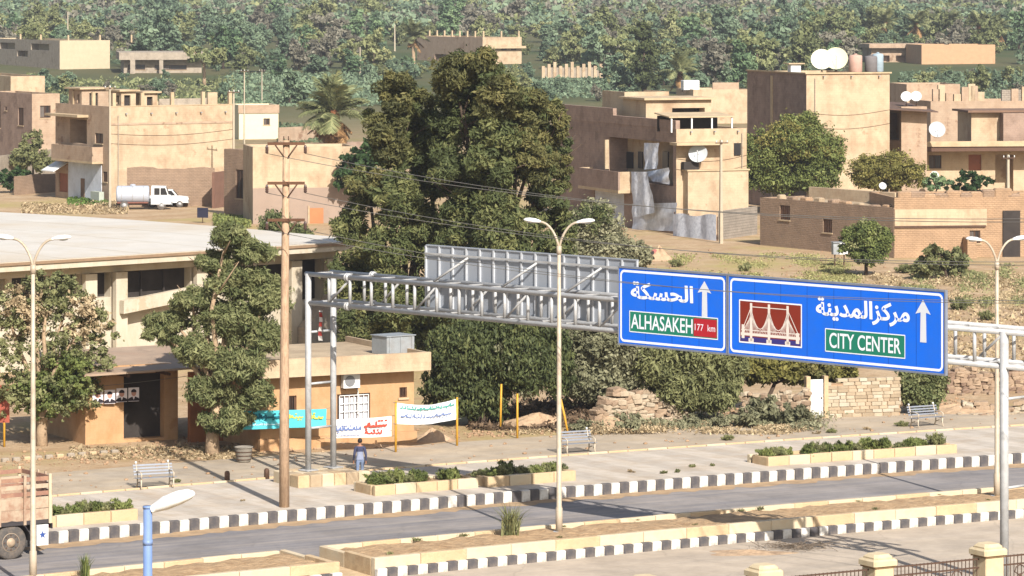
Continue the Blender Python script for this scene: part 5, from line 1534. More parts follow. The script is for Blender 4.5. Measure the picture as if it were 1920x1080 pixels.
def dish_house():
    h = House('house', 'tall peach house with shade-darkened side wall and rooftop dishes', 1512, 398, 19)
    h.walls(1401, 1668, 139, PEACH, [], [], parapet=.3, mL=BROWN_SHADE)  # peach on the sunny wall, brown on the left to paint its shade
    yy = h.L(1448, 300)[0]
    MB().box(-.12, -.003, yy-.18, yy+.18, 0, h.Ht-.3).build('downpipe', SLABC, h.root)
    MB().box(-.15, h.W+.15, -.15, -.003, h.Ht+.003, h.Ht+.14).build('coping', SLABC, h.root)
    MB().box(-.15, -.003, 0, h.D, h.Ht+.003, h.Ht+.14).build('coping', SLABC, h.root)
    # lower wing with lean-to on the right
    g = House('house', 'lower tan wing with shaded lean-to right of the tall peach house', 1690, 392, 17)
    g.walls(1640, 1738, 200, TAN, [], [(1648,1686,208,262,'open')], parapet=.4)
    z = g.L(1660, 190)[1]
    y0, y1 = g.L(1690,200)[0], g.L(1646,200)[0]
    MB().hexa([(-1.8,y0-1.5,z-.6),(3.0,y0-1.5,z-.9),(3.0,y1,z-.3),(-1.8,y1,z),(-1.8,y0-1.5,z-.5),(3.0,y0-1.5,z-.8),(3.0,y1,z-.2),(-1.8,y1,z+.1)]).build('lean_to_roof', mat('leanto_brown', A(120,96,82,.5), .9, var=.2), g.root)
    for k in range(4): MB().tube((-1.5,y0+(y1-y0)*k/3,-.2),(-1.5,y0+(y1-y0)*k/3,z-.4),.07,n=6).build('lean_to_post', SLABC, g.root)
    MB().box(-1.7,-.003,y0,y1,z-6.2,z-6.0).build('floor_slab', SLABC, g.root)
    for k in range(3):
        MB().box(-1.7,-1.6,y0+(y1-y0)*(.1+.3*k),y0+(y1-y0)*(.25+.3*k),z-5.99,z-5.1).build('railing_panel', IRON, g.root)
    return h, g
DH, DG = dish_house()
wall_details(DH, .1, 3)
for i, (x, y, m_, r_) in enumerate(((1541, 118, DISH, 1.0), (1570, 118, mat('dish_yellowish', A(240,234,190,.62), .55, var=.05), 1.08))):
    lx, lz = DH.R(x, y, 2.0)
    dish(['left one of the two large rooftop dishes on the peach house', 'right one of the two large rooftop dishes on the peach house'][i], on_house(DH, lx, 2.0+i*.3, DH.roofz), r_, R(-4), 24, m_, 'large rooftop dishes', mast=DH.Ht-DH.roofz+.5)
lx, _ = DH.R(1604, 128, 3.0)
tank('pinkish rooftop water tank beside the large dishes', on_house(DH, lx, 3.0, DH.roofz), .62, 1.9, mat('tank_pink', A(222,180,160,.55), .8), 0)
lx, _ = DH.R(1633, 128, 3.4); tank('dark grey rooftop water tank in the middle of three', on_house(DH, lx, 3.4, DH.roofz), .58, 1.8, mat('tank_grey', A(140,134,132,.5), .8), 0)
lx, _ = DH.R(1664, 128, 3.0); tank('bluish rooftop water tank right of the grey one', on_house(DH, lx-.6, 3.8, DH.roofz), .52, 2.0, mat('tank_blue', A(178,196,204,.55), .7), 0)
t = thing('roof_vent', 'small white vent box on the left roof edge of the peach house', 'vent', on_house(DH, .9, DH.D*.35, DH.roofz+.002), DH.phi)
MB().bbox(-.5,.5,-.4,.4,0,1.1,.04).build('box', WHITEP, t); MB().box(-.8,.8,-.6,.6,1.103,1.2).build('cap', SLABC, t)
for i, x in enumerate((1694, 1703)):
    dish(['small white dish left on the tan wing roof', 'small white dish right on the tan wing roof'][i], on_house(DG, 1.0+1.2*i, 1.2+.5*i, DG.roofz), .5, R(-8), 25, WHITEP, 'small dishes on the tan wing', mast=.9)
dish('grey dish before the tan wing wall at right', at(1757, 384) + Vector((0,0,(384-258)/(404/20))), .78, R(2), 24, DISHG, 'wall dishes', mast=.15)
dish('pale grey dish on the peach wall of the tarpaulin house', on_house(TPH, TPH.R(1309, 300, -.9)[0], -.9, TPH.R(1309, 306, -.9)[1]), .78, R(-10), 22, DISHG, 'wall dishes', mast=.2)
dish('small white dish on a low wall below the tan wing', at(1752, 394)+Vector((0,0,1.9)), .42, R(-6), 20, WHITEP, None, mast=.9)
dish('small white dish on the mud house roof', at(1655, 424) + Vector((0,0,2.9)), .32, R(10), 28, WHITEP, None, mast=.25)

def right_house():
    h = House('house', 'peach house with dark-edged balcony slab at the right edge', 1724, 378, 8)
    h.walls(1700, 1990, 282, PEACH, [(1741,1765,291,316,'window'), (1816,1840,290,320,'door'), (1866,1900,290,372,'open')], [], parapet=.1, D_=9)
    z = h.Ht
    MB().box(-.2, h.W, -2.6, -.003, z+.003, z+.6).build('balcony_slab', mat('dark_slab', A(120,90,72,.5), .9, var=.15), h.root)
    MB().box(-.25, h.W, -2.75, -2.603, z+.45, z+.95).build('slab_edge', SLABC, h.root)
    x0 = h.R(1815, 240)[0]
    mb = MB(); wall_panel(mb, (x0,-1.2), (1,0), (0,1), 0, h.W-x0, z+.61, z+3.6, []); wall_panel(mb, (x0,-1.2), (0,1), (1,0), 0, 5, z+.61, z+3.6, [])
    mb.build('upper_room', PEACH, h.root)
    MB().box(x0-.5, h.W, -1.9, 4, z+3.603, z+3.8).build('upper_roof', mat('roof_brown', A(150,118,96,.5), .9, var=.15), h.root)
    MB().box(h.R(1868,240)[0], h.W, -2.5, -1.25, z+.61, z+3.55).build('upper_shade_block', BROWN_SHADE, h.root)  # added brown block standing in for shade on the room's right part
    # upper terrace wall behind with broken posts
    q = House('terrace', 'long tan terrace wall with broken posts above the right houses', 1745, 360, 9, 'terrace')
    q.walls(1735, 1990, 190, TAN, [], [], parapet=.3, D_=8)
    W_ = q.W
    for k, (fx, hh) in enumerate(((.02,1.2),(.06,1.6),(.12,.8),(.18,.7),(.24,1.4),(.29,1.7),(.31,1.5),(.36,.9),(.62,1.2),(.70,1.4),(.78,1.5))):
        MB().box(W_*fx, W_*fx+.7, .1, .5, q.Ht+.003, q.Ht+hh).build('broken_post', PEACH if k % 2 else TAN, q.root)
    MB().box(W_*.55, W_*.99, .3, .6, q.Ht+.003, q.Ht+1.1).build('block_wall', GREYBR, q.root)
right_house()
compound_wall('low brown yard wall below the balcony house', 1735, 392, 1800, 389, 1.2, BROWN_SHADE, 'yard_wall', seed=14)
compound_wall('grey rubble yard wall behind the olive trees', 1590, 392, 1740, 384, 2.4, CONC, 'yard_wall', seed=15, ragged=.15)

def mud_houses():
    h = House('mud_house', 'brown mud brick house with two shuttered windows', 1676, 484, 33)
    h.walls(1425, 1700, 378, MUD, [], [(1462,1481,385,412,'blind'), (1543,1560,411,436,'blind')], parapet=.12, ht=3.75, W_=9, roofm=ROOFT)
    rnd = random.Random(3)
    for i in range(9):
        y = h.D*(.05+.1*i); MB().bbox(.1, .6+rnd.random()*.4, y, y+.5+rnd.random()*.5, h.roofz+.003, h.Ht+.05+rnd.random()*.3, .08).build('rubble_block', [MUDL, MUD, ROOFT][i % 3], h.root)
    # peach roof ledge
    yy0 = h.L(1600, 360)[0]; yy1 = h.L(1440, 360)[0]
    MB().box(4.0, 4.4, yy0, yy1, h.roofz+.003, h.Ht+.75).build('roof_wall', PEACH, h.root)
    g = House('mud_house', 'low mud house with peach upper band and sagging top', 1677, 484, 8)
    g.walls(1676, 2000, 380, MUDL, [(1818,1838,432,456,'window')], [], parapet=.3, D_=8, ht=4.5)
    z1 = g.R(1750, 392)[1]; z0 = g.R(1750, 424)[1]
    MB().box(.02, g.R(1850,400)[0], -.06, -.003, z0, z1).build('plaster_band', PEACH, g.root)
    MB().box(.02, g.R(1848,400)[0], -.10, -.063, z0-.12, z0+.04).build('broken_lip', IRON, g.root)
    for i in range(14):
        rnd = random.Random(60+i); x = .3+g.W*.07*i
        MB().bbox(x, x+.9+rnd.random()*.6, 0.05, .8, g.Ht+.003, g.Ht+.15+.5*rnd.random(), .1).build('rubble_block', [MUDL, MUD][i % 2], g.root)
    t0, z1 = g.R(1880, 395); t1, z0 = g.R(1912, 468)
    MB().box(t0, t1, -.14, -.003, 0, z1).build('doorway', DARKW, g.root)
    MB().box(g.R(1805,440)[0], g.R(1822,440)[0], -1.4, -.07, 0, g.R(1812,444)[1]).build('buttress', MUDL, g.root)
mud_houses()
EARTH = mat('rough_earth', A(214,182,146,.54), .97, var=.25, scale=2, bump=.06, bscale=5, dirt=A(176,140,108,.5), dirt_amt=.6, dirt_scale=1.5)
# ================================================================== WALLS AND RUINS BY THE STREET
def stone_wall():
    p0, p1 = at(1540, 784), at(1690, 779); d = p1-p0; L = Vector((d.x,d.y)).length
    r = thing('stone_wall', 'broken stone block wall with white doorway under the blue sign', 'wall', p0, math.atan2(d.y,d.x))
    s = F/p0.y; hmax = (784-708)/s
    ms = [mat('wall_stone_%d' % i, A(*c, .48), .93, var=.15, scale=2, bump=.02, bscale=7) for i, c in enumerate(((216,198,168),(206,182,150),(224,210,184),(190,168,138),(212,190,158)))]
    rnd = random.Random(2); z = 0.0; row = 0
    while z < hmax-.02:
        hh = .15 + .035*rnd.random(); x = -.15*rnd.random()
        while x < L:
            w = rnd.uniform(.28, .62); x1 = min(x+w, L); f = (x/L)
            lim = hmax*(1 - .10*(f < .15) - .04*math.sin(f*9) - (.10 if f > .93 else 0))
            if z+hh < lim and x1-max(x,0) > .1:
                MB().bbox(max(x,0)+.012, x1-.012, rnd.uniform(-.03,.02), .34, z+.008, z+hh-.006, .02).build('stone', ms[rnd.randrange(5)], r)
            x = x1
            if x >= L-.01: break
        z += hh; row += 1
    MB().box(.05, L-.05, .04, .30, -.2, hmax*.84).build('mortar_core', MUDL, r)
    # doorway
    q = at(1519, 784)
    g = thing('door', 'bright white metal yard door in the stone wall', 'door', at(1520, 785), math.atan2(d.y,d.x))
    MB().bbox(0, .62, 0, .05, .05, (785-712)/s, .01).build('leaf', WHITEP, g)
    MB().box(.08,.54,-.02,-.002,.25,.9).build('panel', WHITEP, g); MB().box(.08,.54,-.02,-.002,1.0,1.6).build('panel', WHITEP, g)
    MB().box(.5,.56,-.06,-.021,.92,.99).build('handle', IRON, g)
    for x in (-.22, .66): MB().box(x, x+.2, -.05, .3, -.1, (785-706)/s).build('door_post', STONE, g)
def rubble(label, name, x0, y0, x1, y1, hf, size, seed, tones, th=.45):
    """dry tumbled masonry: irregular stones stacked to a broken outline"""
    p0, p1 = at(x0, y0), at(x1, y1); d = p1-p0; L = Vector((d.x,d.y)).length
    r = thing(name, label, 'wall', p0, math.atan2(d.y,d.x)); rnd = random.Random(seed); ms = []
    for k in range(10):
        w, hh, dd = size*rnd.uniform(.8,1.7), size*rnd.uniform(.55,.8), th*rnd.uniform(.45,.6)
        mb = MB().bbox(-w/2, w/2, -dd, dd, 0, hh, size*.16)
        mb.v = [(v[0]+rnd.uniform(-.03,.03), v[1]+rnd.uniform(-.03,.03), v[2]+rnd.uniform(-.02,.02)) for v in mb.v]
        ms.append((mb.mesh('stone', tones[k % len(tones)]), w, hh))
    z = 0.0
    while z < 2.4:
        x = rnd.uniform(0, size*.5); any_ = False
        while x < L:
            me, w, hh = ms[rnd.randrange(10)]
            if z < hf(x/L)*rnd.uniform(.82,1.08):
                o = mesh_obj('stone', me, r); o.location = (x+w/2, rnd.uniform(-.08,.08)-.10*(1-z), z+rnd.uniform(-.03,.03)); o.rotation_euler = (rnd.uniform(-.15,.15), rnd.uniform(-.18,.18), rnd.uniform(-.25,.25)); any_ = True
            x += w*.94
        if not any_: break
        z += size*.6
    for k in range(14):
        me, w, hh = ms[rnd.randrange(10)]; o = mesh_obj('stone', me, r); o.location = (rnd.uniform(-.3,L+.3), -rnd.uniform(.4,1.4), -.05); o.scale = (.7,.7,.7); o.rotation_euler.z = rnd.uniform(0,3)
    MB().box(.1, L-.1, -.12, .12, -.2, min(hf(.3), hf(.6), hf(.85))*.7).build('earth_core', EARTH, r)
RT = [mat('rubble_tone_%d' % i, A(*c, .46), .95, var=.2, scale=2.5, bump=.03, bscale=7) for i, c in enumerate(((212,190,160),(196,168,138),(184,156,128),(218,200,172)))]
RT2 = [RT[2], mat('rubble_tone_dark', A(166,138,116,.46), .95, var=.2, scale=2.5, bump=.03, bscale=7), RT[1]]
rubble('pale rubble wall left of the white door behind weeds', 'rubble_wall', 1392, 780, 1512, 786, lambda t: .95+.25*t+.1*math.sin(t*14), .26, 22, RT)
rubble('ruined earth and stone wall stepping down beside the tamarisk', 'ruined_wall', 1108, 802, 1274, 790, lambda t: (.7+5*t if t < .2 else 1.7*(1-t)**.55+.25), .28, 23, RT, .6)
rubble('rubble field wall behind the right gantry leg', 'rubble_wall', 1772, 738, 1930, 730, lambda t: 1.0+.2*math.sin(t*11), .30, 24, RT2, .5)
rubble('low tumbled stones at the right behind the bench', 'rubble_wall', 1785, 772, 1930, 774, lambda t: .35+.15*math.sin(t*9), .26, 25, RT, .5)
stone_wall()
def mound(label, x, y, rx, ry, h, m, seed, name='earth_mound', cat='mound', group=None):
    p = at(x, y); rng = random.Random(seed); mb = MB(); n, k = 26, 8
    ph = [rng.uniform(0,6) for _ in range(4)]
    for i in range(k+1):
        f = i/k
        for j in range(n):
            t = 2*math.pi*j/n; rr = 1+.15*math.sin(3*t+ph[0])+.1*math.sin(5*t+ph[1])
            z = h*(1-f)**1.0*(1+.2*math.sin(4*t+ph[2]))*(math.cos(f*math.pi/2)**.6) + rng.uniform(-.06,.06)*h*(1-f)
            mb.v.append((rx*f*rr*math.cos(t), ry*f*rr*math.sin(t), z-.03*f))
    for i in range(k):
        for j in range(n): mb.f.append([i*n+j, (i+1)*n+j, (i+1)*n+(j+1)%n, i*n+(j+1)%n]); mb.mi.append(0)
    o = mb.build(name, m, None, True, loc=p)
    return tag(o, label, cat, group)
mound('reddish earth mound below the big tree', 1010, 800, 3.2, 1.6, .55, EARTH, 1)
mound('earth bank behind the central bench', 1130, 802, 2.8, 1.4, .5, EARTH, 2)
mound('low rubble heap between shop and yellow post', 810, 826, 1.1, .8, .5, EARTH, 3)
mound('dirt strip along the shop foot', 640, 838, 4.4, .7, .18, EARTH, 4)
mound('pinkish rubble heap beyond the sign top', 1236, 488, 1.3, 1.0, .95, EARTH, 5)
mound('sandy bank right of the stone wall', 1800, 772, 3.2, 1.4, .35, EARTH, 6)
mound('flat pile of swept sand on the near road', 1405, 1034, 2.0, 1.0, .10, EARTH, 7, 'sand_pile', 'sand')
bpy.data.objects['sand_pile'].location = at(1405, 1036, ROADZ)
# rubble stones: earthy clods along the verge (nobody could count them)
def clods():
    rng = random.Random(12); mb = MB()
    for i in range(1500):
        a = rng.uniform(-14, 40); b = 26.2 + abs(rng.gauss(0, 2.2)) + (3.0 if a < 12 else 0)*rng.random()
        if rng.random() < .12: b = rng.uniform(19.4, 26)
        p = W(a, b); r = rng.uniform(.03, .11)
        mb.sphere((p.x, p.y, r*.3), r, r*rng.uniform(.7,1.2), r*.7, 6, 3, .2, rng)
    for i in range(60):
        x = rng.uniform(1180, 1700); y = rng.uniform(470, 540); p = at(x, y); r = rng.uniform(.05,.16)
        mb.sphere((p.x, p.y, r*.3), r, r, r*.6, 6, 3, .2, rng)
    tag(mb.build('clods', MUDL, None), 'loose clods and pebbles along the verge', 'gravel', kind='stuff')
clods()
def red_cart():
    p = at(1216, 488); r = thing('wreck', 'small faded red wreck beside the rubble heap', 'wreck', p, R(14))
    RD = mat('faded_red', A(196,120,112,.52), .8, var=.2)
    MB().hexa([(-.75,-.4,.25),(.75,-.4,.25),(.75,.4,.25),(-.75,.4,.25),(-.7,-.38,.85),(.5,-.38,.8),(.5,.38,.8),(-.7,.38,.85)]).build('body', RD, r)
    for x in (-.5,.5):
        for y in (-.45,.45): MB().lathe((x,y,.22),[(.22,-.06),(.24,0),(.22,.06)],12,'y').build('wheel', RUBBER, r, True)
    MB().box(-.2,.3,-.43,-.401,.45,.7).build('opening', DARKW, r)
red_cart()
def cabinet():
    p = at(1574, 500); s = F/p.y; r = thing('electric_cabinet', 'white meter cabinet on a post beside the small tree', 'cabinet', p, R(14))
    for x in (-.35,.35): MB().tube((x,0,-.1),(x,0,.9),.05,n=8).build('post', IRON, r)
    MB().bbox(-.1,.55,-.3,.2,.9,1.75,.02).build('box', WHITEP, r); MB().bbox(-.55,-.12,-.25,.2,.9,1.75,.02).build('side_box', TIN, r)
    MB().box(-.6,.6,-.36,.26,1.753,1.80).build('hood', TIN, r)
cabinet()
def small_sign():
    p = at(380, 418); r = thing('notice_board', 'small dark board on a post behind the hall roof', 'board', p, R(-20))
    MB().tube((0,0,-.1),(0,0,1.0),.04,n=6).build('post', IRON, r); MB().bbox(-.5,.5,-.05,.05,.45,1.3,.01).build('panel', mat('board_blue_dark', A(60,62,84,.4), .6), r)
small_sign()

# ================================================================== STREET FURNITURE
BENCHM = mat('bench_paint', A(160,166,176,.5), .5, .2, var=.1, dirt=A(150,130,110), dirt_amt=.4, dirt_scale=4)
BENCHL = mat('bench_iron_cream', A(222,206,180,.55), .6, .1, var=.1)
def bench(label, x, y, rz, first=None):
    if first is not None:
        c = copy_tree(first); c.location = at(x, y); c.rotation_euler.z = rz; c['label'] = label; return c
    r = thing('park_bench', label, 'bench', at(x, y), rz, 'metal benches along the pavement')
    Wb = .82
    sl = MB().bbox(-Wb, Wb, -.035, .035, 0, .025, .008).mesh('seat_slat', BENCHM)
    for k in range(5): o = mesh_obj('seat_slat', sl, r); o.location = (0, -.26+.115*k, .44-.01*k)
    bs = MB().bbox(-Wb, Wb, -.012, .012, -.035, .035, .006).mesh('back_slat', BENCHM)
    for k in range(4): o = mesh_obj('back_slat', bs, r); o.location = (0, .26+.045*k, .55+.115*k); o.rotation_euler.x = -.3
    for sx in (-Wb*.82, Wb*.82):
        f = MB()
        f.path([(sx,-.38,.0),(sx,-.30,.20),(sx,-.33,.40),(sx,-.10,.42),(sx,.22,.40),(sx,.30,.62),(sx,.44,.98)], .032, 6)
        f.path([(sx,.34,.0),(sx,.22,.20),(sx,.22,.41)], .032, 6)
        f.path([(sx,-.30,.20),(sx,-.05,.28),(sx,.22,.20)], .022, 6)
        f.build('end_frame', BENCHL, r, True)
        MB().path([(sx,-.33,.40),(sx,-.36,.62),(sx,-.15,.68),(sx,.32,.66)], .025, 6).build('armrest', BENCHL, r, True)
        MB().sphere((sx,.45,1.0), .05,.05,.05, 8, 6).build('finial', WHITEP, r, True)
    return r
b0 = bench('grey slatted bench on the left pavement beyond the planter', 291, 915, TH+R(-8))
bench('grey slatted bench behind the central lamp post', 1083, 850, TH+R(-4), b0)
bench('grey slatted bench before the hedge at right', 1737, 800, TH+R(-2), b0)
def litter_bin():
    r = thing('litter_bin', 'squat grey litter bin beside the pine trunk', 'bin', at(457, 867), R(10))
    TB = mat('bin_grey', A(168,158,142,.5), .8, var=.15)
    MB().lathe((0,0,0), [(.26,0),(.30,.1),(.36,.58),(.37,.62)], 18).build('body', TB, r, True)
    MB().lathe((0,0,0), [(.37,.622),(.40,.625),(.40,.67),(.36,.675),(.33,.64)], 18).build('rim', TB, r, True)
    for k in range(3): MB().lathe((0,0,0), [(.305+.02*k,.12+.16*k),(.33+.02*k,.13+.16*k),(.33+.02*k,.15+.16*k),(.31+.02*k,.16+.16*k)], 18).build('hoop', IRON, r, True)
litter_bin()
def kerb_stubs():
    # low painted blocks along the left street edge, two short bollards with their shadows
    for i, (x, y) in enumerate(((426, 903), (500, 898))):
        o = MB().lathe((0,0,0), [(.11,-.05),(.11,.35),(.08,.42),(.02,.44)], 12).build('bollard', IRON, None, True, loc=at(x, y))
        tag(o, ['short dark bollard left of the wooden pole', 'short dark bollard just behind the wooden pole'][i], 'bollard', 'short bollards')
kerb_stubs()
er2 = bpy.data.objects.new('painted_edging', None); COL.objects.link(er2); er2['kind'] = 'structure'; er2.location = (0,0,0)
for i in range(11):
    p = at(10+20.5*i, 866-1.6*i); 
    o = MB().bbox(-.16,.16,-.11,.11,-.05,.16,.03).build('edge_stone', [YELLOW, CONC, STONE][i % 3] if i % 3 else CONC, er2); o.location = p; o.rotation_euler.z = R(28)

# fence of stone pillars and iron railings in the foreground
def fence():
    BF = -20.62; step = 4.42; first = None
    LIMEP = mat('pillar_limestone', A(244,222,180,.50), .88, var=.08, scale=1.5, bump=.006, bscale=9, dirt=A(220,184,130,.52), dirt_amt=.5, dirt_scale=1.2)
    RAIL = mat('railing_brown', A(110,84,68,.5), .6, .2, var=.15)
    labels = ['rightmost visible stone pillar, beside the right gantry leg', 'second stone pillar from the right along the foreground railing', 'third stone pillar from the right along the foreground railing', 'barely visible stone pillar cap at the bottom centre', 'stone pillar at the foreground railing beyond the right edge', 'stone pillar at the bottom left of the foreground railing']
    for n_, k in enumerate((0, -1, -2, -3, 1, -4)):
        a = 3.86 + step*k; p = W(a, BF, -.30)
        r = thing('stone_pillar', labels[n_], 'pillar', p, TH, 'stone pillars of the foreground railing')
        h = 2.25
        MB().bbox(-.37,.37,-.37,.37,0,h-.42,.03).build('shaft', LIMEP, r)
        MB().bbox(-.44,.44,-.44,.44,0,.28,.03).build('plinth', LIMEP, r)
        MB().bbox(-.41,.41,-.41,.41,h-.418,h-.36,.01).build('necking', mat('pillar_joint', A(176,140,98,.5), .9), r)
        MB().bbox(-.47,.47,-.47,.47,h-.357,h-.14,.06).build('cap', LIMEP, r)
        MB().bbox(-.37,.37,-.37,.37,h-.138,h,.09).build('cap_top', LIMEP, r)
        # railing bay to the next pillar on the right
        g = thing('railing', 'iron railing bay right of the ' + ['rightmost visible', 'second', 'third', 'barely visible', 'off-frame right', 'bottom left'][n_] + ' stone pillar', 'railing', W(a+.38, BF, -.30), TH, 'iron railing bays')
        Lr = step-.76
        for z in (.25, 1.48, 1.76): MB().box(0, Lr, -.025, .025, z-.025, z+.025).build('rail', RAIL, g)
        nb = 24; bm = MB().box(-.011,.011,-.011,.011,.1,1.80).mesh('bar', RAIL); tip = MB().lathe((0,0,0),[(.012,1.46),(.03,1.49),(.002,1.58)],6).mesh('spear_tip', RAIL)
        for i in range(nb):
            o = mesh_obj('bar', bm, g); o.location.x = Lr*(i+.5)/nb
        for i in (6, 18):
            m_ = MB(); c = Lr*(i+.0)/nb
            for s_ in (-1,1):
                m_.path([(c,-.03,1.1),(c+s_*.22,-.03,1.23),(c+s_*.16,-.03,1.38),(c,-.03,1.45)], .02, 6)
                m_.path([(c,-.03,1.1),(c+s_*.22,-.03,.97),(c+s_*.16,-.03,.81),(c,-.03,.75)], .02, 6)
            m_.sphere((c,-.03,1.1), .07,.03,.07, 8, 6)
            m_.build('scroll_ornament', RAIL, g)
fence()

# ================================================================== VEHICLES
def wheel(r, x, y, R_, w, rim, dual=False):
    t = MB().lathe((x,y,R_), [(R_*.58,-w/2+.02),(R_*.9,-w/2),(R_,-w/2+.05),(R_,w/2-.05),(R_*.9,w/2),(R_*.58,w/2-.02)], 26, 'y').build('wheel', RUBBER, r, True)
    s_ = -1
    MB().lathe((x,y+s_*(w/2-.03),R_), [(R_*.57,-.03),(R_*.55,.0),(R_*.30,.06),(R_*.22,.02),(R_*.12,-.05)], 20, 'y').build('rim', rim, t, True)
    hub = MB()
    for k in range(8): a = 2*math.pi*k/8; hub.lathe((x+R_*.42*math.cos(a), y+s_*(w/2-.02), R_+R_*.42*math.sin(a)), [(.025,-.02),(.025,.05)], 6, 'y')
    hub.build('wheel_nuts', IRON, t)
    return t
def stake_truck():
    p = at(93, 1043, ROADZ); ang = TH + math.pi + R(3)
    # local +x is forward (towards the left of the picture), +y is the far... near side is local +y after the turn
    r = thing('stake_truck', 'battered cream and rust stake truck seen from its rear side', 'truck', p + V*1.25, ang)
    CRM = mat('truck_cream_rust', A(220,196,166,.50), .8, var=.14, dirt=A(176,124,96,.48), dirt_amt=.85, dirt_scale=2.0)
    RST = mat('truck_rust_red', A(182,134,112,.48), .75, var=.2, dirt=A(220,180,140,.5), dirt_amt=.6, dirt_scale=3)
    DRK = mat('truck_chassis', A(90,84,84,.4), .8, var=.2)
    L = 6.0; hw = 1.22
    near = hw
    bed = MB().box(.0, L, -hw, hw, 1.20, 1.34).build('bed_floor', DRK, r)
    # low boards then open slats, on both sides and the rear
    def side(x0, x1, y0, y1, along):
        for k in range(2):
            z = 1.345+.42*k
            MB().box(x0, x1, y0, y1, z, z+.40).build('side_board', CRM, r)
        for k in range(3):
            z = 2.22+.26*k
            MB().box(x0, x1, y0+.005, y1-.005, z, z+.15).build('slat', [RST, CRM, RST][k], r)
    side(0, L, hw-.06, hw, 'x'); side(0, L, -hw, -hw+.06, 'x')
    for k in range(2): MB().box(-.06, -.002, -hw, hw, 1.345+.42*k, 1.745+.42*k).build('tail_board', CRM, r)
    for k in range(3): MB().box(-.055, -.007, -hw, hw, 2.22+.26*k, 2.37+.26*k).build('slat', RST, r)
    for x in (0.05, 1.05, 2.05, 3.05, 4.05, 5.05, 5.95):
        for y in (hw+.002, -hw-.062): MB().box(x-.05, x+.05, y, y+.06, 1.2, 2.98).build('stake', CRM if x != .05 else STONE2, r)
    for y in (-.6, 0, .6): MB().box(-.12, -.062, y-.04, y+.04, 1.2, 2.98).build('stake', CRM, r)
    MB().box(-.05, L, -.42, .42, .85, 1.18).build('chassis', DRK, r)
    MB().box(-.10, -.062, -hw+.05, hw-.05, .98, 1.17).build('rear_crossbar', DRK, r)
    RIM = mat('truck_rim', A(206,180,150,.5), .6, .2, var=.2)
    for y in (.98, -.98): 
        w = MB().lathe((1.55, y, .60), [(.36,-.17),(.55,-.19),(.62,-.14),(.62,.14),(.55,.19),(.36,.17)], 28, 'y').build('wheel', RUBBER, r, True)
        s_ = 1 if y > 0 else -1
        MB().lathe((1.55, y+s_*.15, .60), [(.35,-.02*s_),(.34,.03*s_),(.20,-.06*s_),(.13,.10*s_),(.06,.12*s_)], 22, 'y').build('rim', RIM, w, True)
        n_ = MB()
        for k in range(8): a = 2*math.pi*k/8; n_.lathe((1.55+.26*math.cos(a), y+s_*.13, .60+.26*math.sin(a)), [(.03,-.04),(.03,.05)], 6, 'y')
        n_.build('wheel_nuts', IRON, w)
        pts = []
        for k in range(9): a = math.pi*(k/8); pts.append((1.55+.76*math.cos(a), .60+.74*math.sin(a)))
        m_ = MB()
        for k in range(8):
            (xa,za),(xb,zb) = pts[k], pts[k+1]
            m_.hexa([(xa,y-.25,za),(xb,y-.25,zb),(xb,y+.25,zb),(xa,y+.25,za),(xa,y-.25,za+.04),(xb,y-.25,zb+.04),(xb,y+.25,zb+.04),(xa,y+.25,za+.04)])
        m_.build('mudguard', DRK, r)
        fl = MB().box(.12, .58, y-.28, y+.28, .42, 1.16).build('mud_flap', WHITEP, r)
    fl = bpy.data.objects.new('flap', None) if False else None
    # blue star on the near side of the rear flap box
    st = MB(); pts = []
    for k in range(10):
        a = math.pi/2 + math.pi*k/5; rr = .16 if k % 2 == 0 else .065; pts.append((.35+rr*math.cos(a), 1.264, .80+rr*math.sin(a)))
    st.add(pts, [tuple(range(10))]); st.build('star_emblem', mat('star_blue', A(60,90,160,.55), .6), r)
    MB().lathe((-.07,.95,1.08), [(.06,-.02),(.06,.01),(.03,.02)], 10, 'x').build('tail_light', SIGNR, r); MB().lathe((-.07,-.95,1.08), [(.06,-.02),(.06,.01),(.03,.02)], 10, 'x').build('tail_light', SIGNR, r)
    # cab, beyond the left edge
    cb = MB().prism([(6.15,.7),(8.2,.7),(8.25,1.5),(7.6,1.7),(7.2,2.6),(6.2,2.65)], -1.1, 1.1).build('cab', CRM, r)
    for y in (1.1, -1.12): MB().box(6.4, 7.15, y, y+.02, 1.8, 2.45).build('cab_window', GLASS_D, cb)
    for y in (.95, -.95): MB().lathe((7.4, y, .6), [(.36,-.15),(.6,-.13),(.62,0),(.6,.13),(.36,.15)], 24, 'y').build('wheel', RUBBER, r, True)
stake_truck()
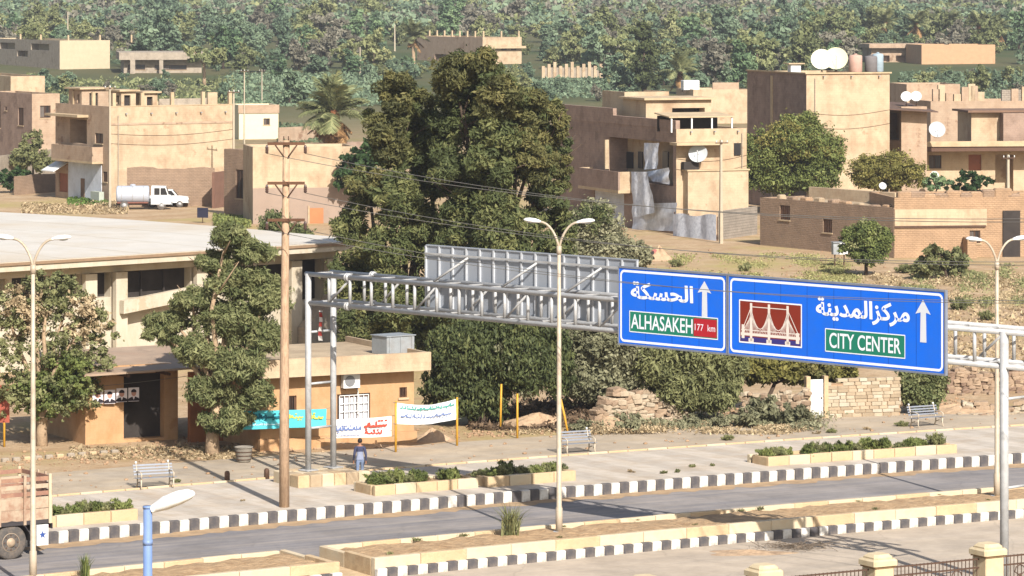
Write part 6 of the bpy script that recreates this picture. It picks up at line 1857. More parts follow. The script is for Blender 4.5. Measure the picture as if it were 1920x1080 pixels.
def tanker():
    p = at(216, 394); r = thing('tanker_truck', 'small white tanker truck parked along the mud wall', 'truck', p + Vector((0,.9,0)), R(4))
    TK = mat('tank_bluewhite', A(212,218,228,.6), .4, .2, var=.06, dirt=A(170,165,160), dirt_amt=.3)
    mb = MB().lathe((0,0,1.35), [(.55,0.0),(.80,.06),(.82,.2),(.82,2.8),(.80,2.94),(.55,3.0)], 22, 'x')
    tk = mb.build('tank', TK, r, True)
    for x in (.5,1.5,2.5): MB().lathe((x,0,1.35), [(.825,-.03),(.84,-.03),(.84,.03),(.825,.03)], 22, 'x').build('tank_band', GALV, tk, True)
    MB().lathe((1.5,0,2.16), [(.25,0),(.25,.12),(.1,.16)], 12).build('hatch', TK, tk)
    MB().box(.0,5.0,-.4,.4,.45,.60).build('chassis', DARKW, r)
    MB().box(.1,2.9,-.7,.7,.603,.68).build('cradle', mat('cradle_rust', A(170,110,90,.5), .8), r)
    CB = MB().prism([(3.15,.5),(4.95,.5),(5.0,1.2),(4.75,1.35),(4.5,2.1),(3.2,2.15)], -.85,.85).build('cab', WHITEP, r)
    MB().add([(3.45,-.853,1.35),(3.95,-.853,1.35),(3.95,-.853,1.98),(3.45,-.853,1.98)],[(0,1,2,3)]).build('side_window', GLASS_D, CB)
    MB().add([(4.02,-.853,1.35),(4.66,-.853,1.35),(4.45,-.853,1.98),(4.02,-.853,1.98)],[(0,1,2,3)]).build('side_window', GLASS_D, CB)
    MB().hexa([(4.765,-.7,1.38),(4.78,-.7,1.38),(4.78,.7,1.38),(4.765,.7,1.38),(4.54,-.7,2.02),(4.56,-.7,2.02),(4.56,.7,2.02),(4.54,.7,2.02)]).build('windscreen', GLASS_D, CB)
    for y in (-.55,.55): MB().lathe((4.99,y,.85),[(.10,0),(.10,.03),(.05,.04)],10,'x').build('headlight', LAMPH, r)
    MB().box(4.98,5.08,-.85,.85,.45,.62).build('bumper', TIN, r)
    for x in (.75, 4.1):
        for y in (-.72,.72): wheel(r, x, y, .40, .26, GALV)
    q = thing('pickup', 'small white pickup half hidden beyond the tanker cab', 'pickup', at(303, 390) + Vector((0,1.2,0)), R(4))
    bd = MB().prism([(-1.6,.45),(2.3,.45),(2.32,.95),(1.4,1.05),(.9,1.62),(-.2,1.65),(-.3,1.05),(-1.6,1.05)], -.78,.78).build('body', WHITEP, q)
    MB().add([(-.1,-.783,1.12),(1.15,-.783,1.12),(.82,-.783,1.55),(-.1,-.783,1.55)],[(0,1,2,3)]).build('side_window', GLASS_D, bd)
    MB().hexa([(1.36,-.66,1.1),(1.40,-.66,1.1),(1.40,.66,1.1),(1.36,.66,1.1),(.93,-.66,1.58),(.97,-.66,1.58),(.97,.66,1.58),(.93,.66,1.58)]).build('windscreen', GLASS_D, bd)
    MB().box(2.3,2.40,-.78,.78,.42,.58).build('bumper', TIN, q)
    for y in (-.5,.5): MB().lathe((2.31,y,.75),[(.09,0),(.09,.03),(.04,.04)],10,'x').build('headlight', LAMPH, q)
    for x in (-.95,1.55):
        for y in (-.7,.7): wheel(q, x, y, .32, .2, GALV)
tanker()

# ================================================================== THE PERSON
def person():
    base = at(675, 904)
    r = thing('person', 'person in blue-grey jacket and jeans walking past the gantry plinth', 'person', base, R(8))
    # joints, metres; the figure walks away (+y), right leg a little forward
    J = {'pel': ((0,0,.94),(.145,.105)), 'sp1': ((0,.01,1.10),(.135,.10)), 'sp2': ((0,.02,1.28),(.165,.115)), 'nk0': ((0,.03,1.43),(.12,.085)), 'nk1': ((0,.04,1.50),(.052,.055)),
         'hd0': ((0,.055,1.58),(.075,.09)), 'hd1': ((0,.055,1.66),(.075,.092)), 'hd2': ((0,.05,1.735),(.045,.055))}
    E = [('pel','sp1'),('sp1','sp2'),('sp2','nk0'),('nk0','nk1'),('nk1','hd0'),('hd0','hd1'),('hd1','hd2')]
    for s_, n in ((-1,'l'),(1,'r')):
        sw = .10*s_
        J['hp'+n] = ((.095*s_,0,.88),(.10,.105)); J['kn'+n] = ((.10*s_,.06+sw*.6,.49),(.062,.068)); J['cf'+n] = ((.10*s_,.02+sw*.2,.33),(.058,.064)); J['an'+n] = ((.10*s_,-.03+sw*.9,.10),(.042,.05)); J['ft'+n] = ((.11*s_,.02+sw*.9,.045),(.045,.045)); J['to'+n] = ((.125*s_,.15+sw*.9,.035),(.042,.033))
        E += [('pel','hp'+n),('hp'+n,'kn'+n),('kn'+n,'cf'+n),('cf'+n,'an'+n),('an'+n,'ft'+n),('ft'+n,'to'+n)]
        J['sh'+n] = ((.175*s_,.02,1.39),(.072,.075)); J['el'+n] = ((.235*s_,-.04-.6*sw*.3,1.11),(.052,.055)); J['wr'+n] = ((.245*s_,.05-.9*sw,.88),(.036,.032)); J['hn'+n] = ((.245*s_,.07-.9*sw,.82),(.040,.024)); J['fi'+n] = ((.24*s_,.09-.9*sw,.765),(.030,.016))
        E += [('nk0','sh'+n),('sh'+n,'el'+n),('el'+n,'wr'+n),('wr'+n,'hn'+n),('hn'+n,'fi'+n)]
        for k in range(4):
            J[f'f{k}{n}'] = ((.24*s_,.06+.022*k-.9*sw,.70+.012*abs(k-1.5)),(.010,.009)); E.append(('fi'+n, f'f{k}{n}'))
        J['th'+n] = ((.225*s_,.115-.9*sw,.79),(.012,.011)); E.append(('hn'+n,'th'+n))
    names = list(J); me = bpy.data.meshes.new('body')
    me.from_pydata([J[k][0] for k in names], [(names.index(a), names.index(b)) for a, b in E], [])
    o = bpy.data.objects.new('body', me); COL.objects.link(o)
    md = o.modifiers.new('skin', 'SKIN'); sv = me.skin_vertices[0].data
    for i, k in enumerate(names): sv[i].radius = J[k][1]; sv[i].use_root = (k == 'pel')
    o.modifiers.new('sub', 'SUBSURF').render_levels = 2; o.modifiers['sub'].levels = 2
    dg = bpy.context.evaluated_depsgraph_get(); dg.update()
    m2 = bpy.data.meshes.new_from_object(o.evaluated_get(dg)); bpy.data.objects.remove(o)
    mats = [mat('jacket_bluegrey', A(164,172,196,.5), .9, var=.1, scale=5), mat('jeans_blue', A(140,158,190,.48), .9, var=.12, scale=6), mat('skin_tone', A(190,138,108,.5), .6, var=.04), mat('shoe_dark', A(74,66,68,.45), .7), mat('jacket_navy', A(78,82,112,.45), .9, var=.1)]
    m2.materials.clear()
    for m_ in mats: m2.materials.append(m_)
    for pg in m2.polygons:
        c = pg.center
        k = 1
        if c.z < .085: k = 3
        elif abs(c.x) > .19 and c.z < .87: k = 2
        elif abs(c.x) > .15 and c.z < 1.42: k = 4
        elif c.z > 1.24 and c.z < 1.465: k = 4
        elif c.z >= .93 and c.z < 1.25: k = 0
        elif c.z >= 1.465: k = 2
        pg.material_index = k; pg.use_smooth = True
    bo = bpy.data.objects.new('body', m2); COL.objects.link(bo); bo.parent = r
    hair = mat('hair_black', A(50,40,40,.35), .6, var=.2)
    h = MB().sphere((0,.035,1.68), .095,.112,.105, 16, 10)
    h.v = [v if not (v[1] > .10 and v[2] < 1.70) else (v[0]*.8, .09, v[2]) for v in h.v]
    h.build('hair', hair, r, True)
    face = MB(); 
    for s_ in (-1,1): face.sphere((.030*s_,.142,1.645), .012,.007,.007, 8, 5)
    face.build('eyes', mat('eye_dark', (.02,.02,.02,1), .3), r, True)
    MB().hexa([(-.012,.138,1.60),(.012,.138,1.60),(.008,.145,1.60),(-.008,.145,1.60),(-.006,.138,1.645),(.006,.138,1.645),(.004,.15,1.62),(-.004,.15,1.62)]).build('nose', mats[2], r, True)
    MB().sphere((0,.138,1.575), .022,.008,.006, 8, 5).build('mouth', mat('lip', A(150,90,80,.5)), r, True)
    for s_ in (-1,1): MB().sphere((.085*s_,.05,1.635), .012,.022,.03, 8, 6).build('ear', mats[2], r, True)
    # jacket hem
    MB().path([(.165*math.cos(t), .015+.125*math.sin(t), .93) for t in [k*math.pi/10 for k in range(21)]], .018, 6).build('jacket_hem', mats[0], r, True)
person()
# ================================================================== TREES
def limbs(mb, rnd, start, tips, r0):
    for t in tips:
        a = Vector(start); b = Vector(t); mid = a.lerp(b, .5) + Vector((rnd.uniform(-.1,.1)*(b-a).length, rnd.uniform(-.1,.1)*(b-a).length, .06*(b-a).length))
        q = a.lerp(mid, .5) + Vector((rnd.uniform(-.1,.1), rnd.uniform(-.1,.1), 0))
        mb.path([a, q, mid, mid.lerp(b,.5)+Vector((0,0,.1)), b], [r0*.6, r0*.5, r0*.38, r0*.25, r0*.08], 7)
        for k in range(3):
            e = mid.lerp(b, rnd.uniform(0,.8)); f = e + Vector((rnd.uniform(-1,1), rnd.uniform(-1,1), rnd.uniform(.1,1)))*((b-a).length*.25)
            mb.path([e, e.lerp(f,.5), f], [r0*.2, r0*.14, r0*.05], 5)
def tree(label, base, blobs, n, leaf, m, tr, seed, bark=BARK, name='tree', group=None, crowns=(), lean=0.0, **kw):
    """blobs: (x, y, rx, ry, depth offset) in photo pixels at the tree's own distance"""
    p = at(*base); s = F/p.y; rnd = random.Random(seed)
    r = thing(name, label, 'tree', p, 0, group)
    def conv(bl): return [((b[0]-base[0])/s, b[4] if len(b) > 4 else rnd.uniform(-.3,.3)*b[2]/s, (base[1]-b[1])/s, b[2]/s, b[2]/s*.95, b[3]/s) for b in bl]
    B = conv(blobs)
    mb = MB()
    zmin = min(b[2]-b[5] for b in B); top = max(b[2] for b in B); fk = max(.8, zmin + .15*(top-zmin))
    cx = sum(b[0] for b in B)/len(B); cy = sum(b[1] for b in B)/len(B)
    fork = (cx*.35+lean*.3, cy*.35, fk)
    mb.path([(0,0,-.3),(lean*.1,0,fk*.35),(fork[0]*.6,fork[1]*.5,fk*.7),fork], [tr*1.35, tr*1.05, tr*.95, tr*.85], 10)
    limbs(mb, rnd, fork, [(b[0],b[1],b[2]+b[5]*.2) for b in B], tr)
    mb.build('trunk', bark, r, True)
    mesh_obj('crown', crown_mesh('crown', B, n, leaf, m, seed, **kw), r)
    for bl, nn, mm in crowns:
        mesh_obj('crown', crown_mesh('crown', conv(bl), nn, leaf, mm, seed+77, **kw), r)
    return r
# the big central group behind the shop
tree('tall dense evergreen, left half of the big central tree group', (775, 690), [(748,185,36,48,1),(735,270,42,55,0),(700,235,22,30,1),(790,240,36,62,2),(690,345,36,42,0),(745,370,44,55,-2),(660,430,36,45,0),(720,460,50,50,-2),(800,330,36,60,1),(800,440,48,60,-1),(665,520,44,52,0),(740,560,58,50,-2),(690,605,54,48,-1),(800,575,60,60,-1),(750,640,58,42,-1)],
     125000, .135, L_EUC, .32, 11, group=None, crowns=[([(742,180,38,48,-.5),(790,215,34,48,1),(725,255,40,45,-1),(690,340,34,36,-1)], 17000, L_EUC2)], clump=.45, per=220, aspect=3.2, hollow=.35)
tree('tallest evergreen of the big central group with rusty right crown', (925, 700), [(850,148,40,48,0),(838,235,42,60,1),(850,340,46,68,-1),(905,125,36,34,0),(935,190,44,58,-2),(925,290,48,64,-3),(985,215,38,48,0),(1030,228,38,44,1),(1000,300,40,56,-2),(1050,300,26,50,1),(940,400,56,62,-3),(870,440,52,58,-1),(1030,385,42,54,0),(1000,460,52,50,-2),(915,500,60,52,-3),(1055,450,38,46,1),(820,290,44,85,3),(885,380,60,85,2),(970,270,52,62,2),(890,210,46,60,2),(860,560,56,52,-1),(950,580,66,54,-3),(1030,530,50,46,0)],
     155000, .135, L_EUC, .36, 12, crowns=[([(985,205,42,48,-1),(1030,235,38,46,0),(850,140,40,42,-1),(905,122,36,32,-1),(935,180,40,46,-3),(1052,305,26,44,0),(1000,290,36,44,-3)], 30000, L_EUC2)], clump=.44, per=220, aspect=3.2, hollow=.35)
tree('dark rounded glossy tree at the left flank of the big trees', (672, 420), [(660,318,34,38),(690,290,32,30),(645,335,24,24)], 4200, .26, leaf_mat('leaf_deep_green', (.012,.026,.008,1), (.030,.058,.018,1), (.06,.10,.03,1)), .14, 13)
tree('drooping grey-green tree behind the white and green banner', (905, 800), [(870,660,60,60),(930,650,60,55),(845,730,52,48),(900,735,60,50),(985,680,55,60),(960,620,50,40),(1010,640,45,45),(1040,690,36,55)],
     78000, .125, L_EUC, .22, 14, droop=1.2, aspect=2.6, clump=.4, crowns=[([(990,690,50,60),(930,660,50,50)], 4000, L_GREY)])
tree('pale olive scrub tree right of the central lamp post', (1110, 790), [(1080,650,40,45),(1130,640,50,45),(1180,655,45,45),(1100,710,50,40),(1160,705,45,38)], 46000, .13, L_GREY, .14, 15, clump=.4)
tree('broad grey tamarisk hanging below the small blue sign', (1290, 790), [(1240,680,55,45),(1310,670,60,50),(1360,690,40,50),(1280,725,60,40),(1340,740,50,32)], 52000, .12, L_OLIVE, .16, 16, aspect=3.2, droop=.6, clump=.42, crowns=[([(1300,700,70,50)], 3000, L_GREY)])
tree('yellowing fig tree with bare trunk below the large sign', (1436, 770), [(1430,690,45,28),(1480,690,45,30),(1530,695,36,30),(1400,690,25,25),(1575,690,36,24)], 30000, .12, L_YEL, .10, 17, clump=.4, crowns=[([(1540,690,50,30)], 1800, L_EUC2)])
tree('clipped dark green hedge tree beside the stone wall', (1728, 776), [(1710,715,26,34),(1748,715,26,34),(1728,740,34,28),(1728,705,30,24)], 34000, .105, L_PINE, .12, 18, clump=.42)
tree('grey-olive thicket behind the top of the grey sign', (1110, 520), [(1080,440,40,45),(1120,430,45,40),(1150,470,50,35),(1080,490,40,40),(1190,480,30,25),(1120,400,30,25)], 42000, .15, L_GREY, .15, 19, clump=.42, crowns=[([(1110,420,45,40)], 2200, L_EUC)])
# left trees
tree('dark bushy pine with pale trunk left of the wooden pole', (398, 852), [(428,440,38,24),(470,470,42,26),(402,492,38,22),(445,528,58,30),(362,562,46,24),(502,556,42,30),(318,602,46,24),(425,596,60,32),(500,632,40,30),(368,655,54,28),(450,682,58,32),(396,730,48,28),(482,738,38,28),(432,785,46,28),(460,618,40,30),(300,625,28,18)],
     122000, .105, L_PINE, .26, 21, BARK_P, 'pine_tree', aspect=3.8, clump=.52, per=130, hollow=.25)
tree('olive pine behind the wooden pole, over the hall roof edge', (540, 600), [(515,430,32,36),(550,450,34,34),(500,470,28,40),(530,500,34,40)], 30000, .12, L_PINE, .14, 22, BARK, 'pine_tree', clump=.4)
tree('leafy half-bare tree at the left behind the lamp post', (78, 836), [(60,585,65,55),(130,575,52,55),(180,610,44,50),(30,650,55,55),(110,660,70,55),(170,670,48,50),(80,730,80,55),(150,730,55,50),(15,730,50,50),(95,540,55,42),(10,575,40,45)],
     20000, .105, L_OLIVE, .22, 23, BARK_P, clump=.22, per=42, hollow=.15, crowns=[([(80,740,80,48),(130,700,60,48)], 11000, L_GREEN), ([(50,590,60,60),(160,600,50,50)], 6000, L_DRY)])
tree('dark conical tree before the pale yard wall', (62, 345), [(60,265,22,24),(50,295,32,24),(75,300,28,24)], 4200, .24, L_OLIVE, .12, 24, clump=.4)
tree('round dark green bush tree at the left edge', (25, 362), [(22,335,30,22),(40,340,18,18)], 3200, .22, MATS['leaf_deep_green'], .10, 25, clump=.4)
# right trees
tree('large bright green tree before the peach dish house', (1482, 402), [(1430,290,45,48),(1490,265,58,45),(1540,285,42,45),(1460,330,55,38),(1530,330,45,36),(1410,320,30,36),(1500,235,40,28),(1565,310,20,30)], 58000, .15, L_GREEN, .25, 31, clump=.36, crowns=[([(1480,260,60,40),(1550,290,30,35),(1440,290,40,40)], 20000, L_YEL)])
tree('yellow-brown tree between the dish house and the mud house', (1662, 414), [(1625,320,36,30),(1670,312,42,30),(1710,325,28,26),(1655,340,45,20)], 26000, .14, L_YEL, .16, 32, clump=.38)
tree('small green roadside tree beside the meter cabinet', (1624, 516), [(1620,440,34,28),(1650,455,25,26),(1595,455,22,24),(1625,475,34,22)], 22000, .12, L_GREEN, .12, 33, clump=.4, crowns=[([(1625,450,38,34)], 1800, L_OLIVE)])
tree('grey shrub tree below the balcony house', (1753, 398), [(1750,342,26,18),(1770,345,18,14)], 2200, .22, L_FAR4, .08, 34)
tree('dark green bush tree under the balcony slab', (1828, 398), [(1820,340,26,20),(1845,345,20,18),(1800,350,16,12)], 3000, .22, MATS['leaf_deep_green'], .1, 35)
tree('bushy olive tree at the right before the low mud house', (1775, 525), [(1760,480,30,24),(1790,490,28,26),(1740,500,26,20)], 5500, .22, L_OLIVE, .1, 36)
tree('reddish-green bush tree at the foot of the tarpaulin house', (1325, 402), [(1320,370,26,24),(1300,385,18,14),(1350,380,20,22)], 2600, .22, L_DRY, .08, 37, crowns=[([(1360,380,22,26)], 1400, L_GREEN)])
tree('tall dark pine in the far trees above the tarpaulin house', (1208, 176), [(1200,60,20,22),(1212,90,22,22),(1205,120,26,22),(1215,148,26,20)], 5000, .5, L_EUC, .4, 38, BARK, 'pine_tree', clump=.42)
tree('far rounded tree with pale forked trunk behind the left houses', (383, 160), [(365,100,26,18),(400,100,26,18),(383,112,36,16)], 3600, .5, L_FAR2, .3, 39, BARK_P)

# ------------------------------------------------------------------ palms
def frond_mesh(name, L, m, seed, droop=1.0):
    rng = np.random.default_rng(seed); n = 46
    t = np.linspace(.12, 1, n)
    def spine(u): return np.stack([L*u*(1-.25*droop*u*u), np.zeros_like(u), L*(.28*u-.62*droop*u*u)], -1)
    c = spine(t); d = spine(t+.01)-c; d /= np.linalg.norm(d, axis=1, keepdims=True)
    V_, Q, T = [], [], []
    ln = L*.26*np.sin(np.pi*(.12+.84*t))**.7
    for sgn in (-1, 1):
        dirv = d*.75 + np.array([0, sgn*1.0, 0]) + np.array([0,0,-.12]) + rng.normal(0,.12,(n,3))
        dirv /= np.linalg.norm(dirv, axis=1, keepdims=True)
        w = d*(L*.016)
        tip = c + dirv*ln[:, None]; tip[:, 2] -= ln*.18
        v = np.stack([c-w, c+w, tip+w*.3, tip-w*.3], 1)
        V_.append(v.reshape(-1,3)); T.append(rng.uniform(.1,.9,n))
    # rachis
    u = np.linspace(0,1,10); cc = spine(u); w = np.array([0,L*.012,0]); 
    for i in range(9): V_.append(np.stack([cc[i]-w, cc[i]+w, cc[i+1]+w, cc[i+1]-w])); T.append(np.array([.8]))
    V_ = np.concatenate(V_); k = len(V_)//4
    return np_mesh(name, V_, np.arange(k*4).reshape(-1,4), m, np.concatenate(T))
def palm(label, base, yc, L, seed, nf=44, dead=14, group=None, protos=None):
    p = at(*base); s = F/p.y; h = (base[1]-yc)/s
    r = thing('palm_tree', label, 'palm tree', p, 0, group)
    rnd = random.Random(seed); tb = MB(); pts = []; rad = []
    for i in range(15):
        pts.append((.06*math.sin(i*.4), 0, -.2+(h+.2)*i/14)); rad.append((.26 if i > 1 else .34)*L/3.4*(1+.10*(i % 2)))
    tb.path(pts, rad, 10).build('trunk', BARK_P, r, True)
    MB().sphere((0,0,h-.05*L), L*.14, L*.14, L*.20, 12, 8, .12, rnd).build('boot', mat('palm_boot', A(150,96,60,.5), .95, var=.3, scale=4, bump=.04, bscale=8), r)
    live, deadm = protos
    for i in range(nf+dead):
        dd = i >= nf
        o = bpy.data.objects.new('frond', (deadm if dd else live)[rnd.randrange(3)]); COL.objects.link(o); o.parent = r
        o.location = (0,0,h+ (.0 if dd else .05*L))
        el = rnd.uniform(40, 78) if dd else rnd.choice((rnd.uniform(-85,-45), rnd.uniform(-60,-15), rnd.uniform(-30,12)))
        o.rotation_euler = (0, R(el), rnd.uniform(0, 6.283)); sc = rnd.uniform(.8,1.1)*L/3.4; o.scale = (sc,sc,sc)
    return r
FL = [frond_mesh('frond', 3.4, L_PALM, 200+i, .45+.22*i) for i in range(3)]; FD = [frond_mesh('frond', 2.5, L_PALMD, 210+i, .25) for i in range(3)]
palm('date palm with hanging brown fronds behind the mud wall', (625, 318), 218, 5.0, 3, 54, 34, protos=(FL, FD))
for i, (x, y, yc, L, lb) in enumerate(((775,124,72,4.6,'far date palm left of the house with rooftop columns'), (1718,96,48,4.6,'far date palm standing tall behind the tan farm shed'), (1660,92,46,4.6,'far date palm left end of the palm row above the shed'), (1835,92,50,4.6,'far date palm behind the long peach farm building'), (1780,86,42,4.4,'far date palm between the farm sheds, deeper in the wood'), (1275,176,140,4.6,'far low palm behind the tarpaulin house roof'), (1870,100,56,4.4,'far date palm at the right edge above the fields'))):
    palm(lb, (x, y), yc, L, 30+i, 30, 8, 'far date palms', (FL, FD))

# ------------------------------------------------------------------ far trees beyond the town
def proto_tree(m, seed, w, h, n=3000, leaf=.45, trunk=BARK):
    rng = random.Random(seed); B = []
    for i in range(8):
        zc = h*(.20 + .62*i/7); k = 1 - .35*abs(i-3)/4
        B.append((rng.uniform(-.45,.45)*w*k, rng.uniform(-.45,.45)*w*k, zc, w*k*rng.uniform(.36,.55), w*k*rng.uniform(.36,.55), h*rng.uniform(.14,.22)))
    cm = crown_mesh('crown', B, n, leaf, m, seed, clump=.42, per=26, hollow=.2)
    tb = MB(); tb.path([(0,0,-.5),(.1,0,h*.25),(0,.1,h*.5)], [.28,.22,.16], 7); limbs(tb, rng, (0,.0,h*.35), [(b[0],b[1],b[2]) for b in B[:4]], .2)
    return cm, tb.mesh('trunk', trunk, True)
PT = {}
for k, (m_, w, h) in {'blue': (L_FAR1, 4.4, 7.6), 'olive': (L_FAR2, 4.8, 7.8), 'brown': (L_FAR3, 4.6, 7.2), 'dark': (L_FAR4, 3.8, 8.2), 'bush': (L_FAR1, 3.4, 4.2)}.items():
    PT[k] = [proto_tree(m_, 300+7*i+len(k), w, h) for i in range(3)]
CNAME = {'blue': 'blue-green', 'olive': 'olive', 'brown': 'dry brownish', 'dark': 'dark green', 'bush': 'low blue-green'}
MARK = [(0,'left of the far concrete house wall'),(110,'over the far concrete house wall'),(210,'over the far low shed'),(340,'over the pale forked tree'),(430,'left over the green field'),(540,'over the middle of the green field'),(650,'right over the green field'),(740,'near the far palm'),(820,'over the house with rooftop columns'),(985,'right of the house with rooftop columns'),(1110,'left of the tall far pine'),(1190,'right of the tall far pine'),(1300,'over the roof left of the dish house'),(1420,'over the left edge of the dish house'),(1520,'over the two large dishes'),(1620,'over the tan farm shed'),(1730,'over the peach farm building'),(1860,'at the upper right edge')]
HOUSES = [(-40,212,58,132),(222,385,92,138),(350,420,80,158),(795,985,50,118),(1010,1105,110,146),(1625,1872,78,124),(755,795,45,100)]
def far_tree(kind, x, y, sc, rnd, row):
    p = at(x, y); s = F/p.y
    top = y - (4.4 if kind == 'bush' else 8.0)*sc*s; hw = 3.5*sc*s
    for (a, b, c, d) in HOUSES:
        if x+hw > a and x-hw < b and y > d-6 and top < d-8: return False
    cm, tm = PT[kind][rnd.randrange(3)]
    mk = [t for a, t in MARK if x >= a or a == 0][-1]
    lab = f"{CNAME[kind]} {'bush' if kind == 'bush' else 'tree'}, {row} far row, {mk}"
    r = thing('far_tree' if kind != 'bush' else 'far_bush', lab, 'tree' if kind != 'bush' else 'bush', p, rnd.uniform(0,6.28), f"{CNAME[kind]} growth of the far belt")
    r.scale = (sc, sc, sc*rnd.uniform(.8,1.1))
    mesh_obj('crown', cm, r); mesh_obj('trunk', tm, r)
    return True
rnd = random.Random(77)
for y, st, row in ((58, 46, 'sixth'), (70, 46, 'fifth'), (84, 46, 'fourth'), (100, 50, 'third'), (117, 56, 'second'), (134, 60, 'first')):
    x = -30 + rnd.uniform(0, st)
    while x < 1960:
        yy = y + rnd.uniform(-6, 6)
        u = rnd.random()
        kind = 'blue' if u < .36 else 'olive' if u < .68 else 'brown' if u < .86 else 'dark'
        if not (y > 120 and 430 < x < 720): far_tree(kind, x, yy, rnd.choice((.55,.7,.8,.9,1.0,1.1,1.25,1.45)), rnd, row)
        x += st*rnd.uniform(.7, 1.3)
for (x, y, k, sc) in ((250,168,'olive',.9),(215,172,'olive',.85),(300,172,'olive',.8),(340,176,'bush',1.1),(180,170,'bush',1.3),(120,172,'bush',1.2),(280,178,'bush',1.2),(420,178,'bush',1.0),
                      (545,196,'bush',1.3),(520,150,'dark',.7),(655,142,'dark',.8),(700,136,'olive',1.1),(560,132,'brown',1.0),(610,128,'brown',1.1),(650,130,'olive',.9),(500,136,'bush',1.2),(590,140,'bush',1.2),(460,140,'olive',.9),
                      (990,150,'blue',.8),(1150,158,'blue',.9),(1100,170,'bush',1.3),(1040,172,'bush',1.3),(1010,178,'bush',1.1),(1160,150,'olive',1.2),(1130,132,'brown',1.2),(1090,130,'olive',1.2),(1245,160,'blue',1.0),(1300,166,'bush',1.5),(1340,158,'brown',1.1),(1385,172,'dark',1.1),(1330,140,'brown',1.3),(1420,150,'olive',1.2),(1450,140,'brown',1.2),(1500,146,'olive',1.3),(1390,140,'olive',1.2),(1260,150,'olive',1.1),(1300,148,'olive',1.0),(1365,158,'bush',1.5),
                      (1700,178,'bush',1.6),(1740,182,'bush',1.6),(1790,184,'bush',1.7),(1840,186,'bush',1.6),(1770,170,'blue',1.0),(1890,180,'olive',1.1),(1720,160,'blue',.9),(1790,124,'dark',.5),(1895,150,'blue',1.2),(1650,168,'bush',1.4),(1850,170,'blue',.8),(1600,160,'blue',1.0),(1560,150,'dark',1.0),(1700,146,'bush',1.5),(1760,150,'bush',1.4),(1820,152,'bush',1.5),(1665,146,'olive',.9)):
    far_tree(k, x, y, sc, rnd, 'nearest')
for i in range(190):
    x, y = rnd.uniform(-20,1940), rnd.uniform(112,200)
    if 425 < x < 720 and y > 140: continue
    far_tree(rnd.choice(('bush','bush','olive','blue','brown')), x, y, rnd.uniform(.32,.55), rnd, 'low')
for i, (x, y, k, sc) in enumerate(((700,118,'olive',.8),(725,126,'bush',1.0),(760,136,'bush',1.1),(795,140,'olive',.6),(830,138,'bush',.9),(690,132,'blue',.7),(745,116,'brown',.6),(990,128,'blue',.7),(1000,140,'bush',1.0),(1110,122,'olive',.9),(1125,142,'bush',1.2),(1180,166,'bush',1.1),(1060,120,'blue',.7),(640,118,'blue',.8),(600,112,'olive',.9),(20,150,'bush',1.0),(60,148,'olive',.5),(150,150,'bush',1.0),(215,146,'olive',.6),(395,146,'bush',.9),(240,152,'bush',.9),(1890,128,'olive',.9),(1640,130,'bush',1.1),(1700,132,'bush',1.0),(1860,136,'bush',1.2),(1600,128,'olive',.9),(1240,140,'olive',1.0),(1290,128,'blue',1.0))):
    far_tree(k, x, y, sc, rnd, 'near')
for i in range(17):
    far_tree(('bush','olive','bush','blue')[i % 4], 690+20*i, 148+rnd.uniform(-4,8), rnd.uniform(.6,.85)*(1 if i % 4 in (0,2) else .6), rnd, 'foreground')
for i in range(70):
    x, y = ((rnd.uniform(60,440), rnd.uniform(150,192)), (rnd.uniform(1690,1920), rnd.uniform(138,190)), (rnd.uniform(965,1185), rnd.uniform(148,182)))[i % 3]
    far_tree(rnd.choice(('bush','olive','blue','bush','olive')), x, y, rnd.uniform(.45,.85), rnd, 'scattered')

def woodland():
    """far belt of trees that reads as one mass"""
    for nm, m_, share, sd in (('woodland', L_FAR1, .62, 1), ('woodland', L_FAR2, .38, 2), ('woodland', L_FAR3, .36, 3)):
        rng = np.random.default_rng(400+sd); P, T, O = [], [], []
        k = int(1150*share)
        ys = 15 + 52*rng.uniform(0,1,k)**1.2; xs = rng.uniform(-120, 2040, k)
        for x, y in zip(xs, ys):
            p = at(float(x), float(y)); w = rng.uniform(3.0,5.5); h = rng.uniform(3.0,5.5)
            n = 170
            d = rng.normal(size=(n,3)); d /= np.linalg.norm(d,axis=1,keepdims=True); d[:,2] = np.abs(d[:,2])*.9-.1
            rr = rng.uniform(.55,1.05,(n,1))
            c = np.array([p.x,p.y,p.z+h*.5])
            P.append(c + d*rr*np.array([w,w,h])); T.append(np.clip(rng.uniform(.2,.8)+rng.uniform(-.25,.25,n),0,1)); O.append(d)
        P = np.concatenate(P); v, q = leaf_quads(rng, P, 1.05, 1.4, .4, None, np.concatenate(O))
        o = mesh_obj(nm, np_mesh(nm, v, q, m_, np.concatenate(T)))
        tag(o, ['blue-green mass of the far woodland', 'olive mass of the far woodland', 'dry brown mass of the far woodland'][sd-1], 'woodland', kind='stuff')
woodland()
def crop(label, x0, x1, y0, y1, n, h, m, seed, name='crop', leaf=.45, patch=0):
    rng = np.random.default_rng(seed); P = []
    if patch:
        kc = int(patch); cx = rng.uniform(x0, x1, kc); cy = rng.uniform(y0, y1, kc); ii = rng.integers(0, kc, n)
        xs = cx[ii] + rng.normal(0, (x1-x0)*.035, n); ys = np.clip(cy[ii] + rng.normal(0, (y1-y0)*.06, n), y0-4, y1+8)
    else: xs = rng.uniform(x0, x1, n); ys = rng.uniform(y0, y1, n)
    for x, y in zip(xs, ys):
        p = at(float(x), float(y)); P.append((p.x, p.y, p.z + h*rng.uniform(.1,1.0)*(.6+.4*math.sin(p.x*.6+p.y*.25))))
    v, q = leaf_quads(rng, np.array(P), leaf, 2.2, .5)
    o = mesh_obj(name, np_mesh(name, v, q, m, rng.uniform(.1,.9,n)))
    tag(o, label, 'plants', kind='stuff')
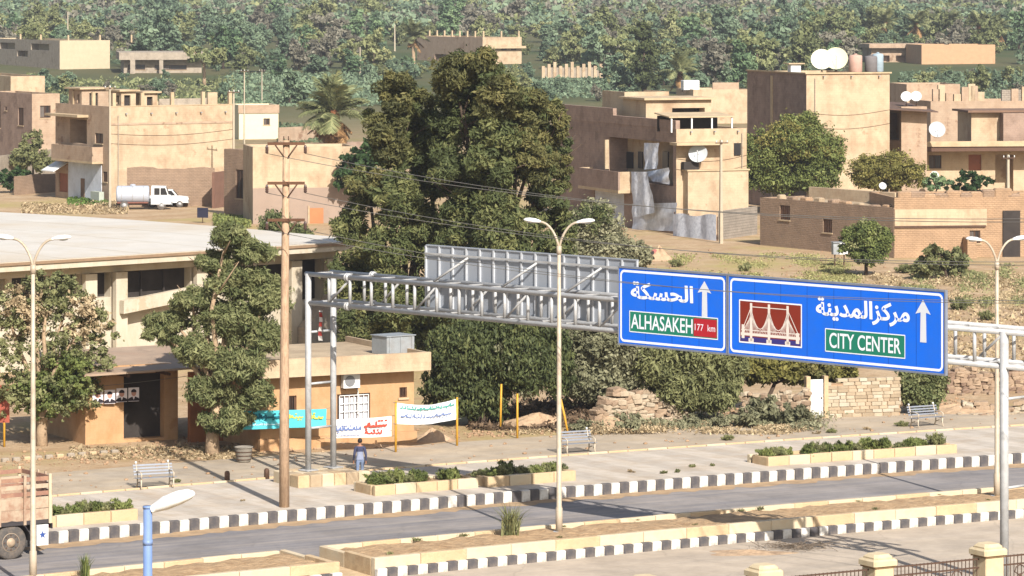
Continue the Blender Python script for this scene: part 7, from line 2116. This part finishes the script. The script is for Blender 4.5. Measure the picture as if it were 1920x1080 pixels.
crop('blue-green crop field beyond the left houses', 425, 720, 140, 200, 7000, 1.0, L_FAR1, 1)
crop('green field growth beside the small cream house', 520, 620, 238, 268, 4500, .7, leaf_mat('leaf_field', (.05,.075,.035,1),(.10,.135,.07,1),(.16,.20,.11,1)), 2, leaf=.28)
crop('reedy growth beyond the big tree at right', 960, 1180, 150, 185, 3000, .9, L_FAR1, 3)
crop('tall blue-green thicket behind the dish house', 1690, 1930, 140, 196, 3500, 1.0, L_FAR1, 4)
crop('green shrubs beyond the left rooftops', 60, 440, 150, 196, 3500, 1.0, L_FAR2, 5)
crop('bright green grass patch below the large peach house', 126, 208, 374, 386, 2600, .35, leaf_mat('leaf_bright_grass', (.05,.085,.018,1),(.085,.14,.03,1),(.14,.21,.05,1)), 6, 'grass', .16)
crop('dry straw weeds along the track at the left', 40, 240, 382, 402, 2600, .35, L_DRY, 7, 'grass', .18)
crop('green weeds behind the hall roof', 400, 470, 405, 428, 2600, .6, L_GREEN, 8, 'grass', .2)
crop('pale yellow-green grass meadow beyond the sign', 1250, 1600, 480, 545, 16000, .12, leaf_mat('leaf_meadow', (.17,.165,.06,1),(.28,.265,.105,1),(.40,.37,.17,1), .15), 9, 'grass', .10, 40)
crop('dry verge grass right of the small tree', 1600, 1930, 512, 570, 9000, .35, L_DRY, 10, 'grass', .12, 30)
crop('olive verge weeds beyond the large sign', 1690, 1930, 505, 580, 7000, .45, L_OLIVE, 11, 'grass', .12, 22)
crop('dry weeds along the foot of the ruined walls', 980, 1520, 790, 815, 11000, .3, L_DRY, 12, 'grass', .09, 40)
crop('grey-green weeds along the foot of the ruined walls', 1000, 1540, 775, 806, 10000, .45, L_GREY, 13, 'grass', .09, 34)
crop('dry leaf litter under the pine and porch', 130, 470, 838, 862, 2600, .06, L_DRY, 14, 'leaf_litter', .14)
crop('brown brushwood below the drooping tree', 880, 1110, 770, 808, 5000, .7, leaf_mat('leaf_brush', (.06,.04,.024,1),(.13,.085,.05,1),(.22,.15,.09,1), .1), 15, 'brushwood', .16)
crop('sparse dry tufts on the slope beyond the right houses', 1760, 1930, 575, 720, 2500, .25, L_DRY, 16, 'grass', .16)

# ------------------------------------------------------------------ single shrubs and weeds
GR = 'shrubs along the far side of the street'
for i, (x, y, sc) in enumerate(((1400,800,1.3),(1440,796,1.5),(1480,800,1.2),(1500,798,1.1),(1290,800,.9),(1350,802,.8),(1180,812,1.0),(1090,812,.9),(1150,800,1.2))):
    plant('grey_shrub', SHR_GR, at(x, y), sc, 'grey-green shrub before the ruined walls, ' + ORD[sorted((1400,1440,1480,1500,1290,1350,1180,1090,1150)).index(x)] + ' from the left', 'shrub', GR, 500+i)
for i, (x, y, sc, ms) in enumerate(((1365,826,.7,SHR_O),(1455,815,.45,SHR_D),(1560,812,.6,SHR_O),(1530,814,.4,SHR_D),(1625,806,.5,SHR_D),(1690,800,.7,SHR_O),(1475,868,.7,SHR_G),(1270,886,.35,SHR_O),(1245,888,.35,SHR_O),(1185,886,.35,SHR_D),(1300,876,.4,SHR_O),(1335,874,.3,SHR_O),(330,905,.35,SHR_O),(640,905,.3,SHR_D),(455,940,.3,SHR_D))):
    plant('pavement_weed', ms, at(x, y), sc, 'small weed clump on the far pavement or street, ' + ORD[sorted((1365,1455,1560,1530,1625,1690,1475,1270,1245,1185,1300,1335,330,640,455)).index(x)] + ' from the left', 'weed', 'weeds in the pavement', 540+i, .8)
for i, (x, y, sc) in enumerate(((1270,500,1.3),(1400,508,1.2),(1800,580,1.6),(1730,560,1.3),(1570,515,1.0),(1700,512,1.6),(1850,600,1.3))):
    plant('field_shrub', SHR_O, at(x, y), sc, 'green-grey shrub in the grass beyond the sign, ' + ORD[sorted((1270,1400,1800,1730,1570,1700,1850)).index(x)] + ' from the left', 'shrub', 'shrubs in the meadow', 570+i)
# the spiky grass clump on the median and a small one at the left
g1 = mesh_obj('grass_clump', tuft_mesh('grass_clump', L_OLIVE, 150, 1.25, .5, 9, .022, .75)); g1.location = at(958, 1006); tag(g1, 'tall spiky grass clump on the median left of the central lamp', 'grass clump')
g2 = mesh_obj('grass_clump', tuft_mesh('grass_clump', L_GREEN, 70, .8, .3, 10, .02, .5)); g2.location = at(160, 1082); tag(g2, 'small green grass clump on the left median', 'grass clump')
for i in range(16):
    a = -8 + 2.3*i; 
    plant('median_weed', WEED, Wc(a + .8*math.sin(i*3), 1.0 if i % 3 else -1.2, .03), .45+.2*math.sin(i), 'tiny dry weed on the median soil, ' + ORD[i] + ' from the left', 'weed', 'weeds on the median', 600+i, .6)
# pile of cut twigs on the near road
tw = MB(); rnd = random.Random(8)
for i in range(130):
    c = Vector((rnd.gauss(0,.7), rnd.gauss(0,.35), rnd.uniform(.02,.16))); d = Vector((rnd.gauss(0,1), rnd.gauss(0,1), rnd.gauss(0,.25))).normalized()*rnd.uniform(.15,.45)
    tw.path([c-d, c+Vector((0,0,.03)), c+d], [.012,.010,.005], 4)
tag(tw.build('twig_pile', mat('twig_grey', A(150,132,112,.45), .95, var=.2), None, loc=at(1490, 1028, ROADZ)), 'flat heap of grey twigs on the near road', 'twigs', kind='stuff')

# ================================================================== HAZE
def haze():
    mb = MB().box(-1100, 1100, -30, 3300, -2.0, 120.0)
    m = bpy.data.materials.new('haze_air'); m.use_nodes = True; nt = m.node_tree
    nt.nodes.remove(nt.nodes['Principled BSDF'])
    v = nt.nodes.new('ShaderNodeVolumePrincipled'); v.inputs['Density'].default_value = .00012; v.inputs['Color'].default_value = (.93,.94,.97,1); v.inputs['Anisotropy'].default_value = .2
    nt.links.new(v.outputs[0], nt.nodes['Material Output'].inputs['Volume'])
    o = mb.build('haze', m, None); o['kind'] = 'stuff'; o['label'] = 'pale dusty air over the town and the far trees'
haze()
